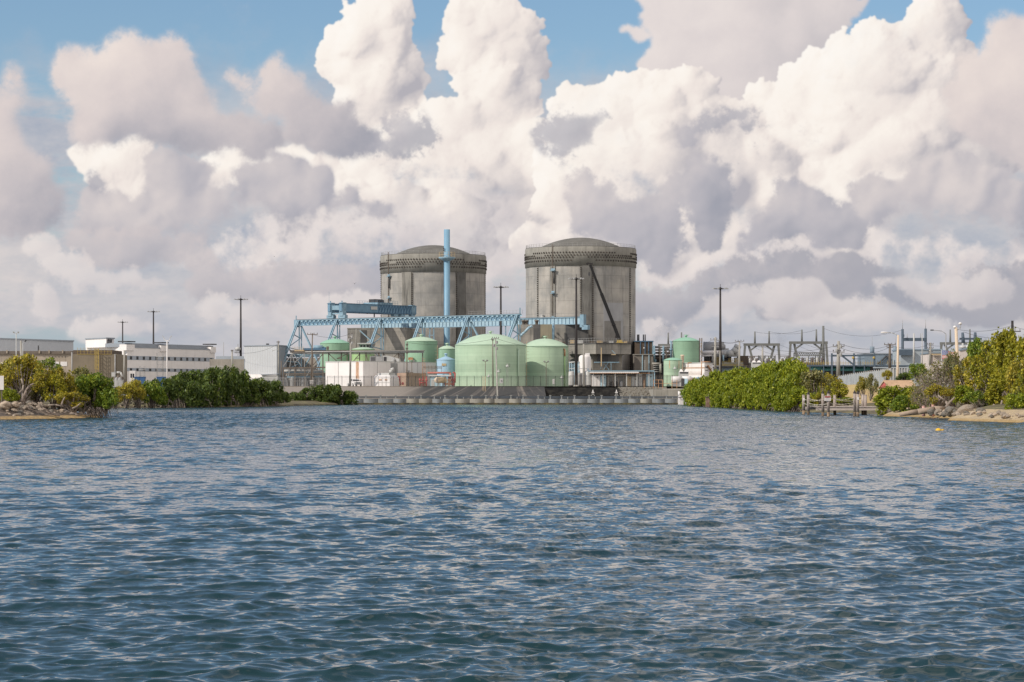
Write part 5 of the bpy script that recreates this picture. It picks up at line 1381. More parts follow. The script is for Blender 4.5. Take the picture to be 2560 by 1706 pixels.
# white vertical tank and small vessels
p0, p1 = at(5, 1672, 680, 800), at(5, 1828, 680, 800)
cx, r = (p0.x + p1.x) / 2, (p1.x - p0.x) / 2
t = thing('vertical_tank', (cx, 800, GRADE), 'tall white vertical tank with a rounded top beside the thick grey concrete pole', 'tank')
z = Z_(5, 690, 800)
MB().lathe((cx, 800, 0), [(r, GRADE + .8), (r, z), (r * .9, z + .5), (r * .6, z + .85), (.02, z + 1.0)], 36).build('shell', M['white'], t)
for k in range(4): a_ = k * math.pi / 2 + .4; MB().bar((cx + r * .8 * math.cos(a_), 800 + r * .8 * math.sin(a_), GRADE), (cx + r * .8 * math.cos(a_), 800 + r * .8 * math.sin(a_), GRADE + 1.2), .25).build('leg', M['greymetal'], t)
lo, hi = box2(5, 1757, 1812, 630, 672, 799, 1.4); MB().box(lo, hi).build('top_box', M['white'], t)
s = MB(); s.path([(cx - r - .6, 799, GRADE), (cx - r - .6, 799, z - 2), (cx - r + .2, 799, z - 1.4)], .14, 8); s.path([(cx - r - 1.4, 798, GRADE), (cx - r - 1.4, 798, z - 3), (cx - r + .2, 799, z - 2.6)], .12, 8); s.build('pipe', M['cranelite'], t)
for x, key, h, lab in ((1578, 'lightmetal', 860, 'squat grey vessel left of the black mast foot, behind the fence'), (1680, 'greymetal', 880, 'squat grey vessel between the black mast and the white vertical tank'), (1790, 'lightmetal', 855, 'grey vessel right of the thick grey concrete pole')):
    q = at(5, x, 980, 792); hz = Z_(5, h, 792); r_ = .9 if x != 1790 else 1.15
    t = thing('pressure_vessel', (q.x, 792, GRADE), lab, 'vessel', 'squat grey vessels')
    MB().lathe((q.x, 792, 0), [(r_, GRADE + .5), (r_, hz - .4), (r_ * .7, hz - .1), (.03, hz)], 20).build('shell', M[key], t)
    MB().lathe((q.x, 792, 0), [(r_ * .9, GRADE), (r_ * .9, GRADE + .5)], 12).build('skirt', M['darksteel'], t)
    MB().tube((q.x, 792, hz - .05), (q.x, 792, hz + .7), .14, n=8).build('nozzle', M['cranelite'], t)
t = thing('pipe_manifold', at(5, 1610, 950, 795), 'pale blue upright pipes and valves between the second tank and the black mast', 'pipes')
for k in range(6):
    q = at(5, 1555 + k * 22, 740 + 14 * (k % 3), 796); MB().tube((q.x, 796, GRADE), q, .13, n=8).build('pipe', M['cranelite' if k % 2 else 'crane'], t)
s = MB(); s.tube(at(5, 1545, 750, 796), at(5, 1680, 742, 796), .2, n=8); s.tube(at(5, 1545, 830, 794), at(5, 1780, 828, 794), .1, n=6); s.build('header_pipe', M['lightmetal'], t)

# blue-roofed canopy with lockers underneath
Yc = 790
z1c = Z_(11, 890, Yc)
t = thing('canopy', (X_(11, 900, Yc), Yc, GRADE), 'long open shelter with a pale blue flat roof below the annex', 'shelter')
x0, x1 = X_(11, 255, Yc), X_(11, 1610, Yc)
MB().box((x0, Yc - 2, z1c - .18), (x1, Yc + 5, z1c + .12)).build('roof', M['crane'], t)
MB().box((x0 + .3, Yc - 1.9, z1c - .62), (X_(11, 1290, Yc), Yc - 1.6, z1c - .2)).build('fascia', M['white'], t)
s = MB()
for k in range(30): s.box((x0 + .6 + k * .62, Yc - 1.95, z1c - .85), (x0 + .95 + k * .62, Yc - 1.62, z1c - .64))
s.build('fringe_trim', M['rust'], t)
for x in (345, 545, 795, 1030, 1245, 1490, 1605): MB().box((X_(11, x, Yc), Yc - 1.5, GRADE), (X_(11, x, Yc) + .28, Yc - 1.2, z1c - .18)).build('post', M['cranelite' if x > 1500 else 'lightmetal'], t)
MB().box((x0 + .5, Yc + 4, GRADE), (x1 - .2, Yc + 4.3, z1c - .2)).build('back_wall', M['greymetal'], t)
for xl, xr, yt, key, lab in ((320, 500, 975, 'white', 'white locker with a dark patch under the left end of the blue shelter'), (505, 620, 980, 'paleblue', 'pale blue locker second from the left under the blue shelter'), (1045, 1135, 1000, 'ochre', 'cream locker with a black hood at the middle of the blue shelter'), (1145, 1270, 1010, 'lightmetal', 'grey locker right of the cream locker under the blue shelter'), (1290, 1365, 950, 'lightmetal', 'light grey locker near the right end of the blue shelter'), (1370, 1440, 965, 'brownsteel', 'narrow brown locker near the right end of the blue shelter'), (1450, 1590, 960, 'paleblue', 'wide pale blue locker at the right end of the blue shelter')):
    lo, hi = box2(11, xl, xr, yt, 1190, Yc + 1, 2)
    m_ = MATS['paleblue'] if key == 'paleblue' else M[key]
    tt = thing('locker', (lo[0], Yc + 1, GRADE), lab, 'locker', 'lockers under the blue shelter')
    MB().box((lo[0], Yc + 1, GRADE), (hi[0], Yc + 3, hi[2])).build('body', m_, tt)
    MB().box((lo[0] + .15, Yc + .93, GRADE + .25), (hi[0] - .15, Yc + .998, hi[2] - .2)).build('door', m_, tt)
    MB().box((lo[0] + (hi[0] - lo[0]) * .6, Yc + .86, hi[2] - .9), (lo[0] + (hi[0] - lo[0]) * .75, Yc + .925, hi[2] - .6)).build('label_plate', M['darksteel'], tt)
t = thing('open_container', at(11, 860, 1180, 793), 'open-fronted pale container with dark machinery inside under the blue shelter', 'container')
lo, hi = box2(11, 660, 1030, 975, 1190, 792, 3)
s = MB(); s.box((lo[0], 792, GRADE), (lo[0] + .3, 794.8, hi[2])); s.box((hi[0] - .3, 792, GRADE), (hi[0], 794.8, hi[2])); s.box((lo[0] + .302, 792, hi[2] - .35), (hi[0] - .302, 794.8, hi[2])); s.build('frame', M['concretepole'], t)
MB().box((lo[0] + .3, 794.5, GRADE), (hi[0] - .3, 794.7, hi[2] - .4)).build('back_panel', M['brownblock'], t)
for x in (745, 830, 940): q = at(11, x, 1100, 793); MB().lathe((q.x, 793.3, GRADE), [(.5, 0), (.5, 1.2), (.25, 1.6), (.05, 1.7)], 10).build('machine', M['darksteel' if x != 940 else 'white'], t)

# brown block with four exhaust stacks, and the lower block before it
xa, xb = X_(11, 1218, 866), X_(11, 1584, 866)
zt3 = Z_(11, 268, 866)
t = thing('turbine_block', (xa, 866, GRADE), 'dark brown block with blue frames and four black exhaust pipes on its roof', 'building')
MB().box((xa, 866, GRADE), (xb, 878, zt3 - .3)).build('wall', M['brownblock'], t)
MB().box((xa - .2, 865.6, zt3 - .297), (xb + .3, 878.4, zt3)).build('roof', M['cranedark'], t)
for x in (1320, 1415, 1490, 1575): MB().box((X_(11, x, 865.8), 865.75, GRADE), (X_(11, x, 865.8) + .3, 866.05, zt3 - .3)).build('frame_post', M['cranedark' if x < 1500 else 'crane'], t)
for x in (1270, 1297, 1391, 1427): q = at(11, x, 268, 870); MB().tube((q.x, 870, zt3), (q.x, 870, Z_(11, 138, 870)), .22, n=10).build('exhaust_pipe', M['darksteel'], t)
MB().ball(at(11, 1404, 418, 865), .3, 8).build('lamp', M['lamp'], t)
xa, xb = X_(11, 1205, 852), X_(11, 1592, 852)
t = thing('service_block', (xa, 852, GRADE), 'plain brown-grey block with pale blue posts in front of the dark turbine block', 'building')
zt4 = Z_(11, 556, 852)
MB().box((xa, 852, GRADE), (xb, 862, zt4)).build('wall', mat('greybrown', (0.185, 0.165, 0.145), 0.9, 0.12, 0.3, streak=0.3), t)
MB().box((xa - .15, 851.6, zt4 + .003), (xb + .15, 862.2, zt4 + .22)).build('roof', M['concretepole'], t)
for x in (1360, 1495): MB().box((X_(11, x, 851.8), 851.7, GRADE), (X_(11, x, 851.8) + .3, 852.05, zt4)).build('frame_post', M['cranelite'], t)
MB().box((X_(11, 1415, 851), 850.9, GRADE), (X_(11, 1415, 851) + .16, 851.1, Z_(11, 660, 851))).build('conduit', M['lightmetal'], t)
# dark steelwork right of it
t = thing('pipe_gantry', at(11, 1750, 900, 862), 'dark pipe gantry with pale blue standpipes left of the right-hand green tanks', 'pipes')
rr = random.Random(21)
for k in range(8): y = 400 + k * 58; s = MB(); s.tube(at(11, 1590, y, 868 + k % 3), at(11, 1990, y + rr.uniform(-8, 8), 868 + k % 3), rr.uniform(.18, .5), n=8); s.build('pipe', M[rr.choice(['darksteel', 'brownsteel', 'greymetal', 'auxdark'])], t)
for x in (1600, 1735, 1860, 1975): MB().bar((X_(11, x, 866), 866, GRADE), at(11, x, 400, 866), .4).build('leg', M['brownsteel'], t)
for x, y0, y1 in ((1617, 365, 690), (1803, 370, 700), (1962, 280, 620)):
    s = MB(); s.tube(at(11, x, y1, 860), at(11, x, y0, 860), .3, n=10); s.lathe(at(11, x, (y0 + y1) / 2, 860), [(.32, -.3), (.55, -.2), (.55, .2), (.32, .3)], 12); s.build('standpipe', M['crane'], t)
s = MB(); s.path([at(11, 1617, 690, 860), at(11, 1640, 705, 860), at(11, 1640, 650, 860)], .28); s.path([at(11, 1962, 300, 860), at(11, 1940, 270, 860), at(11, 1985, 300, 860)], .25); s.build('elbow_pipe', M['crane'], t)
MB().box((X_(11, 1590, 872), 872, GRADE), (X_(11, 1990, 872), 874, Z_(11, 560, 872))).build('back_wall', M['darksteel'], t)
s = MB(); s.path([at(11, 1570, 740, 850), at(11, 1740, 740, 850), at(11, 1750, 930, 850)], .35, 8); s.build('duct_pipe', M['concretepole'], t)
for k in range(4): y = 780 + k * 42; s = MB(); s.tube(at(11, 1595, y, 851), at(11, 1730, y, 851), .16, n=6); s.build('pipe', M['greymetal'], t)

# ------------------------------------------------------------------ security fence
m = bpy.data.materials.new('chain_link'); m.use_nodes = True
tn = m.node_tree; q = NG(tn); b = tn.nodes['Principled BSDF']; b.inputs['Base Color'].default_value = (.16, .16, .16, 1); b.inputs['Alpha'].default_value = .16; b.inputs['Roughness'].default_value = .7
M['chain_link'] = m
def fence(pts, z0, h, n_, label, key='darksteel', double=None, step=2.15):
    t = thing('chain_link_fence', (*pts[0], z0), label, 'fence', 'chain link fences')
    for (xa, ya), (xb, yb) in zip(pts, pts[1:]):
        L = math.hypot(xb - xa, yb - ya); n = max(1, int(L / step))
        MB().quad((xa, ya, z0), (xb, yb, z0), (xb, yb, z0 + h), (xa, ya, z0 + h)).build('netting', M['chain_link'], t)
        s = MB(); s.bar((xa, ya, z0 + h), (xb, yb, z0 + h), .05)
        for k in range(3): s.bar((xa, ya - .2 - .1 * k, z0 + h + .12 * (k + 1)), (xb, yb - .2 - .1 * k, z0 + h + .12 * (k + 1)), .03)
        s.build('barbed_wire', M[key], t)
        for k in range(n):
            f = k / n; x, y = xa + (xb - xa) * f, ya + (yb - ya) * f
            s = MB(); s.bar((x, y, z0 - .2), (x, y, z0 + h), .12); s.bar((x, y, z0 + h), (x, y - .4, z0 + h + .4), .09); s.build('post', M[key], t)
    return t
fence([(X_(4, 195, 767), 767), (X_(5, 1560, 767), 767)], GRADE, 2.75, 0, 'chain link fence with dark posts along the top of the stained bank', step=2.2)
fence([(X_(5, 1560, 768), 768), (X_(11, 2100, 768), 768)], GRADE, 3.0, 0, 'chain link fence with rusty posts above the black stone wall', 'brownsteel', step=1.6)
fence([(X_(2, 640, 790), 790), (X_(2, 1440, 774), 774)], GRADE, 2.4, 0, 'chain link fence left of the white box building', 'greymetal', step=2.4)
fence([(X_(2, 900, 766), 766), (X_(2, 1460, 766), 766)], GRADE - .4, 1.9, 0, 'low chain link fence before the white box building at the left end of the bank', 'greymetal', step=2.6)
for x in (350, 835):
    p = at(11, x, 1400, 737)
    t = thing('warning_light', p, ('left' if x == 350 else 'right') + ' small white light on a crossed stand below the black stone wall', 'light')
    s = MB(); s.bar(p + Vector((-.55, 0, 0)), p + Vector((.45, 0, .9)), .14); s.bar(p + Vector((.55, 0, 0)), p + Vector((-.45, 0, .9)), .14); s.build('stand', M['lightmetal'], t)
    s = MB(); s.tube(p + Vector((0, 0, .6)), p + Vector((0, 0, 1.7)), .12, n=8); s.box((p.x - .3, p.y - .2, p.z + .75), (p.x + .3, p.y + .2, p.z + 1.15)); s.build('lamp', M['white'], t)

# ------------------------------------------------------------------ buildings at the left
dm('warehouse', (0.42, 0.445, 0.48), 0.6, 0.04, 0.2, rib=(1.4, (1, 0.3)), ribk=.1)
dm('officewhite', (0.78, 0.75, 0.735), 0.7, 0.05, 0.2, streak=0.15)  # one white paint for every face of the office
dm('officeband', (0.34, 0.38, 0.43), 0.7, 0.05, 0.2)
dm('officeroof', (0.27, 0.30, 0.34), 0.7, 0.06, 0.3)
dm('tanconcrete', (0.36, 0.305, 0.245), 0.9, 0.15, 0.25, streak=0.8, streakcol=(0.22, 0.185, 0.15))
dm('brownconcrete', (0.20, 0.168, 0.125), 0.9, 0.12, 0.25, streak=0.55, streakcol=(0.115, 0.10, 0.08))
dm('corrugated', (0.46, 0.475, 0.495), 0.5, 0.04, 0.2, rib=(0.75, (1, 0.2)), ribk=.45)
dm('corrugated_shade', (0.30, 0.33, 0.37), 0.5, 0.05, 0.2, rib=(0.75, (.6, 1)), ribk=.45)  # same metal, darker: the right face's shade is put into its colour

def wall_strip(t, p, q, z0, z1, out, key, name, th=.1):
    """a panel on the wall line p-q standing a little proud"""
    d = (Vector((q.x, q.y, 0)) - Vector((p.x, p.y, 0))).normalized(); n = Vector((d.y, -d.x, 0))
    a, b_ = Vector((p.x, p.y, z0)) + n * out, Vector((q.x, q.y, z0)) + n * out
    return MB().prism([a, b_, b_ + Vector((0, 0, z1 - z0)), a + Vector((0, 0, z1 - z0))], n * -(th + out)).build(name, M[key], t)

# long warehouse
pa, pb = at(1, -60, 760, 955), at(1, 757, 760, 1000)
zt = 23.6
t = thing('warehouse', (pb.x, pb.y, GRADE), 'long pale grey flat-roofed warehouse with a row of small dark windows at the far left', 'warehouse')
MB().prism([(pa.x, pa.y, GRADE), (pb.x, pb.y, GRADE), (pb.x - 12, pb.y + 34, GRADE), (pa.x - 12, pa.y + 34, GRADE)], (0, 0, zt - GRADE)).build('wall', M['warehouse'], t)
MB().prism([(pa.x, pa.y - .4, zt + .003), (pb.x + .4, pb.y - .4, zt + .003), (pb.x - 12, pb.y + 34.4, zt + .003), (pa.x - 12, pa.y + 34, zt + .003)], (0, 0, .45)).build('roof', M['officeroof'], t)
for x in (-4, 78, 155, 242, 320, 402, 482, 561, 640, 717):
    f = (x + 60) / 817; f2 = f
    Yw = 955 + 45 * f
    zz0, zz1 = Z_(1, 745, Yw), Z_(1, 703 + 8 * f, Yw)
    p, q = at(1, x - 11, 0, Yw), at(1, x + 11, 0, Yw + 1.2)
    wall_strip(t, p, q, zz0, zz1, .03, 'glass', 'window')
MB().box((X_(1, 395, 940), 939, GRADE), (X_(1, 404, 940), 940, Z_(1, 678, 940))).build('vent_pipe', M['darksteel'], t)

# tan concrete building behind the islet trees
xa, xb = X_(1, -60, 850), X_(1, 740, 850)
z1 = Z_(1, 766, 850)
t = thing('concrete_building', (xb, 850, GRADE), 'tan streaked concrete building with white panels behind the islet mangroves', 'building')
MB().box((xa, 850, GRADE), (xb, 880, z1)).build('wall', M['tanconcrete'], t)
MB().box((xa, 849.5, z1 + .003), (xb + .3, 880.2, z1 + 1.0)).build('roof', M['brownsteel'], t)
for x in (65, 205, 400, 500, 640): MB().box((X_(1, x, 849.4), 849.2, z1 + .2), (X_(1, x + 14, 849.4), 849.45, z1 + 1.35)).build('parapet_post', M['tanconcrete'], t)
for xl, xr, y0, y1 in ((540, 608, 845, 885), (625, 692, 845, 890), (-40, 30, 850, 880)):
    MB().box((X_(1, xl, 850), 849.9, Z_(1, y1, 850)), (X_(1, xr, 850), 850.2, Z_(1, y0, 850))).build('panel', M['white'], t)
s = MB()
for k in range(6): s.box((X_(1, 505 + k * 33, 850), 849.92, Z_(1, 800, 850)), (X_(1, 512 + k * 33, 850), 850.1, Z_(1, 790, 850)))
s.build('vent_louvre', M['darksteel'], t)
MB().tube((X_(1, 742, 849), 849, GRADE), (X_(1, 742, 849), 849, z1 + .6), .22, n=8).build('downpipe', M['greymetal'], t)

# brown concrete block with the yellow caged ladder
Yb = 815
xa, xb = X_(1, 748, Yb), X_(1, 1205, Yb)
z1 = Z_(1, 766, Yb)
t = thing('concrete_block', ((xa + xb) / 2, Yb, GRADE), 'brown concrete block building with a yellow caged ladder and roof railing', 'building')
MB().box((xa, Yb, GRADE), (xb, Yb + 22, z1)).build('wall', M['brownconcrete'], t)
MB().box((xa - .1, Yb + 2, z1 + .003), (X_(1, 1150, Yb), Yb + 22.2, z1 + 1.3)).build('roof', M['brownblock'], t)
MB().tube((xb - .5, Yb - .25, GRADE), (xb - .5, Yb - .25, z1), .2, n=8).build('downpipe', M['greymetal'], t)
MB().box((X_(1, 880, Yb), Yb - .06, Z_(1, 985, Yb)), (X_(1, 914, Yb), Yb + .1, Z_(1, 940, Yb))).build('panel', M['white'], t)
s = MB()
for k in range(11): x = 798 + k * 35; p = Vector((X_(1, x, Yb), Yb - .1, z1 - .1)); s.bar(p, p + Vector((0, 0, 2.2 if x < 1000 else 1.6)), .08)
for z in (.9, 1.6): s.bar((X_(1, 798, Yb), Yb - .1, z1 + z), (X_(1, 1150, Yb), Yb - .1, z1 + z), .06)
s.bar((X_(1, 798, Yb), Yb - .1, z1 - .05), (X_(1, 1150, Yb), Yb - .1, z1 - .05), .12)
s.build('railing', M['yellow'], t)
s = MB()
for x in (992, 1018): s.bar((X_(1, x, Yb), Yb - .7, GRADE), (X_(1, x, Yb), Yb - .7, Z_(1, 712, Yb)), .12)
for k in range(30):
    z = GRADE + .5 + k * .45
    if z < z1 + 1: s.bar((X_(1, 992, Yb), Yb - .7, z), (X_(1, 1018, Yb), Yb - .7, z), .07)
s.build('ladder', M['yellow'], t)
s = MB()
z = Z_(1, 920, Yb); xl, xr = X_(1, 988, Yb), X_(1, 1028, Yb)
while z < z1 + 2:
    for a, b_ in (((xl, Yb - .7), (xl, Yb - 1.8)), ((xl, Yb - 1.8), (xr, Yb - 1.8)), ((xr, Yb - 1.8), (xr, Yb - .7))): s.bar((*a, z), (*b_, z), .11)
    z += 1.25
for x in (xl, xr, (xl + xr) / 2): s.bar((x, Yb - 1.8, Z_(1, 920, Yb)), (x, Yb - 1.8, z1 + 1.8), .09)
s.build('ladder_cage_mesh', M['yellow'], t)
cabinet(1, 1150, 1190, 955, 1000, 812, 'lightmetal', 'pale grey electrical cabinet at the right foot of the brown concrete block', depth=1)
t = thing('pump_set', at(1, 1230, 1000, 811), 'cluster of dark pumps and pipes right of the brown concrete block', 'pumps')
for k in range(4): q = at(1, 1203 + k * 17, 1000, 811 + k % 2); MB().lathe((q.x, q.y, GRADE), [(.7, 0), (.75, 2.2 + .6 * (k % 2)), (.4, 2.9 + .6 * (k % 2)), (.05, 3.1 + .6 * (k % 2))], 12).build('pump', M['brownsteel' if k % 2 else 'greymetal'], t)
s = MB(); s.path([at(1, 1205, 955, 810), at(1, 1245, 955, 810), at(1, 1262, 1000, 810)], .3, 8); s.build('pipe', M['lightmetal'], t)
pole(1, 1282, 735, 1282, 1015, 812, 'plain grey post standing before the left end of the office block', 'concretepole', .3, ())

# white office block
c0, c1, c2_ = at(1, 885, 0, 925), at(1, 1312, 0, 900), at(1, 2217, 0, 950)
for c in (c0, c1, c2_): c.z = 0
zt = Z_(1, 690, 900)
t = thing('office_block', (c1.x, c1.y, GRADE), 'white two-band office block with ribbon windows and a stair tower at its left end', 'office building')
dpt = Vector((-6, 24, 0))
MB().prism([(c0.x, c0.y, GRADE), (c1.x, c1.y, GRADE), (c2_.x, c2_.y, GRADE), (c2_.x - 10, c2_.y + 26, GRADE), (c0.x, c0.y + 50, GRADE)], (0, 0, zt - GRADE)).build('wall', M['officewhite'], t)
zr = Z_(1, 652, 900)
MB().prism([(c1.x - 9, c1.y + 8, zt + .003), (c1.x + .6, c1.y + 2.2, zt + .003), (c2_.x - .8, c2_.y + 1.6, zt + .003), (c2_.x - 10, c2_.y + 25, zt + .003), (c0.x + 8, c0.y + 40, zt + .003)], (0, 0, zr - zt)).build('roof', M['officeroof'], t)
def onf(f, o=0.0): return c1.lerp(c2_, f)
for yt, yb in ((783, 826), (908, 943)):
    z0, z1 = Z_(1, yb, 900), Z_(1, yt, 900)
    wall_strip(t, onf(0), onf(.985), z0, z1, .06, 'officeband', 'window_band')
    wall_strip(t, c0.lerp(c1, .45), c1, z0, z1, .06, 'officeband', 'window_band')
    for k in range(14):
        f = .028 + k * .0702
        wall_strip(t, onf(f), onf(f + .023), z0 + (z1 - z0) * .12, z1 - (z1 - z0) * .12, .12, 'glass', 'window')
wall_strip(t, onf(0), onf(1), zt - .35, zt, .15, 'officeroof', 'cornice')
for f0, f1 in ((-.02, .07), (.36, .44), (.94, 1.0)):
    a, b_ = onf(f0), onf(f1)
    d = (b_ - a).normalized(); n = Vector((d.y, -d.x, 0))
    s = MB(); s.prism([(a + n * .5) + Vector((0, 0, zt - 1.3)), (b_ + n * .5) + Vector((0, 0, zt - 1.3)), (b_ + n * .5) + Vector((0, 0, zt + .8)), (a + n * .5) + Vector((0, 0, zt + .8))], n * -3); s.build('roof_pod', M['officewhite'], t)
    s = MB(); s.prism([(a + n * .8) + Vector((0, 0, zt + 1.6)), (b_ + n * .8) + Vector((0, 0, zt + 1.6)), (b_ + n * .8) + Vector((0, 0, zt + 2.0)), (a + n * .8) + Vector((0, 0, zt + 2.0))], n * -4); s.build('roof_canopy', M['darksteel'], t)
# stair tower
ta, tb, tc = at(1, 883, 0, 922), at(1, 1096, 0, 909), at(1, 1176, 0, 914)
ztw = Z_(1, 607, 909)
MB().prism([(ta.x, ta.y, zt + .01), (tb.x, tb.y, zt + .01), (tc.x, tc.y, zt + .01), (tc.x - 5, tc.y + 18, zt + .01), (ta.x, ta.y + 18, zt + .01)], (0, 0, ztw - zt)).build('stair_tower', M['officewhite'], t)
MB().prism([(ta.x - .2, ta.y - .3, ztw + .02), (tb.x, tb.y - .4, ztw + .02), (tc.x + .4, tc.y - .2, ztw + .02), (tc.x - 5, tc.y + 18, ztw + .02), (ta.x, ta.y + 18, ztw + .02)], (0, 0, .4)).build('tower_roof', M['officeroof'], t)
MB().box((X_(1, 1108, 906), 908.6, Z_(1, 690, 907)), (X_(1, 1140, 906), 910, Z_(1, 668, 907))).build('window', M['officeband'], t)
MB().lathe(at(1, 1133, 632, 910), [(.8, -.6), (.8, .6), (.05, .8)], 10).build('fan', M['darksteel'], t)
# yard clutter before the office block
for x, y0, lab in ((1360, 940, 'white trailer office with two dark windows before the office block'),):
    lo, hi = box2(1, 1335, 1395, 938, 1005, 885, 3)
    tt = thing('trailer', (lo[0], 885, GRADE), lab, 'trailer')
    MB().box((lo[0], 885, GRADE + .8), (hi[0], 888, hi[2])).build('body', M['white'], tt)
    for f in (.18, .55): MB().box((lo[0] + (hi[0] - lo[0]) * f, 884.94, hi[2] - 2.4), (lo[0] + (hi[0] - lo[0]) * (f + .25), 885.1, hi[2] - 1.0)).build('window', M['glass'], tt)
    for f in (.2, .8): MB().tube((lo[0] + (hi[0] - lo[0]) * f, 884.9, GRADE + .45), (lo[0] + (hi[0] - lo[0]) * f, 885.3, GRADE + .45), .45, n=12).build('wheel', M['darksteel'], tt)
for xl, xr, lab in ((1395, 1430, 'small blue tarpaulin-covered crate nearest the white trailer'), (1448, 1485, 'small blue tarpaulin-covered crate under the access tower'), (1625, 1695, 'big blue skip before the office block')):
    lo, hi = box2(1, xl, xr, 995, 1030, 880, 2.5)
    tt = thing('blue_bin', (lo[0], 880, GRADE), lab, 'bin')
    m_ = mat('binblue', (0.04, 0.11, 0.26), 0.6, 0.1, 0.5)
    MB().prism([(lo[0], 880, GRADE), (hi[0], 880, GRADE), (hi[0] + .3, 880, hi[2] - .4), (lo[0] - .3, 880, hi[2] - .4)], (0, 2.5, 0)).build('body', m_, tt)
    MB().box((lo[0] - .4, 879.9, hi[2] - .4), (hi[0] + .4, 882.6, hi[2] - .15)).build('lid', m_, tt)
def access_tower(c, xl, xr, yt, yb, Y, label):
    lo, hi = box2(c, xl, xr, yt, yb, Y, 2.4)
    t = thing('access_tower', (lo[0], Y, GRADE), label, 'scaffold tower', 'scaffold towers')
    s = MB()
    for x in (lo[0], hi[0]):
        for y in (Y, Y + 2.4): s.bar((x, y, GRADE), (x, y, hi[2]), .14)
    s.build('upright_frame', M['greymetal'], t)
    z = GRADE + 2; s = MB(); k = 0
    while z < hi[2]:
        s.bar((lo[0], Y, z), (hi[0], Y, z), .11); s.bar((lo[0], Y, z - 2), (hi[0], Y, z) if k % 2 else (lo[0], Y, z), .08); z += 2; k += 1
    s.build('brace_lattice', M['greymetal'], t)
    MB().box((lo[0] - .2, Y - .2, hi[2] - 1.3), (hi[0] + .2, Y + 2.6, hi[2] - 1.15)).build('platform', M['lightmetal'], t)
    return t
access_tower(1, 1617, 1675, 755, 1010, 884, 'tall thin grey scaffold tower in front of the upper window band')
access_tower(1, 1440, 1485, 890, 1010, 884, 'low grey scaffold tower right of the white trailer')
access_tower(2, 738, 775, 985, 1110, 868, 'small caged ladder frame in front of the grey corrugated building')

# floodlights, lamp posts and masts at the left
twin_flood(1, 167, 552, 815, 840, 'white twin floodlight pole in front of the long warehouse', .14, 'lightmetal', .75)
p0, p1 = at(1, 215, 628, 300), at(1, 230, 830, 300)
t = thing('leaning_pole', (p1.x, 300, 1.0), 'weathered leaning wooden pole rising from the islet mangroves', 'pole')
MB().tube((p1.x + .1, 300, .8), p0, .17, .12, 8).build('pole', M['concretepole'], t)
p0 = at(1, 236, 655, 845)
t = thing('street_lamp', (p0.x, 845, GRADE), 'slender lamp post with a curved arm beside the leaning pole', 'street lamp', 'street lamps')
MB().tube((p0.x, 845, GRADE), p0, .16, .1, 8).build('pole', M['lightmetal'], t)
MB().path([p0, at(1, 245, 642, 845), at(1, 262, 634, 845)], .08).build('arm', M['lightmetal'], t)
MB().bar(at(1, 255, 640, 845), at(1, 272, 624, 845), .5, .3).build('lamp', M['darksteel'], t)
p0 = at(1, 1723, 628, 870)
t = thing('street_lamp', (p0.x, 870, GRADE), 'white lamp post with a Y of two raised arms before the office block', 'street lamp', 'street lamps')
MB().tube((p0.x, 870, GRADE), p0, .22, .16, 10).build('pole', M['white'], t)
for sx in (-1, 1):
    MB().path([p0, p0 + Vector((sx * .8, 0, .1)), p0 + Vector((sx * 1.0, 0, .8))], .09).build('arm', M['white'], t)
    MB().bar(p0 + Vector((sx * .85, 0, .7)), p0 + Vector((sx * 1.6, 0, 1.7)), .35, .2).build('lamp', M['lightmetal'], t)

# concrete shed with grey roof, right of the office block
xa, xb = X_(2, 110, 900), X_(2, 505, 900)
z1 = Z_(2, 915, 900)
t = thing('concrete_shed', (xa, 900, GRADE), 'weathered concrete building with a flat pale blue roof between office block and corrugated building', 'building')
MB().box((xa, 900, GRADE), (xb + 3, 925, z1)).build('wall', M['tanconcrete'] if 0 else mat('greytan', (0.30, 0.275, 0.24), 0.9, 0.18, 0.2, streak=0.6, streakcol=(0.16, 0.15, 0.135)), t)
MB().box((xa + 2.2, 900.5, z1 + .003), (xb + 3, 925, Z_(2, 880, 900))).build('roof', M['officeband'], t)
s = MB()
for k in range(16): p = at(2, 110 + k * 10, 1020, 895); s.bar(p, p + Vector((0, 0, .9)), .09)
s.build('railing', M['lightmetal'], t)
pole(2, 371, 808, 371, 1050, 870, 'short grey pole with spotlights near the tall dark mast, left of the corrugated building', 'concretepole', .3, ((.5, .4),))
p = at(2, 437, 880, 930)
t = thing('radio_mast', (p.x, 930, GRADE), 'pale antenna array on the roofs beside the tall dark mast', 'antenna')
s = MB(); s.tube((p.x, 930, GRADE), (p.x, 930, Z_(2, 740, 930)), .14, n=6); s.tube((p.x - 5.2, 930, GRADE), (p.x - 5.2, 930, Z_(2, 720, 930)), .1, n=6); s.build('pole', M['greymetal'], t)
s = MB()
for z in (795, 812, 835): s.bar(at(2, 398, z, 930), at(2, 482, z, 930), .16)
for x in (405, 422, 455, 470): s.bar(at(2, x, 790, 930), at(2, x, 850, 930), .2)
s.build('antenna_frame', M['greymetal'], t)
MB().lathe(at(2, 437, 800, 929), [(.3, -.6), (1.0, -.2), (1.0, .5), (.2, .9)], 10).build('dish', M['lightmetal'], t)

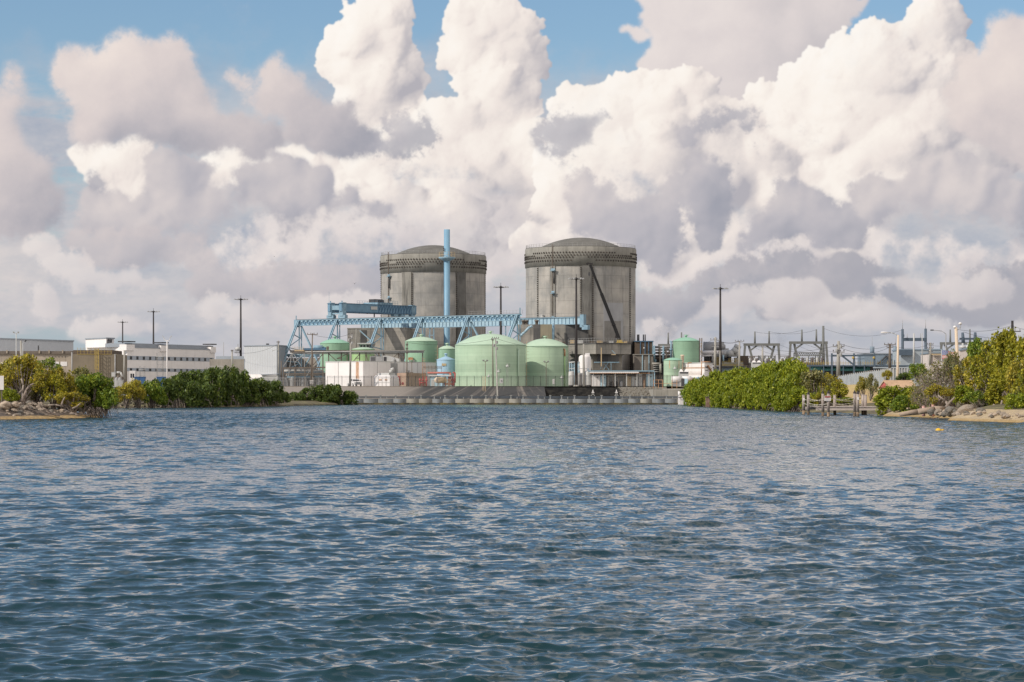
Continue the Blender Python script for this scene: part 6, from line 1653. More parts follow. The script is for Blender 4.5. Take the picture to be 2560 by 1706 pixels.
# grey corrugated building
c0, c1, c2_ = at(2, 508, 0, 872), at(2, 885, 0, 862), at(2, 1000, 0, 876)
zt = Z_(2, 762, 865)
t = thing('corrugated_building', (c1.x, c1.y, GRADE), 'tall windowless grey corrugated metal building left of the crane', 'building')
MB().prism([(c0.x, c0.y, GRADE), (c1.x, c1.y, GRADE), (c1.x - 1.5, c1.y + 24, GRADE), (c0.x, c0.y + 24, GRADE)], (0, 0, zt - GRADE)).build('wall', M['corrugated'], t)
MB().prism([(c1.x + .005, c1.y + .004, GRADE), (c2_.x, c2_.y, GRADE), (c2_.x - 2, c2_.y + 12, GRADE), (c1.x - 1.49, c1.y + 24, GRADE)], (0, 0, zt - GRADE - .02)).build('side_wall', M['corrugated_shade'], t)
MB().prism([(c0.x - .2, c0.y - .2, zt + .003), (c1.x, c1.y - .3, zt + .003), (c2_.x + .2, c2_.y, zt + .003), (c2_.x - 2, c2_.y + 24, zt + .003), (c0.x, c0.y + 24, zt + .003)], (0, 0, .35)).build('roof', M['officeroof'], t)
MB().box((X_(2, 756, 866), 868, zt + .36), (X_(2, 785, 866), 870, Z_(2, 733, 866))).build('roof_vent', M['darksteel'], t)
MB().prism([(c0.x - .4, c0.y - 1.2, GRADE), (c1.x, c1.y - 1.2, GRADE), (c1.x, c1.y - .01, GRADE), (c0.x - .4, c0.y - .01, GRADE)], (0, 0, Z_(2, 1090, 865) - GRADE)).build('plinth', M['white'], t)
lo, hi = box2(2, 715, 895, 1100, 1190, 845, 6)
t = thing('small_shed', (lo[0], 845, GRADE), 'small pale flat-roofed shed at the foot of the grey corrugated building', 'shed')
MB().box((lo[0], 845, GRADE), (hi[0], 851, hi[2])).build('wall', M['lightmetal'], t)
MB().prism([(lo[0] - .4, 844.6, hi[2] + .003), (hi[0] + .3, 844.6, hi[2] + .3), (hi[0] + .3, 851.4, hi[2] + .3), (lo[0] - .4, 851.4, hi[2] + .003)], (0, 0, .25)).build('roof', M['officeroof'], t)
MB().box((lo[0] + 1.4, 844.94, GRADE), (lo[0] + 2.6, 845.2, GRADE + 2.2)).build('door', M['darksteel'], t)
p0 = at(2, 903, 700, 850)
t = pole(2, 903, 700, 905, 1180, 850, 'grey utility pole with a cobra lamp at the corner of the corrugated building', 'concretepole', .24, ((.8, .5),))
MB().path([at(2, 900, 800, 849.5), at(2, 870, 806, 849.5), at(2, 850, 816, 849.5)], .07).build('arm', M['lightmetal'], t)
MB().bar(at(2, 850, 815, 849.5), at(2, 832, 821, 849.5), .4, .25).build('lamp', M['lightmetal'], t)
pole(2, 937, 935, 937, 1150, 848, 'short dark post right of the corrugated building', 'wood', .18, ())
# grey slatted fence and white wall by the mangroves
a, b_ = at(1, 1125, 0, 600), at(1, 1268, 0, 600)
t = thing('slat_fence', (a.x, 600, 2.2), 'grey horizontal slatted barrier between the islet mangroves and the far mangroves', 'fence')
z0, z1 = Z_(1, 1110, 600), Z_(1, 1038, 600)
s = MB()
for k in range(6): z = z0 + (z1 - z0) * (k + .2) / 6; s.box((a.x, 600, z), (b_.x, 600.1, z + (z1 - z0) / 9))
s.build('slat', M['lightmetal'], t)
for f in (0, .33, .66, .98): x = a.x + (b_.x - a.x) * f; MB().box((x, 600.11, 2.0), (x + .22, 600.3, z1 + .2)).build('post', M['greymetal'], t)
a, b_ = at(1, 1880, 975, 780), at(1, 1980, 1005, 780)
t = thing('white_container', (a.x, 780, GRADE), 'white corrugated container showing above the dark green mangroves', 'container')
MB().box((a.x, 780, GRADE), (b_.x, 784, a.z)).build('body', M['white'], t)
MB().box((a.x - .1, 779.9, a.z + .003), (b_.x + .1, 784.1, a.z + .15)).build('roof', M['lightmetal'], t)
# white sign at the left edge
a, b_ = at(1, -60, 990, 286), at(1, 38, 1135, 286)
t = thing('sign_board', ((a.x + b_.x) / 2, 286, .8), 'plain white sign board on posts at the left edge of the islet', 'sign')
MB().box((a.x, 286, b_.z), (b_.x, 286.08, a.z)).build('panel', M['white'], t)
for x in (a.x + .3, b_.x - .25): MB().box((x - .06, 286.081, .5), (x + .06, 286.2, a.z - .2)).build('post', M['wood'], t)

# ------------------------------------------------------------------ plant at the right
dm('steelblue', (0.075, 0.105, 0.14), 0.6, 0.1, 0.6)
dm('slateblue', (0.20, 0.255, 0.31), 0.6, 0.06, 0.3, streak=0.2)
dm('palegreyblue', (0.33, 0.375, 0.41), 0.6, 0.05, 0.3, streak=0.2)
dm('pinkwall', (0.60, 0.535, 0.50), 0.8, 0.08, 0.3, streak=0.4)
dm('gantrygrey', (0.165, 0.17, 0.165), 0.7, 0.12, 0.4)
dm('bandbrown', (0.48, 0.34, 0.26), 0.8, 0.15, 0.5)
dm('galv', (0.40, 0.425, 0.455), 0.5, 0.08, 0.3, rib=(0.8, (1, .6)), ribk=.4)
dm('teal', (0.06, 0.20, 0.19), 0.6, 0.15, 0.5)
dm('drygrass', (0.46, 0.33, 0.16), 0.95, 0.2, 0.4, c2=(0.40, 0.31, 0.14))
# ladder tower on the tall right tank
xa, xb = X_(12, 862, 846), X_(12, 903, 846)
t = thing('stair_tower', (xa, 846, GRADE), 'thin brown stair tower against the right side of the tall green tank', 'stair tower')
s = MB()
for x in (xa, xb):
    for y in (846, 848.5): s.bar((x, y, GRADE), (x, y, Z_(12, 356, 846)), .16)
s.build('upright_frame', M['brownsteel'], t)
s = MB(); z = GRADE + 1.2; k = 0
while z < Z_(12, 370, 846):
    s.bar((xa, 846, z), (xb, 846, z), .12); s.bar((xa, 846, z - 1.2), (xb, 846, z) if k % 2 else (xa, 846, z), .1); z += 1.2; k += 1
s.build('brace_lattice', M['ochre'], t)
# white building with brown band
c0, c1, c2_ = at(12, 528, 0, 800), at(12, 950, 0, 792), at(12, 1112, 0, 806)
for c in (c0, c1, c2_): c.z = 0
zt = Z_(12, 850, 795)
t = thing('white_building', (c1.x, c1.y, GRADE), 'white flat-roofed building with a brown band below the tall right-hand green tank', 'building')
MB().prism([(c0.x, c0.y, GRADE), (c1.x, c1.y, GRADE), (c2_.x, c2_.y, GRADE), (c2_.x - 6, c2_.y + 5, GRADE)], (0, 0, zt - GRADE)).build('wall', M['white'], t)
MB().prism([(c0.x - .2, c0.y - .2, zt + .003), (c1.x + .05, c1.y - .25, zt + .003), (c2_.x + .2, c2_.y, zt + .003), (c2_.x - 6, c2_.y + 5, zt + .003)], (0, 0, .2)).build('roof', M['lightmetal'], t)
wall_strip(t, c0, c1, Z_(12, 955, 795), Z_(12, 928, 795), .03, 'bandbrown', 'band')
for y, h in ((915, 30), (985, 14)):
    wall_strip(t, c1.lerp(c2_, .1), c1.lerp(c2_, .42), Z_(12, y + h, 797), Z_(12, y, 797), .04, 'darksteel', 'window')
s = MB(); s.bar(c1.lerp(c2_, .3) + Vector((.3, -.4, Z_(12, 900, 797))), c1.lerp(c2_, .85) + Vector((.3, -.4, Z_(12, 1045, 797))), .4); s.build('stair', M['rust'], t)
s = MB(); s.path([at(12, 893, 1085, 790), at(12, 893, 825, 790), at(12, 1068, 825, 790)], .14, 8); s.path([at(12, 628, 930, 790), at(12, 628, 845, 790), at(12, 700, 838, 790)], .12, 8); s.build('pipe', M['rust'], t)
s = MB()
for k in range(14): p = at(12, 640 + k * 20, 1090, 788); s.bar(p, p + Vector((0, 0, 1.2)), .07)
s.bar(at(12, 640, 1062, 788), at(12, 905, 1062, 788), .07); s.build('railing', M['rust'], t)
p = at(12, 517, 720, 812); MB().lathe((p.x, 812, GRADE), [(.5, 0), (.5, p.z - GRADE), (.62, p.z - GRADE + .1), (.62, p.z - GRADE + .5), (.05, p.z - GRADE + .6)], 12).build('chimney', M['creampole'], t)
def louvre_unit(c, xl, xr, yt, yb, Y, label):
    lo, hi = box2(c, xl, xr, yt, yb, Y, 4); xm = (lo[0] + hi[0]) / 2
    t = thing('cooling_unit', (xm, Y, lo[2]), label, 'cooling unit', 'grey cooling units')
    zm = lo[2] + (hi[2] - lo[2]) * .62
    MB().box((lo[0], Y, GRADE), (hi[0], Y + 4, zm)).build('casing', M['lightmetal'], t)
    for x0, x1 in ((lo[0], xm - .15), (xm + .15, hi[0])):
        MB().prism([(x0, Y - .1, zm + .003), (x1, Y - .1, zm + .003), (x1 - .5, Y + 1.5, hi[2]), (x0 + .5, Y + 1.5, hi[2])], (0, 2.4, -.1)).build('hood', M['white'], t)
    MB().box((lo[0] + .2, Y - .06, zm - (zm - lo[2]) * .35), (hi[0] - .2, Y + .02, zm - .1)).build('louvre', M['darksteel'], t)
    return t
louvre_unit(12, 458, 640, 965, 1110, 783, 'grey hooded cooling unit before the white building with the brown band')
louvre_unit(12, 1885, 2068, 795, 900, 880, 'grey hooded cooling unit on the deck right of the pale turbine deck')
# big grey pipes on the turbine deck
t = thing('turbine_deck', at(12, 1400, 900, 905), 'long grey turbine deck crowded with big pipes behind the bright green hedge', 'plant deck')
Yd = 905
MB().box((X_(12, 1180, Yd), Yd, Z_(12, 935, Yd)), (X_(12, 1740, Yd), Yd + 20, Z_(12, 910, Yd))).build('deck', M['auxdark'], t)
MB().box((X_(12, 1200, Yd), Yd + 1, GRADE), (X_(12, 1730, Yd), Yd + 18, Z_(12, 937, Yd))).build('base', M['slateblue'], t)
MB().box((X_(12, 1290, Yd), Yd + 2, Z_(12, 910, Yd) + .01), (X_(12, 1720, Yd), Yd + 3, Z_(12, 832, Yd))).build('parapet', M['palegreyblue'], t)
s = MB()
for k in range(24): p = at(12, 1195 + k * 22, 905, Yd - .2); s.bar(p, p + Vector((0, 0, 3.2 if k < 5 else 1.8)), .13)
for y in (892, 878): s.bar(at(12, 1190, y, Yd - .2), at(12, 1720, y, Yd - .2), .12)
for x in (1430, 1500, 1560, 1610): s.bar(at(12, x, 830, Yd), at(12, x, 760, Yd), .12)
for y in (765, 795): s.bar(at(12, 1420, y, Yd), at(12, 1620, y, Yd), .12)
s.build('railing', M['yellow'], t)
s = MB(); s.path([at(12, 930, 575, Yd + 8), at(12, 1330, 575, Yd + 8)], 2.6, 16); s.build('main_pipe', M['greymetal'], t)
s = MB(); s.path([at(12, 1310, 560, Yd + 6), at(12, 1345, 560, Yd + 6), at(12, 1345, 660, Yd + 6)], 1.5, 14); s.path([at(12, 1130, 540, Yd + 5), at(12, 1360, 530, Yd + 5)], .8, 12); s.build('elbow_pipe', M['greymetal'], t)
for x, y0, y1, w, key in ((950, 610, 835, 90, 'auxdark'), (1060, 640, 830, 150, 'brownblock'), (1190, 660, 840, 120, 'auxdark'), (1340, 700, 770, 120, 'darksteel'), (1390, 700, 775, 90, 'darksteel'), (1000, 640, 800, 60, 'greymetal'), (1540, 740, 835, 80, 'lightmetal'), (1660, 705, 830, 150, 'brownblock'), (1600, 650, 700, 50, 'darksteel'), (1270, 740, 835, 60, 'slateblue')):
    MB().box((X_(12, x, Yd + 6), Yd + 5.5 + (x % 7) * .2, Z_(12, y1 + 60, Yd + 6)), (X_(12, x + w, Yd + 6), Yd + 9, Z_(12, y0, Yd + 6))).build('machine', M[key], t)
for x, y in ((1060, 660), (1240, 680), (1420, 655), (1500, 660)):
    p = at(12, x, y, Yd + 4); MB().tube(p - Vector((2.6, 0, 0)), p + Vector((2.6, 0, 0)), 1.2, n=14).build('drum', M['greymetal' if x < 1400 else 'lightmetal'], t)
p = at(12, 1470, 620, Yd + 3); s = MB(); s.path([p + Vector((-1, 0, -1)), p + Vector((.8, 0, -.4)), p + Vector((2.0, 0, 1.0)), p + Vector((2.6, 0, 2.2))], 1.25, 12); s.build('steam_hood', M['lightmetal'], t)
s = MB(); s.tube(at(12, 905, 640, Yd + 3), at(12, 1300, 640, Yd + 3), .6, n=8); s.tube(at(12, 905, 700, Yd + 3), at(12, 1180, 700, Yd + 3), .35, n=8); s.tube(at(12, 870, 625, Yd + 3), at(12, 1250, 618, Yd + 3), .3, n=8); s.build('pipe', M['white'], t)
for x in (1110, 1150, 1260, 1320): s = MB(); s.tube(at(12, x, 840, Yd + 2), at(12, x, 690, Yd + 2), .3, n=8); s.build('standpipe', M['greymetal' if x != 1320 else 'cranelite'], t)
t = thing('process_vessel', at(12, 395, 1150, 774), 'white horizontal vessel with pipes at the left end of the bright hedge', 'vessel')
for k, x in enumerate((395, 600)):
    p = at(12, x, 1165, 776 + k); MB().tube(p - Vector((1.4, 0, 0)), p + Vector((1.4, 0, 0)), .95, n=16).build('shell', M['white'], t); MB().box((p.x - 1, p.y - .3, GRADE - .2), (p.x + 1, p.y + .3, p.z - .8)).build('saddle', M['greymetal'], t)
s = MB(); s.path([at(12, 780, 1210, 774), at(12, 800, 1150, 774), at(12, 850, 1140, 774)], .4, 10); s.build('pipe', M['crane'], t)
for x, key in ((500, 'darksteel'), (560, 'paleblue'), (690, 'bandbrown')):
    lo, hi = box2(12, x, x + 60, 1150, 1230, 775, 1.5); MB().box((lo[0], 775, GRADE - .2), (hi[0], 776.5, hi[2])).build('module', MATS['paleblue'] if key == 'paleblue' else M[key], t)
MB().box((X_(12, 690, 777), 777.5, GRADE), (X_(12, 930, 777), 779, Z_(12, 1130, 777))).build('skid', M['lightmetal'], t)
# rusty yard frames between wing wall and hedge
t = thing('yard_frame', at(11, 1650, 1230, 757), 'rusty brown pipe handrail on top of the wing wall', 'handrail')
s = MB()
for x in (1405, 1600, 1700, 1790, 1980, 2080): s.bar((X_(11, x, 757), 757, GRADE - .6), at(11, x, 1075, 757), .16)
s.bar(at(11, 1600, 1075, 757), at(11, 1790, 1075, 757), .14); s.bar(at(11, 1600, 1150, 757), at(11, 2100, 1150, 757), .1); s.build('rail', M['rust'], t)

# utility poles at the right
pole(12, 1163, 340, 1155, 1060, 800, 'stout concrete utility pole with three tiers of insulators left of the black mast', 'concretepole', .42, ((.9, 1.6), (2.9, 1.1), (5.0, 1.1)))
pole(12, 1637, 412, 1634, 975, 820, 'pale concrete utility pole with one crossarm above the middle of the hedge', 'concretepole', .3, ((.2, 1.5),))
pole(12, 2090, 518, 2087, 935, 840, 'short concrete utility pole with one crossarm by the first switchyard gantry', 'concretepole', .32, ((.2, 1.4),))
pole(12, 1255, 600, 1250, 1050, 798, 'plain pale post just left of the black mast above the hedge', 'concretepole', .2, ())
pole(8, 472, 460, 468, 822, 560, 'white concrete utility pole hung with transformers before the corrugated fence', 'concretepole', .38, ((1.2, 1.3), (2.4, 1.3)), gear=True)
pole(8, 992, 485, 992, 745, 700, 'dark green wooden utility pole right of the slate blue building', 'wood', .35, ((.3, 1.6), (1.0, .9)))
pole(8, 1402, 475, 1402, 690, 690, 'grey concrete pole with three short crossarms before the pale grey building', 'concretepole', .33, ((.6, .8), (1.6, .8), (2.8, .6)))
pole(8, 1236, 380, 1234, 745, 640, 'slim white pole rising in front of the H-shaped steel frame', 'lightmetal', .22, ())
pole(8, 1320, 380, 1320, 735, 660, 'slimmest pale pole between the white pole and the grey concrete pole', 'lightmetal', .12, ())
pole(8, 2235, 252, 2235, 470, 620, 'tall dark pole with wire arms above the tallest yellow-green tree', 'mastblack', .36, ((2.6, 2.0), (5.2, 2.2)))
for x, y0, lab in ((1168, 385, 'left lightning rod inside the H-shaped steel frame'), (1305, 380, 'right lightning rod inside the H-shaped steel frame')):
    pole(8, x, y0, x, 445, 890, lab, 'greymetal', .12, (), name='lightning_rod', cat='lightning rod')

# switchyard gantries
def gantry(c, xl, xr, ybeam, yfoot, Y, spikes, label, key='gantrygrey', leg=True):
    a, b_ = at(c, xl, ybeam, Y), at(c, xr, ybeam, Y)
    t = thing('switchyard_gantry', ((a.x + b_.x) / 2, Y, GRADE), label, 'gantry', 'switchyard gantries')
    MB().bar(a, b_, .8, .95).build('beam', M[key], t)
    for p, sx in ((a, 1), (b_, -1)):
        s = MB(); s.bar(p + Vector((sx * .6, 0, 0)), (p.x - sx * .6, Y, GRADE), .9, .8); s.bar(p + Vector((sx * 2.0, .6, -.3)), (p.x + sx * 3.6, Y + .5, Z_(c, yfoot, Y) - 1), .8, .8); s.bar(p + Vector((sx * 2.6, .3, -2.2)), p + Vector((sx * 5.2, .2, -.3)), .6); s.build('leg', M[key], t)
    for x, yt in spikes:
        q = at(c, x, ybeam, Y); MB().tube(q, (q.x, Y, Z_(c, yt, Y)), .40, .26, 10).build('spike', M[key], t)
    return t
gantry(7, 1470, 1890, 747, 900, 960, ((1601, 596), (1765, 592)), 'grey switchyard gantry with two spikes above the middle of the hedge')
gantry(8, -30, 362, 475, 690, 950, ((100, 342), (247, 340)), 'grey switchyard gantry with two spikes above the right end of the hedge')
gantry(12, 40, 420, 498, 640, 1000, ((240, 250), (500, 245)), 'grey switchyard gantry half hidden behind the tall right-hand tank')
gantry(8, 1500, 1925, 483, 580, 960, ((1605, 342), (1804, 338)), 'grey switchyard gantry behind the flag and the yellow-green trees')
pole(8, 317, 305, 317, 690, 930, 'tall single dark post beside the second switchyard gantry', 'gantrygrey', .5, (), name='switchyard_post', cat='post')
pole(8, 1730, 372, 1738, 470, 900, 'short steel blue post leaning behind the cream lamp pole', 'steelblue', .55, (), name='switchyard_post', cat='post')
pole(8, 1858, 370, 1858, 450, 900, 'short steel blue post standing left of the tallest yellow-green tree', 'steelblue', .55, (), name='switchyard_post', cat='post')
a, b_ = at(8, 1700, 436, 905), at(8, 1925, 436, 905)
t = thing('bus_beam', (a.x, 905, a.z), 'long dark horizontal bus beam behind the tallest yellow-green tree', 'beam')
MB().bar(a, b_, .7).build('beam', M['steelblue'], t)
for x in (1735, 1860): MB().bar((X_(8, x, 905), 905, GRADE), at(8, x, 436, 905), .8).build('leg', M['steelblue'], t)
# H frame
t = thing('steel_frame', at(8, 1238, 540, 890), 'steel blue H-shaped frame with a crossbeam behind the pale grey building', 'steel frame')
for x, yt in ((1121, 338), (1355, 333)):
    MB().tube((X_(8, x, 890), 890, GRADE), at(8, x, yt, 890), .55, .45, 12).build('post', M['steelblue'], t)
    MB().tube(at(8, x, yt, 890), at(8, x, 240, 890), .1, .05, 6).build('lightning_rod', M['greymetal'], t)
MB().bar(at(8, 1121, 443, 890), at(8, 1355, 443, 890), 1.1).build('crossbeam', M['steelblue'], t)
MB().bar(at(8, 1121, 404, 889), at(8, 1138, 404, 889), .8).build('bracket', M['steelblue'], t)

# slate and pale buildings
def simple(c, xl, xr, yt, Y, key, label, name='flat_building', depth=18, roofkey='officeroof', extra=None):
    lo, hi = box2(c, xl, xr, yt, 1000, Y, depth)
    t = thing(name, ((lo[0] + hi[0]) / 2, Y, GRADE), label, 'building')
    MB().box((lo[0], Y, GRADE), (hi[0], Y + depth, hi[2])).build('wall', M[key], t)
    MB().box((lo[0] - .25, Y - .25, hi[2] + .003), (hi[0] + .25, Y + depth + .2, hi[2] + .4)).build('roof', M[roofkey], t)
    return t, lo, hi
t, lo, hi = simple(8, 738, 1102, 592, 860, 'slateblue', 'slate blue flat-roofed building with a zigzag stair right of the teal pipe deck')
s = MB(); s.path([at(8, 870, 690, 859.5), at(8, 960, 610, 859.5), at(8, 1000, 640, 859.5)], .3, 6); s.build('stair', M['darksteel'], t)
MB().box((X_(8, 1020, 860), 859.9, Z_(8, 690, 860)), (X_(8, 1095, 860), 860.2, Z_(8, 630, 860))).build('door', M['darksteel'], t)
for x in (813, 1050): p = at(8, x, 592, 862); MB().tube(p, (p.x, 862, Z_(8, 515, 862)), .75, n=12).build('chimney', M['slateblue'], t); MB().tube((p.x, 862, Z_(8, 515, 862)), (p.x, 862, Z_(8, 415, 862)), .06, n=5).build('lightning_rod', M['greymetal'], t)
t, lo, hi = simple(8, 1104, 1520, 552, 830, 'palegreyblue', 'pale grey metal building under the H-shaped steel frame', roofkey='slateblue')
p = at(8, 1150, 578, 829); MB().box((p.x - 2, 828.4, p.z - .8), (p.x + 2.4, 829.9, p.z + 1.0)).build('wall_fan', M['steelblue'], t)
t, lo, hi = simple(8, 1415, 1900, 585, 690, 'pinkwall', 'pinkish white low building behind the flag and the bare grey tree', roofkey='slateblue')
MB().box((X_(8, 1420, 689), 688.6, Z_(8, 600, 689)), (X_(8, 1520, 689), 689.7, Z_(8, 588, 689))).build('gutter', M['ochre'], t)
a, b_, c = at(8, 1700, 690, 640), at(8, 1700, 560, 640), at(8, 1960, 500, 640)
t = thing('sloped_wall', (a.x, 640, GRADE), 'white wall with a rising top edge right of the cream lamp pole', 'wall')
MB().prism([(b_.x, 640, GRADE), (c.x, 640, GRADE), c, b_], (0, 4, 0)).build('wall', M['pinkwall'], t)
MB().prism([b_ + Vector((0, -.2, .003)), c + Vector((0, -.2, .003)), c + Vector((0, -.2, .35)), b_ + Vector((0, -.2, .35))], (0, 4.4, 0)).build('coping', M['slateblue'], t)
for x, lab in ((1732, 'left pale roof cowl by the cream lamp pole'), (1788, 'right pale roof cowl by the cream lamp pole')):
    p = at(8, x, 540, 650); t = thing('roof_cowl', (p.x, 650, GRADE), lab, 'vent', 'roof cowls')
    MB().tube((p.x, 650, GRADE), (p.x, 650, Z_(8, 480, 650)), .25, n=10).build('pipe', M['lightmetal'], t); MB().lathe((p.x, 650, Z_(8, 535, 650)), [(.25, 0), (1.0, .1), (1.0, .5), (.3, .9)], 12).build('cowl', M['lightmetal'], t)
# elevated teal pipe deck with posts and railings
Yq = 800
t = thing('elevated_deck', at(8, 700, 700, Yq), 'long elevated dark deck on posts with yellow railings behind the corrugated fence', 'deck')
MB().box((X_(8, 175, Yq), Yq, Z_(8, 716, Yq)), (X_(8, 1215, Yq), Yq + 14, Z_(8, 703, Yq))).build('deck', M['steelblue'], t)
MB().box((X_(8, 820, Yq), Yq - 1, Z_(8, 735, Yq)), (X_(8, 1230, Yq), Yq - .2, Z_(8, 722, Yq))).build('canopy', M['palegreyblue'], t)
s = MB(); s.tube(at(8, 190, 730, Yq + 3), at(8, 790, 736, Yq + 3), .7, n=10); s.tube(at(8, 300, 745, Yq + 2), at(8, 760, 750, Yq + 2), .5, n=10); s.build('pipe', M['teal'], t)
MB().box((X_(8, 300, Yq), Yq + 8, GRADE), (X_(8, 1200, Yq), Yq + 10, Z_(8, 718, Yq))).build('back_wall', M['auxdark'], t)
for x in (404, 629, 836, 320, 520, 735): MB().box((X_(8, x - (8 if x in (404, 629, 836) else 4), Yq), Yq - .4, GRADE), (X_(8, x + (8 if x in (404, 629, 836) else 4), Yq), Yq + .4, Z_(8, 583 if x in (404, 629, 836) else 700, Yq))).build('post', M['steelblue'], t)
for x in (620, 830): MB().ball(at(8, x, 628, Yq - .8), .42, 8).build('lamp', M['yellow'], t)
MB().bar(at(8, 398, 606, Yq), at(8, 845, 606, Yq), .5).build('beam', M['steelblue'], t)
s = MB(); s.bar(at(8, 510, 610, Yq), at(8, 620, 695, Yq), .5); s.bar(at(8, 640, 640, Yq), at(8, 735, 640, Yq), .2); s.build('brace_lattice', M['steelblue'], t)
s = MB()
for k in range(44): p = at(8, 20 + k * 25, 702, Yq + .3); s.bar(p, p + Vector((0, 0, 1.4)), .09)
for y in (690, 678): s.bar(at(8, 20, y, Yq + .3), at(8, 1100, y, Yq + .3), .08)
s.build('railing', M['yellow'], t)
for x in (690, 905, 925, 945, 1000, 1040): MB().bar(at(8, x, 702, Yq), at(8, x, 600 if x == 690 else 650, Yq), .22).build('stanchion', M['steelblue'], t)
# low switchgear lattice
def lattice_yard(c, xl, xr, yt, yb, Y, key, label, seed, n=16):
    rr = random.Random(seed)
    t = thing('switchgear_rack', at(c, (xl + xr) / 2, yb, Y), label, 'switchgear', 'switchgear racks')
    s = MB()
    for k in range(n):
        x = xl + (xr - xl) * k / (n - 1); s.bar((X_(c, x, Y), Y + rr.uniform(0, 6), GRADE), at(c, x, yt + rr.uniform(0, (yb - yt) * .35), Y + 2), .3)
    s.build('upright_frame', M[key], t)
    s = MB()
    for k in range(4): y = yt + (yb - yt) * (.08 + .25 * k); s.bar(at(c, xl, y, Y), at(c, xr, y + rr.uniform(-3, 3), Y), .26)
    for k in range(n): 
        x = xl + (xr - xl) * rr.random(); y = yt + (yb - yt) * rr.random(); s.bar(at(c, x, y, Y), at(c, x + rr.uniform(-25, 25), y + 25, Y), .2)
    s.build('busbar_lattice', M[key], t)
    for k in range(6):
        p = at(c, xl + (xr - xl) * (k + .5) / 6, yt + (yb - yt) * .45, Y - 1); MB().lathe(p, [(.3, -1), (.5, -.6), (.3, -.3), (.5, .1), (.3, .4), (.1, .8)], 8).build('insulator', M['insulator' if k % 2 else 'lightmetal'], t)
    MB().box((X_(c, xl, Y), Y + 7, GRADE), (X_(c, xr, Y), Y + 10, Z_(c, yt + (yb - yt) * .72, Y))).build('back_panel', M['auxdark'], t)
lattice_yard(12, 2010, 2340, 690, 930, 900, 'gantrygrey', 'pale lattice of switchgear racks under the first switchyard gantry', 4)
lattice_yard(7, 1890, 2020, 870, 1000, 905, 'brownsteel', 'brown switchgear rack between the two middle switchyard gantries', 5, 8)
lattice_yard(8, 30, 330, 600, 700, 905, 'gantrygrey', 'grey switchgear rack under the second switchyard gantry', 6, 14)
lattice_yard(12, 1720, 2010, 700, 900, 930, 'brownsteel', 'dark red-brown switchgear rack behind the short concrete pole', 9, 12)
a, b_ = at(8, 20, 608, 925), at(8, 330, 608, 925)
t = thing('lattice_beam', (a.x, 925, a.z), 'dark horizontal lattice beam strung under the second switchyard gantry', 'beam')
s = MB(); s.bar(a + Vector((0, 0, 1.1)), b_ + Vector((0, 0, 1.1)), .3); s.bar(a, b_, .3)
for k in range(14): f = k / 14; p, q = a.lerp(b_, f), a.lerp(b_, f + 1 / 14); s.bar(p, (p + q) / 2 + Vector((0, 0, 1.1)), .2); s.bar((p + q) / 2 + Vector((0, 0, 1.1)), q, .2)
s.build('truss_lattice', M['gantrygrey'], t)
for p in (a, b_): MB().bar((p.x, 925, GRADE), p + Vector((0, 0, 1.1)), .4).build('leg', M['gantrygrey'], t)

# pale crest of bare earth and corrugated fence
t = thing('corrugated_fence', at(8, 850, 850, 480), 'pale grey corrugated metal fence with a rising top, behind the dock', 'fence')
tops = [(468, 822), (600, 797), (750, 775), (900, 757), (1000, 745), (1200, 742)]
bots = [(468, 880), (600, 905), (750, 905), (900, 905), (1000, 905), (1200, 905)]
pt = [at(8, x, y, 500 - 60 * min(1, (x - 468) / 520)) for x, y in tops]
MB().add([Vector((p.x, p.y, 1.8)) for p in pt] + pt, [(k, k + 1, k + 7, k + 6) for k in range(5)]).build('sheet', M['galv'], t)
MB().add([Vector((p.x, p.y + .05, 1.8)) for p in pt] + [p + Vector((0, .05, 0)) for p in pt], [(k, k + 1, k + 7, k + 6) for k in range(5)]).build('back_sheet', M['galv'], t)
for k in range(36):
    f = k / 35 * 5; i = min(4, int(f)); p = pt[i].lerp(pt[i + 1], f - i); MB().box((p.x - .09, p.y - .12, 1.9), (p.x + .09, p.y - .005, p.z + .22)).build('post', M['lightmetal'], t)
g2 = MB()
pp = [at(8, 430, 930, 440), at(8, 560, 903, 440), at(8, 720, 895, 440), at(8, 900, 925, 440), at(8, 1000, 980, 440)]
g2.add([Vector((p.x, 441, p.z)) for p in pp] + [Vector((p.x, 415, 1.3)) for p in pp] + [Vector((p.x, 470, 1.5)) for p in pp], [(k, k + 1, k + 6, k + 5) for k in range(4)] + [(k, k + 1, k + 11, k + 10) for k in range(4)])
o = g2.build('bank', M['drygrass']); o['kind'] = 'structure'

# shed with red gable
Ys = 372
a, b_ = at(8, 905, 945, Ys), at(8, 1222, 935, Ys + 4)
zr, ze = Z_(8, 872, Ys), Z_(8, 943, Ys)
t = thing('picnic_shelter', (a.x + 2, Ys + 2, 1.9), 'small shelter with a tan shingled roof and red gable behind the round mangrove bush', 'shelter')
x0, x1 = a.x, b_.x
xm = x0 + .55
MB().add([(x0 + .02, Ys, ze), (x0 + .75, Ys - .8, ze), (x0 + .45, Ys - .2, zr - .04), (x0 + .1, Ys + 3.2, ze)], [(0, 1, 2), (0, 2, 3)]).add([(x0 + .3, Ys, ze), (x0 + .9, Ys - .7, ze), (x0 + .5, Ys + .2, zr - .1)], [(0, 1, 2)]).build('gable', M['red'], t)
MB().prism([(x0 + .7, Ys - .9, ze - .05), (x1, Ys - .3, ze + .05), (x1 - .4, Ys + 1.4, zr), (x0 + .42, Ys + .3, zr)], (0, .1, .16)).build('roof', mat('shingle', (0.50, 0.34, 0.22), 0.9, 0.15, 1.0, speck=.4), t)
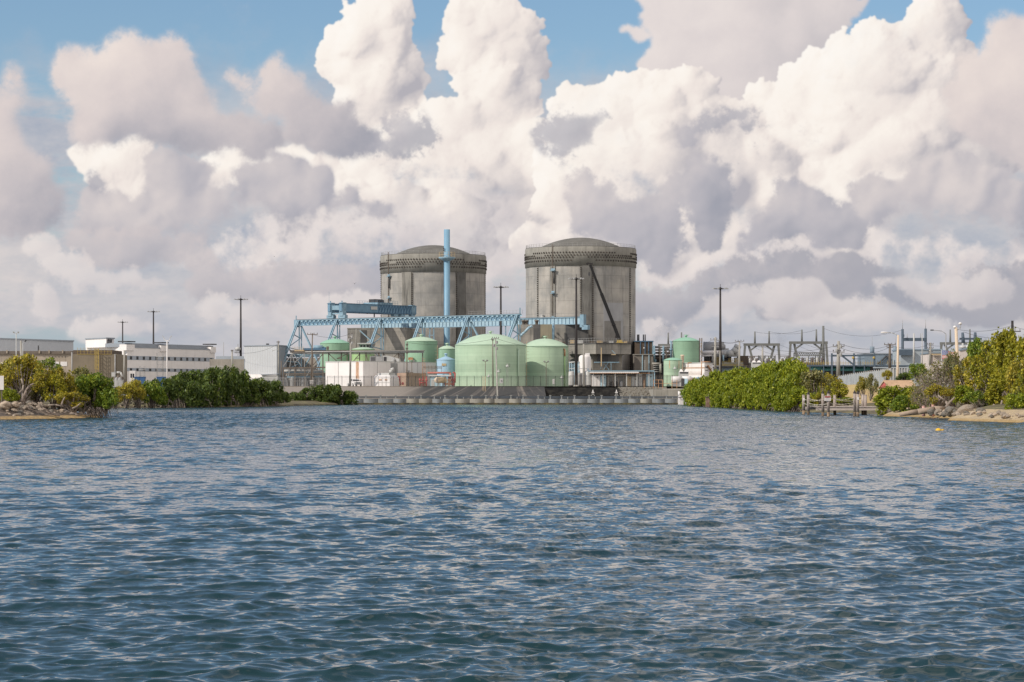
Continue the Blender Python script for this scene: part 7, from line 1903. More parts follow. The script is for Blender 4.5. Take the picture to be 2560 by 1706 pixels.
MB().prism([(x0 + .42, Ys + .42, zr + .1), (x1 - .4, Ys + 1.52, zr + .1), (x1 - .2, Ys + 3.6, ze), (x0, Ys + 3.0, ze)], (0, .1, .14)).build('back_roof', MATS['shingle'], t)
for x, y in ((x0 + .75, Ys - .7), (x0 + .1, Ys + 2.8), (x1 - .3, Ys - .2), (x1 - .4, Ys + 3.3)): MB().box((x - .1, y - .1, 1.5), (x + .1, y + .1, ze)).build('post', M['lightmetal'], t)

# street lamps and cream pole
Yl = 395
p0, p1 = at(8, 1077, 398, Yl), at(8, 1065, 860, Yl)
t = thing('street_lamp', (p1.x, Yl, 1.9), 'cream concrete street lamp with a long arm reaching left, beside the corrugated fence', 'street lamp', 'street lamps')
MB().tube((p1.x, Yl, 1.5), p0, .24, .15, 10).build('pole', M['creampole'], t)
MB().path([p0 + Vector((0, 0, -.1)), at(8, 1040, 385, Yl), at(8, 1000, 372, Yl), at(8, 955, 369, Yl)], .055).build('arm', M['lightmetal'], t)
h0 = at(8, 958, 369, Yl); MB().lathe((0, 0, 0), [(.02, -.5), (.2, -.42), (.26, -.1), (.2, .4), (.1, .55), (.02, .6)], 12).build('lamp', M['white'], None, loc=(0, 0, 0))
lampo = bpy.data.objects[-1] if False else [o for o in bpy.data.objects if o.name.startswith('lamp') and o.parent is None and o.type == 'MESH'][-1]
lampo.parent = t; lampo.location = h0 - Vector(t.location) + Vector((-.4, 0, -.05)); lampo.rotation_euler = (0, R(90), 0); lampo.scale = (.55, .8, 1.0)
p0, p1 = at(8, 1662, 320, 420), at(8, 1690, 575, 420)
t = thing('lamp_pole', (p1.x, 420, 1.9), 'cream concrete pole with two white lamps on top near the flag', 'lamp pole')
MB().tube((p1.x + .15, 420, 1.5), p0, .34, .24, 10).build('pole', M['creampole'], t)
for x, y in ((1652, 315), (1706, 280)): MB().lathe(at(8, x, y, 420), [(.1, -.22), (.3, -.15), (.26, .1), (.06, .2)], 10).build('lamp', M['white'], t)
MB().path([at(8, 1706, 285, 420), at(8, 1706, 330, 420), at(8, 1672, 350, 420)], .06).build('arm', M['lightmetal'], t)
pz = at(8, 1460, 350, 520)
t = thing('street_lamp', (at(8, 1560, 420, 520).x, 520, 1.9), 'dark cobra-head lamp on a thin arm left of the cream lamp pole', 'street lamp', 'street lamps')
MB().tube((t.location.x, 520, 1.5), at(8, 1560, 385, 520), .14, .1, 8).build('pole', M['greymetal'], t)
MB().path([at(8, 1560, 385, 520), at(8, 1520, 358, 520), at(8, 1430, 348, 520)], .05).build('arm', M['greymetal'], t)
MB().bar(at(8, 1435, 348, 520), at(8, 1405, 348, 520), .5, .22).build('lamp', M['darksteel'], t)

# flag
Yf = 350
m = bpy.data.materials.new('flag_stripes'); m.use_nodes = True
q = NG(m.node_tree); b = m.node_tree.nodes['Principled BSDF']
uvn = q.n('ShaderNodeUVMap').outputs[0]; u, v, _ = q.sep(uvn)
stripe = q.m('GREATER_THAN', q.m('FRACT', q.m('MULTIPLY', v, 6.5)), .5)
Cf = q.mix(stripe, (0.50, 0.06, 0.07), (0.72, 0.66, 0.64))
q.put(b.inputs['Base Color'], Cf); b.inputs['Roughness'].default_value = .8
m2 = bpy.data.materials.new('flag_canton'); m2.use_nodes = True
q = NG(m2.node_tree); b = m2.node_tree.nodes['Principled BSDF']
vr = q.n('ShaderNodeTexVoronoi'); uvn = q.n('ShaderNodeUVMap').outputs[0]
q.put(vr.inputs['Vector'], q.v('MULTIPLY', uvn, (26, 18, 1))); vr.inputs['Randomness'].default_value = 0.0; vr.inputs['Scale'].default_value = 1.0
q.put(b.inputs['Base Color'], q.mix(q.m('LESS_THAN', vr.outputs[0], .25), (0.13, 0.17, 0.36), (0.7, 0.68, 0.68))); b.inputs['Roughness'].default_value = .8
p0 = at(8, 1519, 552, Yf); W_, H_ = 150 * .24649 / F * Yf, 88 * .24649 / F * Yf
t = thing('flag', (p0.x, Yf, 1.9), 'stars and stripes flag blowing to the right on a thin pole before the pinkish building', 'flag')
def cloth(u0, u1, v0, v1, m, name, off):
    nu, nv = 16, 8
    vs, uvs = [], []
    for j in range(nv + 1):
        for i in range(nu + 1):
            u = u0 + (u1 - u0) * i / nu; v = v0 + (v1 - v0) * j / nv
            vs.append((p0.x + u * W_, Yf + off - .16 * math.sin(u * 7 + v) * u, p0.z - H_ * (1 - v) - .28 * u * u - .10 * u + .05 * math.sin(u * 8))); uvs.append((u, v))
    s = MB(); s.add(vs, [(j * (nu + 1) + i, j * (nu + 1) + i + 1, (j + 1) * (nu + 1) + i + 1, (j + 1) * (nu + 1) + i) for j in range(nv) for i in range(nu)], True)
    o = s.build(name, m, t)
    ul = o.data.uv_layers.new(name='UVMap')
    for lp in o.data.loops: ul.data[lp.index].uv = uvs[lp.vertex_index]
    return o
cloth(0, 1, 0, 1, m, 'stripes', 0); cloth(0, .42, .46, 1.0, m2, 'canton', -.03)
MB().tube((p0.x - .03, Yf, 1.5), (p0.x - .03, Yf, Z_(8, 545, Yf)), .05, .04, 8).build('pole', M['lightmetal'], t)

# small dock with pilings
dm('piling', (0.34, 0.29, 0.26), 0.9, 0.15, 0.8, streak=0.6, streakcol=(0.20, 0.165, 0.145))
dm('pilingwet', (0.10, 0.075, 0.05), 0.7, 0.3, 1.0, c2=(0.24, 0.17, 0.11))
dm('deckwood', (0.50, 0.43, 0.39), 0.9, 0.12, 0.8)
dm('rope', (0.62, 0.56, 0.47), 0.9, 0.1, 1.0)
PIL = [(118, 1008, 1203, 1, 0), (165, 1000, 1210, 0, 0), (313, 990, 1220, 0, 0), (369, 990, 1224, 0, 1), (433, 1010, 1210, 1, 0), (635, 990, 1222, 0, 0), (667, 995, 1224, 0, 0), (718, 1005, 1208, 1, 0), (746, 1008, 1206, 1, 0)]
where = ['leftmost piling of the dock, with a small white plate', 'second piling from the left end of the dock', 'piling just left of the red and white sign', 'piling that carries the red and white sign', 'piling just right of the red and white sign', 'left one of the dark-capped pair near the bush', 'right one of the dark-capped pair near the bush, with a small white plate', 'left one of the last two pilings beside the round bush', 'last piling, touching the round bush']
pil = []
for k, (x, y0, y1, flat, sg) in enumerate(PIL):
    Yp = EYE * F / ((740 + y1 * .24649) - HY)
    p = at(8, x, y1, Yp); zt = Z_(8, y0, Yp); r = 15 * .24649 / F * Yp
    t = thing('piling', (p.x, Yp, 0), 'grey wooden ' + where[k], 'piling', 'dock pilings')
    MB().tube((p.x, Yp, .55), (p.x, Yp, zt), r, r * .96, 14).build('shaft', M['piling'], t)
    MB().tube((p.x, Yp, -1.2), (p.x, Yp, .55), r * .9, r * .99, 14).build('wet_foot', M['pilingwet'], t)
    if flat: MB().lathe((p.x, Yp, zt), [(r * 1.05, 0), (r * 1.05, .06), (.02, .07)], 14).build('cap', M['piling'], t)
    else: MB().lathe((p.x, Yp, zt), [(r * 1.1, 0), (r * 1.1, .08), (r * .55, .26), (.02, .42)], 14).build('cap', M['mastblack'], t)
    if k in (0, 6): MB().box((p.x - .12, Yp - r - .03, zt - .75), (p.x + .12, Yp - r + .02, zt - .38)).build('plate', M['white'], t)
    pil.append((p.x, Yp, zt, r))
x, Yp, zt, r = pil[3]
t = thing('warning_sign', (x, Yp - r, zt - 1), 'white sign with a red header band on a dock piling', 'sign')
a, b_ = at(8, 328, 1066, Yp - r - .06), at(8, 395, 1014, Yp - r - .06)
MB().box((a.x, Yp - r - .06, a.z), (b_.x, Yp - r - .02, b_.z)).build('panel', M['white'], t)
MB().box((a.x + .04, Yp - r - .066, b_.z - .24), (b_.x - .04, Yp - r - .0605, b_.z - .04)).build('header', M['red'], t)
s = MB()
for k in range(3): s.box((a.x + .12 + .05 * k, Yp - r - .066, a.z + .1 + .14 * k), (b_.x - .12 - .04 * k, Yp - r - .0605, a.z + .15 + .14 * k))
s.build('lettering', M['greymetal'], t)
t = thing('dock', (pil[4][0], 345, 0), 'low weathered wooden dock between the pilings', 'dock')
zd = Z_(8, 1128, 345)
MB().box((pil[0][0] - .2, 352, zd - .38), (pil[8][0] + 1.2, 352.3, zd)).build('rear_beam', M['deckwood'], t)
MB().box((pil[0][0] - .1, 340.6, zd - .42), (pil[8][0] + 1.0, 340.9, zd - .02)).build('front_beam', M['deckwood'], t)
s = MB()
n = int((pil[8][0] + 1 - pil[0][0]) / .3)
for k in range(n): x = pil[0][0] + k * .3; s.box((x, 340.5, zd), (x + .27, 352.4, zd + .06))
s.build('deck_plank', M['deckwood'], t)
for (a, b_), lab in (((0, 2), 'left span'), ((3, 5), 'middle span'), ((4, 7), 'right-hand span behind the middle pilings'), ((1, 3), 'span ending at the sign')):
    xa, ya, za, ra = pil[a]; xb, yb, zb, rb = pil[b_]
    t = thing('rope_railing', (xa, ya, zd), 'slack pale rope strung between dock pilings, ' + lab, 'rope', 'dock ropes')
    for d in (.55, 1.15):
        pts = [Vector((xa + (xb - xa) * f, ya + (yb - ya) * f, za - d - .5 * math.sin(math.pi * f) * .45)) for f in np.linspace(0, 1, 9)]
        MB().path(pts, .035, 5).build('rope', M['rope'], t)
# gear by the hedge: concrete end block, rusty dolphins
p = at(7, 715, 1440, 722)
t = thing('end_block', (p.x, 716, 0), 'white stained concrete end block of the sea barrier beside the hedge', 'concrete block')
MB().box((p.x, 714, -.6), (X_(7, 795, 722), 722, Z_(7, 1335, 718))).build('block', M['whiterust'], t)
MB().box((X_(7, 797, 716), 712, -.6), (X_(7, 885, 716), 716, Z_(7, 1342, 716))).build('block', M['whiterust'], t)
for x in (738, 815): q = at(7, x, 1330, 715); MB().tube((q.x, 717, q.z - .3), (q.x, 717, q.z + 1.1), .45, n=12).build('bollard', M['white'], t)
s = MB(); s.path([at(7, 720, 1355, 713.6), at(7, 745, 1362, 713.6), at(7, 765, 1340, 713.6)], .14, 6); s.path([at(7, 795, 1360, 711.6), at(7, 830, 1355, 711.6)], .14, 6); s.build('cable', M['mastblack'], t)
for x, y0, y1, w, lab in ((905, 1370, 1455, 22, 'rusty brown pile at the left end of the hedge waterline'), (1075, 1355, 1468, 36, 'wide rusty block pile standing in the water before the hedge')):
    Yp = EYE * F / ((700 + y1 * .21683) - HY); p = at(7, x, y1, Yp); ww = w * .21683 / F * Yp
    t = thing('rusty_pile', (p.x, Yp, 0), lab, 'pile', 'rusty piles')
    MB().box((p.x - ww, Yp, -.8), (p.x + ww, Yp + 1.6, Z_(7, y0, Yp))).build('body', M['rustpile'] if 'rustpile' in M else mat('rustpile', (0.20, 0.12, 0.09), 0.9, 0.3, 0.6, c2=(0.30, 0.20, 0.16), streak=.5), t)
    MB().box((p.x - ww - .1, Yp - .1, Z_(7, y0, Yp) + .003), (p.x + ww + .1, Yp + 1.7, Z_(7, y0, Yp) + .15)).build('cap', M['brownsteel'], t)
    if x > 1000: MB().tube((p.x, Yp + .8, Z_(7, y0, Yp)), (p.x, Yp + .8, Z_(7, 1312, Yp)), ww * .35, n=10).build('bollard', M['brownsteel'], t)

# buoy
p = atz(8, 1485, 1366, 0.0)
t = thing('buoy', p, 'small yellow float drifting off the right-hand beach', 'buoy')
MB().lathe(p, [(.02, -.15), (.2, -.08), (.24, .03), (.17, .13), (.03, .18)], 14).build('float', mat('buoyyellow', (0.75, 0.45, 0.03), 0.5, 0.08, 1.0), t)
MB().tube(p + Vector((.18, 0, .0)), p + Vector((.42, 0, .06)), .07, .05, 8).build('handle', MATS['buoyyellow'], t)
# pink posts and log on the beach
for x, y0, y1, lab in ((1335, 1122, 1155, 'short pinkish post left of its taller twin behind the beached log'), (1432, 1093, 1150, 'taller pinkish post behind the beached log')):
    a, b_ = at(8, x, y0, 300), at(8, x, y1, 300)
    t = thing('marker_post', (b_.x, 300, .4), lab, 'post', 'pinkish marker posts')
    MB().tube((b_.x, 300, .2), a, .2, .19, 12).build('shaft', mat('pinkpost', (0.62, 0.36, 0.32), 0.8, 0.12, 0.8), t)
    MB().lathe(a, [(.21, -.02), (.21, .04), (.02, .06)], 12).build('cap', MATS['pinkpost'], t)
a, b_, c = at(8, 1110, 1205, 297), at(8, 1440, 1150, 297), at(8, 1560, 1140, 298)
t = thing('driftwood_log', a, 'long bleached log lying up the beach beside the round bush', 'log')
MB().tube(a + Vector((-.2, 0, 0)), a.lerp(b_, .5), .2, .33, 12).tube(a.lerp(b_, .5), b_, .33, .36, 12).tube(b_, c, .36, .22, 12).build('trunk', mat('driftwood', (0.36, 0.28, 0.22), 0.9, 0.2, 1.0, streak=.3), t)
# birds
def bird(c, x, y, Y, label):
    p = at(c, x, y, Y)
    t = thing('bird', p, label, 'bird', 'birds in the sky')
    s = MB(); s.lathe((0, 0, 0), [(.02, -.5), (.14, -.25), (.2, 0), (.13, .3), (.02, .5)], 8); vs = [(v[0], v[2], v[1]) for v in s.v]; s.v = [(p.x + a, p.y + b, p.z + c) for a, b, c in vs]; s.build('body', M['mastblack'], t)
    for sx in (-1, 1): MB().add([p + Vector(v) for v in ((0, .2, .05), (0, -.2, .05), (sx * .6, -.1, .55), (sx * 1.15, 0, .35), (sx * .6, .2, .5))], [(0, 1, 2, 4), (2, 3, 4)]).build('wing', M['mastblack'], t)
    t.scale = (.38,) * 3
bird(3, 790, 635, 500, 'tiny dark bird in the sky left of the left reactor building')
bird(0, 630, 590, 700, 'tiny dark bird in the clouds far left of the reactor buildings')

# overhead wires
def wire(p, q, sag, label, r=.035):
    pts = [p.lerp(q, f) - Vector((0, 0, sag * 4 * f * (1 - f))) for f in np.linspace(0, 1, 15)]
    o = MB().path(pts, r, 4).build('overhead_wire', M['cable'], loc=p)
    tag(o, label, 'wire', 'overhead wires')
W = 'thin dark wire '
for k, (c, x0, y0, Y0, c1_, x1, y1, Y1, sg, lab) in enumerate((
        (7, 1601, 600, 960, 8, 100, 350, 950, 1.0, 'between the spikes of the first two switchyard gantries'),
        (7, 1765, 596, 960, 8, 247, 345, 950, 1.2, 'running to the far spike of the second switchyard gantry'),
        (7, 1560, 755, 958, 7, 2000, 850, 900, 1.5, 'sloping down from the first switchyard gantry'),
        (7, 1890, 750, 958, 8, 700, 600, 850, 2.0, 'sloping down right past the second switchyard gantry'),
        (8, 20, 485, 948, 8, 700, 600, 840, 2.0, 'sloping from the second gantry towards the slate building'),
        (8, 120, 485, 948, 8, 800, 580, 845, 1.5, 'second one sloping from the second gantry'),
        (12, 1170, 385, 799, 12, 1637, 420, 819, .8, 'between the stout concrete pole and the pale concrete pole'),
        (12, 930, 425, 850, 12, 1110, 385, 800, .5, 'from the tall right tank to the stout concrete pole'),
        (8, 1740, 365, 620, 8, 2235, 420, 619, .8, 'low across the sky above the yellow-green trees'),
        (8, 1704, 345, 640, 8, 2235, 300, 619, .8, 'high across the sky above the yellow-green trees'),
        (8, 2235, 300, 619, 8, 2500, 345, 600, .5, 'leaving the tall dark pole to the right'),
        (7, 1420, 712, 820, 7, 1690, 770, 840, .6, 'from the pale concrete pole to the short concrete pole'),
        (7, 1142, 690, 800, 7, 1420, 712, 819, .8, 'lower one between the stout and the pale concrete pole'),
        (7, 1690, 770, 840, 8, 472, 500, 560, 1.5, 'from the short concrete pole to the transformer pole'),
        (8, 472, 480, 560, 8, 992, 500, 700, 1.2, 'from the transformer pole to the dark green pole'),
        (8, 472, 520, 560, 8, 992, 520, 700, 1.5, 'lower one from the transformer pole to the dark green pole'),
        (8, 992, 500, 700, 8, 1402, 490, 690, 1.0, 'from the dark green pole to the three-armed grey pole'),
        (8, 317, 330, 930, 8, 1121, 345, 890, 2.5, 'from the tall single post to the H-shaped steel frame'),
        (8, 1402, 500, 690, 8, 1740, 420, 640, 1.0, 'from the three-armed grey pole past the flag'),
        (2, 371, 830, 870, 2, 903, 740, 850, 1.5, 'across the grey corrugated building'),
        (5, 600, 445, 760, 4, 1216, 495, 774, 1.2, 'from the leaning grey pole to the thin dark stepped pole'),
        (4, 490, 385, 776, 2, 1297, 630, 770, 1.0, 'between the thick leaning pole and the brown wooden pole'),
        (5, 620, 445, 760, 5, 1733, 520, 774, 1.8, 'across the big tank domes to the square concrete pole'))):
    wire(at(c, x0, y0, Y0), at(c1_, x1, y1, Y1), sg, W + lab)

# ------------------------------------------------------------------ mangroves and shore trees
def leaf_mat(name, c1, c2, c3, tr=0.35):
    m = bpy.data.materials.new(name); m.use_nodes = True
    t = m.node_tree; t.nodes.clear(); q = NG(t)
    pos = q.n('ShaderNodeTexCoord').outputs['Object']
    inf = q.n('ShaderNodeObjectInfo').outputs['Random']
    n1 = q.noise(q.v('ADD', pos, q.xyz(q.m('MULTIPLY', inf, 9.0), inf, 0)), 2.6, 3, 0.6)
    n2 = q.n('ShaderNodeAttribute', attribute_name='tint').outputs['Fac']
    C = q.mix(q.rng(n1, 0.36, 0.64), c1, c2)
    C = q.mix(q.rng(n2, 0.62, 1.0, 0.0, 0.8), C, c3)
    k = q.rng(n2, 0, 1, 0.72, 1.22, smooth=False)
    k = q.m('MULTIPLY', k, q.rng(inf, 0, 1, 0.88, 1.12, smooth=False))
    C = q.v('MULTIPLY', C, q.xyz(k, k, k))
    d = q.n('ShaderNodeBsdfPrincipled'); q.put(d.inputs['Base Color'], C); d.inputs['Roughness'].default_value = .45; d.inputs['Specular IOR Level'].default_value = .25
    r = q.n('ShaderNodeBsdfTranslucent'); q.put(r.inputs[0], q.v('MULTIPLY', C, (1.25, 1.2, 0.5)))
    x = q.n('ShaderNodeMixShader'); x.inputs[0].default_value = tr
    t.links.new(d.outputs[0], x.inputs[1]); t.links.new(r.outputs[0], x.inputs[2])
    o = q.n('ShaderNodeOutputMaterial'); t.links.new(x.outputs[0], o.inputs[0])
    return m
LEAF = {
    'dark': leaf_mat('leaves_dark', (0.066, 0.110, 0.028), (0.112, 0.165, 0.036), (0.20, 0.24, 0.05), .3),
    'green': leaf_mat('leaves_green', (0.108, 0.184, 0.028), (0.193, 0.271, 0.035), (0.367, 0.394, 0.061)),
    'bright': leaf_mat('leaves_bright', (0.145, 0.200, 0.018), (0.265, 0.310, 0.026), (0.46, 0.46, 0.05)),
    'olive': leaf_mat('leaves_olive', (0.23, 0.225, 0.045), (0.38, 0.34, 0.048), (0.58, 0.44, 0.058)),
    'yellow': leaf_mat('leaves_yellow', (0.20, 0.215, 0.028), (0.33, 0.315, 0.032), (0.52, 0.44, 0.046)),
    'sage': leaf_mat('leaves_sage', (0.170, 0.187, 0.088), (0.272, 0.264, 0.112), (0.374, 0.315, 0.119)),
}
dm('bark', (0.17, 0.135, 0.11), 0.95, 0.25, 2.0, c2=(0.27, 0.23, 0.20))
dm('greybark', (0.34, 0.285, 0.24), 0.95, 0.2, 2.0, c2=(0.25, 0.20, 0.17))

def crown_mesh(seed, lobes, leaves, size, spread, low, sparse=0.0):
    """leaf-sized faces gathered in clumps round the tips of limbs; width -1..1, height 0..1"""
    rg = np.random.default_rng(seed)
    L = []
    for k in range(lobes):
        a = rg.random() * 6.283; h = low + (1 - low) * rg.random() ** .9
        rad = math.sqrt(max(0.05, 1 - (max(0, h - .42) / .62) ** 2)) * (0.25 + .62 * rg.random() ** .5)
        if h < .42: rad *= .75 + .25 * h / .42
        L.append((math.cos(a) * rad, math.sin(a) * rad, h * .86 + .02, rg.uniform(.20, .36) * spread))
    L.append((0, 0, .84, .24 * spread))
    L = np.array(L); L[:, 2] = np.minimum(L[:, 2], 1.0 - L[:, 3] * .35)
    wgt = L[:, 3] ** 2; k = rg.choice(len(L), leaves, p=wgt / wgt.sum())
    d = rg.standard_normal((leaves, 3)); d /= np.linalg.norm(d, axis=1)[:, None]
    r = (0.35 + 0.65 * rg.random(leaves) ** .45) * (1 + .20 * rg.standard_normal(leaves) * (rg.random(leaves) < .35))
    c = L[k, :3] + d * (r * L[k, 3])[:, None] * np.array([1, 1, .72])
    c[:, 2] = np.abs(c[:, 2])
    nrm = d * .6 + rg.standard_normal((leaves, 3)) * .6 + np.array([0, 0, .35]); nrm /= np.linalg.norm(nrm, axis=1)[:, None]
    t = np.cross(nrm, rg.standard_normal((leaves, 3))); t /= np.linalg.norm(t, axis=1)[:, None]
    b = np.cross(nrm, t)
    s = size * rg.uniform(.6, 1.35, leaves)[:, None]
    fl = np.array([1, 1, .62]); t = t * fl; b = b * fl
    V = np.stack([c - t * s, c - b * s * .55, c + t * s, c + b * s * .55], 1).reshape(-1, 3).astype(np.float32)
    me = bpy.data.meshes.new('crown')
    n = leaves
    me.vertices.add(4 * n); me.vertices.foreach_set('co', V.ravel())
    me.loops.add(4 * n); me.loops.foreach_set('vertex_index', np.arange(4 * n, dtype=np.int32))
    me.polygons.add(n); me.polygons.foreach_set('loop_start', np.arange(0, 4 * n, 4, dtype=np.int32))
    me.update(calc_edges=True)
    at_ = me.attributes.new('tint', 'FLOAT', 'FACE'); at_.data.foreach_set('value', rg.random(n).astype(np.float32))
    return me, L
def limb_mesh(L, seed, twigs=0, base=-.22, r0=.05, roots=0):
    rr = random.Random(seed); s = MB()
    stems = 3
    feet = [Vector((rr.uniform(-.12, .12), rr.uniform(-.12, .12), base)) for _ in range(stems)]
    for k, (x, y, z, rad) in enumerate(L):
        f = feet[k % stems]; tip = Vector((x, y, z))
        mid = f.lerp(tip, .45) + Vector((rr.uniform(-.09, .09), rr.uniform(-.09, .09), .05)); mid2 = f.lerp(tip, .75) + Vector((rr.uniform(-.08, .08), rr.uniform(-.08, .08), .03))
        s.tube(f, mid, r0, r0 * .6, 6, False); s.tube(mid, mid2, r0 * .6, r0 * .4, 5, False); s.tube(mid2, tip, r0 * .4, r0 * .15, 4, False)
        for _ in range(twigs):
            d = Vector((rr.uniform(-1, 1), rr.uniform(-1, 1), rr.uniform(-.3, 1))).normalized() * rad * rr.uniform(.8, 1.6); o = mid2.lerp(tip, rr.random())
            m_ = o + d * .5 + Vector((rr.uniform(-.05, .05), rr.uniform(-.05, .05), 0)); s.tube(o, m_, r0 * .17, r0 * .11, 3, False); s.tube(m_, o + d, r0 * .11, r0 * .05, 3, False)
    for k in range(roots):
        a = rr.random() * 6.283; q = Vector((math.cos(a), math.sin(a), 0)); h = rr.uniform(.05, .3); w = rr.uniform(.3, .95)
        s.path([q * w * .2 + Vector((0, 0, h)), q * w * .7 + Vector((0, 0, h * .75)), q * w + Vector((0, 0, base))], r0 * .25, 4)
    me = bpy.data.meshes.new('trunk'); me.from_pydata(s.v, [], s.f); me.polygons.foreach_set('use_smooth', [True] * len(s.f))
    return me
PROTO = {'dense': [], 'loose': [], 'bare': []}
for k in range(4):
    me, L = crown_mesh(30 + k, 17, 3600, .075, 1.0, .06); PROTO['dense'].append((me, limb_mesh(L, k, 0, roots=16)))
for k in range(4):
    me, L = crown_mesh(50 + k, 20, 2300, .062, .84, .16); PROTO['loose'].append((me, limb_mesh(L, 10 + k, 4, r0=.04)))
for k in range(2):
    me, L = crown_mesh(70 + k, 22, 800, .05, .95, .12); PROTO['bare'].append((me, limb_mesh(L, 20 + k, 16, r0=.04)))
for f in PROTO.values():
    for a, b_ in f: a.materials.append(LEAF['green']); b_.materials.append(M['bark'])
_n = [0]
def tree(c, x, ytop, ybot, hw, Y, kind, leaf, label, group=None, zb=None, name='mangrove', barkkey='bark'):
    """a tree whose crown fills that patch of the view at distance Y"""
    _n[0] += 1; rr = random.Random(_n[0] * 7)
    p = at(c, x, ybot, Y); zt = Z_(c, ytop, Y); w = hw * CROPS[c][2] / F * Y * 1.28
    t = thing(name, p, label, 'tree' if name != 'mangrove' else 'mangrove', group)
    me, tm = PROTO[kind][rr.randrange(len(PROTO[kind]))]
    rot = rr.random() * 6.283
    for nm, mesh, mm in (('crown', me, LEAF[leaf]), ('trunk', tm, M[barkkey])):
        o = bpy.data.objects.new(nm, mesh); col.objects.link(o); o.parent = t
        o.rotation_euler = (0, 0, rot); o.scale = (w, w, (zt - p.z))
        o.material_slots[0].link = 'OBJECT'; o.material_slots[0].material = mm
    return t

# islet at the left
IS = 'mangroves on the rocky islet'
for a in ((430, 190, 960, 350, 298, 'loose', 'olive', 'tallest yellow-olive mangrove on the islet, with a forked grey trunk above the boulders'),
          (30, 340, 980, 280, 302, 'loose', 'olive', 'yellow-olive mangrove at the left edge of the islet behind the white sign'),
          (860, 250, 900, 250, 307, 'loose', 'green', 'darker green topped mangrove right of the tallest islet tree'),
          (1130, 420, 1130, 290, 301, 'loose', 'olive', 'yellow-olive mangrove at the middle of the islet'),
          (1420, 430, 1000, 250, 308, 'loose', 'sage', 'pale grey-green thin mangrove at the back of the islet'),
          (1720, 540, 1240, 340, 304, 'dense', 'green', 'dense green mangrove at the right tip of the islet'),
          (1950, 780, 1190, 200, 303, 'dense', 'green', 'low green mangrove hanging over the water at the right tip of the islet'),
          (150, 815, 1075, 150, 288, 'dense', 'bright', 'small bright green bush behind the big boulder at the left edge'),
          (1350, 880, 1190, 310, 296, 'loose', 'olive', 'low olive mangrove over the driftwood tangle'),
          (700, 700, 1060, 260, 300, 'loose', 'sage', 'low grey-green bush in the middle of the islet'),
          (640, 330, 980, 260, 301, 'loose', 'olive', 'yellow-olive mangrove filling between the two tallest islet trees'),
          (230, 260, 900, 240, 305, 'loose', 'yellow', 'bright yellow-olive mangrove just left of the tallest islet tree'),
          (1560, 560, 1130, 260, 306, 'loose', 'green', 'loose green mangrove left of the dense one at the islet tip'),
          (980, 560, 1100, 230, 299, 'loose', 'yellow', 'low yellow-green mangrove in front of the middle of the islet')):
    tree(9, *a, group=IS)
# dark mangroves of the far left shore
FL = 'dark mangroves of the far left shore'
for c, lst in ((1, ((1190, 1130, 1290, 80, 520, 'olive'), (1300, 1060, 1285, 110, 525, 'olive'), (1430, 1030, 1285, 120, 528, 'olive'), (1570, 1040, 1290, 120, 532, 'green'), (1690, 1010, 1290, 120, 538, 'dark'), (1800, 985, 1295, 120, 545, 'dark'), (1920, 950, 1300, 130, 552, 'dark'), (2050, 935, 1300, 140, 560, 'dark'), (2170, 915, 1300, 140, 566, 'dark'))),
               (2, ((90, 1060, 1440, 150, 572, 'dark'), (200, 1010, 1445, 150, 578, 'dark'), (300, 985, 1445, 150, 584, 'dark'), (410, 1025, 1445, 140, 590, 'dark'), (540, 1085, 1445, 150, 596, 'dark'), (660, 1130, 1440, 140, 604, 'dark'), (760, 1180, 1440, 130, 612, 'dark'), (860, 1175, 1430, 100, 620, 'dark'), (940, 1260, 1425, 90, 640, 'dark')))):
    for k, (x, yt, yb, hw, Y, lf) in enumerate(lst):
        lab = {'olive': 'olive tinged mangrove on the far shore right of the islet', 'green': 'mid green mangrove between the olive and the dark far shore mangroves', 'dark': 'dark green mangrove in the dense far shore thicket below the corrugated building'}[lf]
        tree(c, x, yt, yb, hw, Y, 'dense' if lf != 'olive' else 'loose', lf, lab, group=FL)
for x, yt, yb, hw in ((180, 1190, 1450, 150), (420, 1230, 1450, 160), (640, 1260, 1445, 150), (820, 1290, 1435, 120), (40, 1270, 1450, 130)):
    tree(2, x, yt, yb, hw, 568 + x * .06, 'dense', 'dark', 'low dark mangrove overhanging the water in front of the far shore thicket', group=FL)
BK = 'mangroves at the left end of the seawall'
for x, yt, yb, hw, lab in ((1095, 1290, 1425, 75, 'small isolated dark mangrove left of the seawall thicket'), (1240, 1245, 1430, 100, 'leftmost dark mangrove of the thicket at the seawall end'), (1350, 1225, 1435, 105, 'second dark mangrove of the thicket at the seawall end'), (1470, 1200, 1440, 125, 'tallest dark mangrove of the thicket at the seawall end'), (1600, 1210, 1440, 115, 'dark mangrove right of the tallest one at the seawall end'), (1715, 1275, 1440, 95, 'rightmost low mangrove leaning over the seawall end')):
    tree(2, x, yt, yb, hw, 704, 'dense', 'dark', lab, group=BK)
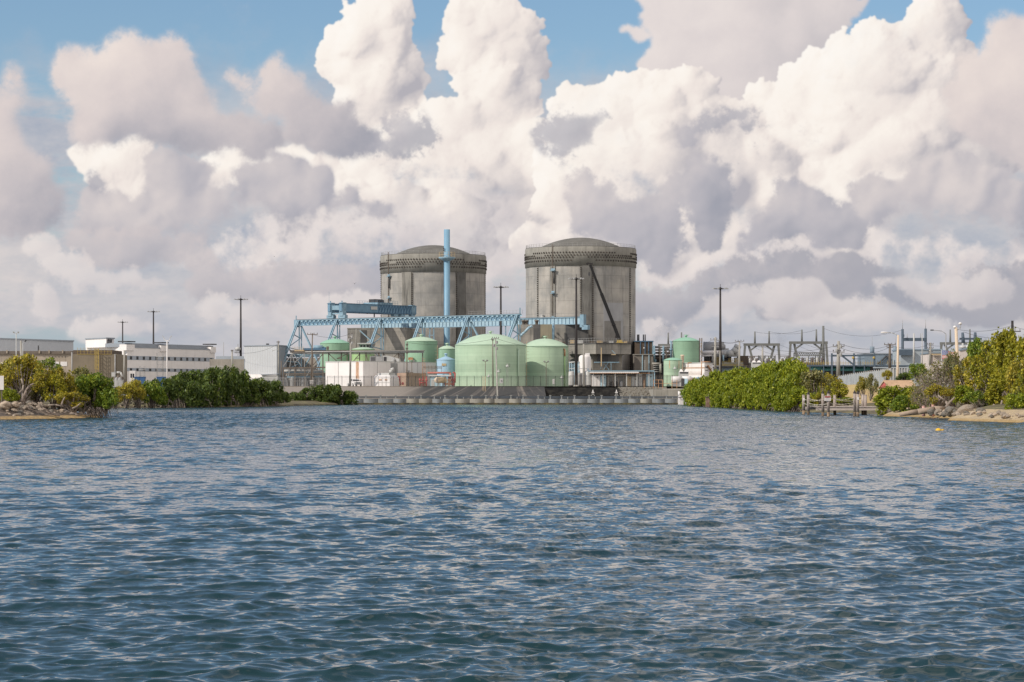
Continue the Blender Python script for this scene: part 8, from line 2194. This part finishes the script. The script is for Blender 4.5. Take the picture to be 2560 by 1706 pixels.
# bright hedge of the right shore
HG = 'bright green mangrove hedge of the right shore'
hedge = [(840, 1215, 705, 100), (890, 1175, 685, 110), (940, 1145, 662, 115), (1000, 1120, 640, 125), (1060, 1105, 618, 130), (1125, 1085, 598, 135), (1190, 1068, 578, 140), (1260, 1050, 560, 145), (1330, 1046, 542, 145), (1400, 1040, 528, 150), (1470, 1030, 516, 150), (1540, 1022, 504, 155), (1610, 1006, 494, 155), (1680, 985, 484, 160), (1750, 962, 475, 160), (1830, 940, 465, 165), (1910, 925, 456, 165), (1990, 925, 448, 160), (2070, 945, 440, 150), (2170, 975, 430, 140)]
for k, (x, yt, Y, hw) in enumerate(hedge):
    tree(7, x, yt, 1450 + (x - 840) * .04, hw, Y + 10, 'dense', 'bright' if k > 1 else 'green', 'bright green mangrove of the tall back row of the right shore hedge' if k > 1 else 'darker green mangrove at the far left end of the right shore hedge', group=HG)
for row, (n, d, yo, hw) in enumerate(((16, 5.5, 1190, 135), (17, 1.5, 1290, 125))):
    for k in range(n):
        f = (k + .3 * row) / n; x = 930 + f * 1190; Y = float(np.interp(x, [860, 1000, 1200, 1500, 1900, 2150], [690, 612, 562, 494, 427, 397])) + d
        tree(7, x, yo - f * (130 if row == 0 else 60) + 14 * math.sin(k * 2.3), 1462 + f * 48, hw, Y, 'dense', 'bright', 'bright green mangrove of the ' + ('middle row' if row == 0 else 'low waterside row') + ' of the right shore hedge', group=HG)
# behind the dock
DK = 'trees behind the dock'
for x, yt, yb, hw, Y, kd, lf, lab in ((40, 690, 1130, 130, 422, 'dense', 'bright', 'bright mangrove at the right end of the hedge behind the leftmost piling'),
        (240, 755, 1120, 180, 416, 'loose', 'sage', 'pale olive tree with thin twigs behind the red and white sign'),
        (390, 790, 1080, 120, 420, 'loose', 'olive', 'olive tree at the foot of the white transformer pole'),
        (460, 870, 1080, 110, 410, 'loose', 'yellow', 'yellow-green bush left of the dry grass bank'),
        (120, 940, 1160, 130, 405, 'dense', 'bright', 'low bright bush behind the two leftmost pilings'),
        (300, 960, 1140, 120, 404, 'loose', 'yellow', 'low yellow-green bush directly behind the sign pilings'),
        (715, 815, 1010, 60, 402, 'loose', 'olive', 'thin olive tree in front of the corrugated fence, left of the shelter'),
        (800, 785, 1010, 62, 400, 'loose', 'sage', 'thin pale tree touching the left side of the shelter roof'),
        (960, 750, 880, 55, 425, 'loose', 'olive', 'slim olive tree against the corrugated fence above the shelter'),
        (560, 1025, 1100, 90, 400, 'dense', 'bright', 'strip of low bright green growth behind the dock ropes')):
    tree(8, x, yt, yb, hw, Y, kd, lf, lab, group=DK)
tree(8, 1060, 903, 1205, 195, 330, 'dense', 'bright', 'big round bright green mangrove bush between the dock and the beached log')
tree(8, 1190, 1000, 1215, 150, 322, 'dense', 'green', 'lower darker lobe of mangrove right of the round bush, above the log')
tree(8, 1140, 775, 880, 62, 384, 'dense', 'dark', 'small dark green shrub right above the shelter roof', name='shrub')
tree(8, 1275, 680, 840, 78, 378, 'dense', 'green', 'small green tree top beside the pale grey building', name='tree')
# grey bare thicket and yellow trees of the beach
BE = 'trees along the right-hand beach'
for x, yt, yb, hw, Y, kd, lf, bk, lab in ((1400, 720, 1120, 190, 306, 'bare', 'sage', 'greybark', 'bare grey twiggy tree behind the marker posts'),
        (1560, 640, 1120, 210, 302, 'bare', 'sage', 'greybark', 'tallest bare grey twiggy tree left of the yellow-green trees'),
        (1330, 850, 1130, 140, 309, 'bare', 'olive', 'greybark', 'low bare shrub right of the round mangrove bush'),
        (1650, 560, 1080, 120, 309, 'loose', 'sage', 'greybark', 'pale sparse tree below the flag'),
        (1490, 900, 1110, 160, 300, 'loose', 'olive', 'greybark', 'low olive growth among the bare grey twigs'),
        (1880, 425, 760, 110, 300, 'dense', 'green', 'bark', 'greener tree crown right of the cream lamp pole'),
        (2050, 430, 930, 190, 296, 'loose', 'yellow', 'bark', 'tall yellow-green tree at the left of the beach group'),
        (2150, 372, 900, 150, 292, 'dense', 'yellow', 'bark', 'tallest yellow-green tree of the beach, its tip under the dark pole'),
        (2310, 440, 950, 160, 290, 'dense', 'yellow', 'bark', 'yellow-green tree at the right edge of the beach group'),
        (1830, 620, 1100, 170, 298, 'loose', 'olive', 'greybark', 'olive tree in the middle of the beach group, above the big boulder'),
        (2000, 700, 1130, 190, 290, 'loose', 'yellow', 'bark', 'yellow-green tree leaning over the big boulder'),
        (2160, 770, 1150, 180, 284, 'dense', 'yellow', 'bark', 'rounded yellow-green tree with a pale twisted trunk on the beach'),
        (2330, 640, 1120, 150, 280, 'loose', 'olive', 'bark', 'olive tree at the right edge behind the bright low bush'),
        (2310, 980, 1190, 130, 266, 'dense', 'bright', 'bark', 'bright green low bush at the right edge of the beach'),
        (1760, 920, 1120, 120, 294, 'dense', 'bright', 'bark', 'bright low bush just above the big boulder'),
        (1900, 960, 1130, 130, 288, 'loose', 'green', 'bark', 'green low bush right of the big boulder'),
        (2480, 560, 1150, 200, 276, 'loose', 'yellow', 'bark', 'yellow-green tree mostly beyond the right edge of the photo')):
    tree(8, x, yt, yb, hw, Y, kd, lf, lab, group=BE, name='tree', barkkey=bk)

# ------------------------------------------------------------------ boulders, driftwood and roots
def rock_mesh(seed):
    rg = random.Random(seed); bm = bmesh.new(); bmesh.ops.create_icosphere(bm, subdivisions=3, radius=1)
    import mathutils.noise as mn
    off = Vector((rg.random() * 50, rg.random() * 50, rg.random() * 50))
    pl = [(Vector((rg.uniform(-1, 1), rg.uniform(-1, 1), rg.uniform(-.4, 1))).normalized(), rg.uniform(.62, .9)) for _ in range(7)]
    for v in bm.verts:
        p = v.co.copy()
        for n, d in pl:
            h = p.dot(n)
            if h > d: p -= n * (h - d) * .85
        p *= 1 + .22 * mn.noise(p * 1.3 + off) + .10 * mn.noise(p * 3.6 + off)
        v.co = p
    me = bpy.data.meshes.new('boulder'); bm.to_mesh(me); bm.free()
    return me
dm('rock', (0.34, 0.275, 0.215), 0.95, 0.25, 1.6, c2=(0.24, 0.205, 0.17), speck=.5, bumpk=.9, local=True)
dm('rockgrey', (0.22, 0.195, 0.165), 0.95, 0.3, 1.8, c2=(0.13, 0.12, 0.105), speck=.5, bumpk=.9, local=True)
dm('rockpale', (0.47, 0.37, 0.28), 0.95, 0.2, 1.4, c2=(0.36, 0.30, 0.24), speck=.35, bumpk=.8, local=True)
ROCK = [rock_mesh(k) for k in range(7)]
for me in ROCK:
    me.materials.append(M['rock'])
    for p in me.polygons: p.use_smooth = False
_r = random.Random(99)
def boulder(p, sx, sy, sz, key, label, group):
    o = bpy.data.objects.new('boulder', ROCK[_r.randrange(7)]); col.objects.link(o)
    o.location = p; o.scale = (sx, sy, sz); o.rotation_euler = (_r.uniform(-.3, .3), _r.uniform(-.3, .3), _r.random() * 6.28)
    o.material_slots[0].link = 'OBJECT'; o.material_slots[0].material = M[key]
    return tag(o, label, 'boulder', group)
def rock_at(c, x, y, Y, rx, ry, key, label, group):
    k = CROPS[c][2] / F * Y
    return boulder(at(c, x, y, Y), rx * k, rx * k * .85, ry * k, key, label, group)
IB, BB = 'boulders on the islet shore', 'boulders on the right-hand beach'
rock_at(9, 95, 1130, 285, 130, 85, 'rockpale', 'biggest pale rounded boulder at the left edge of the islet', IB)
rock_at(9, 290, 1120, 287, 100, 60, 'rockpale', 'pale flat-topped boulder right of the biggest islet boulder', IB)
for k in range(120):
    x = _r.uniform(-40, 1700); y = 1060 + 285 * _r.random() ** .8 + max(0, x - 900) * .02
    Yk = 279 + x * .0135 + (1340 - y) * .035; s = _r.uniform(32, 85) * (1 if y > 1200 else 1.1)
    rock_at(9, x, y, Yk, s, s * _r.uniform(.45, .7), _r.choice(['rock', 'rock', 'rockgrey', 'rockpale']), 'weathered boulder in the rock pile along the islet shore', IB)
for x, y, rx, ry, key, lab in ((1765, 1162, 90, 62, 'rock', 'biggest rounded grey-tan boulder on the right-hand beach'), (1600, 1170, 66, 48, 'rockgrey', 'dark pitted boulder left of the biggest beach boulder'), (1490, 1175, 50, 36, 'rock', 'tan boulder right of the small dark beach boulder'), (1412, 1178, 40, 36, 'rockgrey', 'small dark round boulder at the end of the log'), (1915, 1172, 60, 36, 'rockgrey', 'low dark boulder right of the biggest beach boulder')):
    rock_at(8, x, y, 285 - (x - 1400) * .028, rx, ry, key, lab, BB)
for k in range(46):
    x = _r.uniform(1480, 2420); y = 1178 + (x - 1500) * .035 + _r.uniform(-18, 26)
    s = _r.uniform(12, 42); rock_at(8, x, y, 286 - (x - 1400) * .036 - (y - 1170) * .12, s, s * _r.uniform(.5, .75), _r.choice(['rock', 'rockgrey', 'rockpale', 'rockpale']), 'smaller stone scattered along the top of the right-hand beach', BB)
for k in range(40):
    x = _r.uniform(1110, 1760); rock_at(1, x, 1290 + _r.uniform(-34, 18), 524 + (x - 1110) * .02, _r.uniform(10, 24), _r.uniform(6, 11), _r.choice(['rock', 'rockgrey', 'rockpale']), 'stone of the low rocky bank below the far left mangroves', 'stones of the far left bank')
for k in range(26):
    x = _r.uniform(960, 1240); rock_at(2, x, 1400 + _r.uniform(-50, 28), 706, _r.uniform(12, 26), _r.uniform(9, 16), _r.choice(['rock', 'rockpale', 'rockpale']), 'pale stone of the heap between the far thicket and the seawall end', 'stones by the seawall end')
# driftwood tangle and prop roots
def branch(c, pts, Y, r, label, key='greybark', group='driftwood branches on the islet'):
    P = [at(c, x, y, Y + i * .15) for i, (x, y) in enumerate(pts)]
    s = MB()
    for i, (a, b_) in enumerate(zip(P, P[1:])): s.tube(a, b_, r * (1 - .6 * i / len(P)), r * (1 - .6 * (i + 1) / len(P)), 6)
    o = s.build('driftwood_branch', M[key], loc=P[0]); tag(o, label, 'branch', group)
for k, pts in enumerate((((420, 1060), (410, 900), (430, 760), (390, 640)), ((430, 1020), (480, 860), (540, 770), (620, 730)), ((420, 1050), (330, 1040), (300, 960), (400, 850)), ((700, 1075), (780, 1180), (900, 1230), (1000, 1310)), ((1000, 1310), (1130, 1300), (1250, 1230)), ((880, 1130), (1020, 1120), (1150, 1150)), ((1280, 1280), (1380, 1290), (1460, 1330)), ((1130, 1130), (1150, 1060), (1190, 980)), ((820, 1240), (960, 1290), (1100, 1330)), ((520, 1180), (640, 1240), (720, 1300)), ((1330, 1190), (1420, 1150), (1480, 1090)), ((1180, 1210), (1300, 1270), (1420, 1285)))):
    branch(9, pts, 287 + .6 * (k % 5), .16 if k < 3 else .11, 'bleached crooked branch in the driftwood tangle on the islet' if k >= 3 else ['grey forked main stem of the tallest islet tree', 'pale right fork of the tallest islet tree', 'low left fork of the tallest islet tree'][k])
rr = random.Random(4)
for k in range(26):
    x = 1560 + k * 15; y0 = rr.uniform(1160, 1230)
    branch(9, ((x - rr.uniform(10, 60), y0), (x + rr.uniform(-8, 14), y0 + 70), (x + rr.uniform(0, 36), 1355 + rr.uniform(-10, 14))), 297 + rr.uniform(-1, 2), .055, 'thin dark prop root dipping into the water at the islet tip', 'bark', 'prop roots at the islet tip')
for k, pts in enumerate((((1560, 1130), (1600, 1080), (1650, 1030)), ((2110, 1180), (2090, 1140), (2040, 1100)), ((2140, 1180), (2170, 1160), (2220, 1150)), ((2100, 1170), (2120, 1120), (2130, 1060)), ((1590, 1130), (1560, 1070), (1480, 1010)))):
    branch(8, pts, 282, .16, ['twisted pale trunk foot left of the biggest beach boulder', 'left fork of the twisted trunk on the open beach', 'right fork of the twisted trunk on the open beach', 'upright fork of the twisted trunk on the open beach', 'pale branch reaching left over the beach rocks'][k], group='pale trunks on the beach')

# two faint wisps of steam over the plant at the right
def wisp(pts, rad, label):
    P = [at(7, x, y, 1010) for x, y in pts]
    s = MB(); n = 12; vs = []
    for p, r in zip(P, rad):
        vs += [p + Vector((r * math.cos(2 * math.pi * k / n), r * math.sin(2 * math.pi * k / n), 0)) for k in range(n)]
    m_ = len(P)
    s.add(vs, [(i * n + k, i * n + (k + 1) % n, (i + 1) * n + (k + 1) % n, (i + 1) * n + k) for i in range(m_ - 1) for k in range(n)] + [tuple(reversed(range(n))), tuple(range((m_ - 1) * n, m_ * n))])
    m = bpy.data.materials.get('steam')
    if not m:
        m = bpy.data.materials.new('steam'); m.use_nodes = True; m.node_tree.nodes.clear(); q = NG(m.node_tree)
        pos = q.n('ShaderNodeNewGeometry').outputs['Position']
        d = q.rng(q.noise(q.v('MULTIPLY', pos, (1, 1, .45)), .16, 4, .6), .46, .72, 0, .13)
        v = q.n('ShaderNodeVolumePrincipled'); v.inputs['Color'].default_value = (.55, .6, .7, 1); q.put(v.inputs['Density'], d)
        o = q.n('ShaderNodeOutputMaterial'); m.node_tree.links.new(v.outputs[0], o.inputs['Volume'])
    o = s.build('smoke', m, loc=P[0]); o['kind'] = 'stuff'; o['label'] = label
wisp(((505, 745), (525, 680), (545, 610), (560, 560), (580, 515)), (2.2, 4.5, 5.5, 5.0, 2.5), 'faint grey wisp of steam left of the tall right-hand green tank')
wisp(((1830, 850), (1825, 770), (1838, 700), (1845, 640), (1842, 600)), (2.0, 4.2, 5.5, 5.0, 2.0), 'faint grey wisp of steam at the first switchyard gantry')
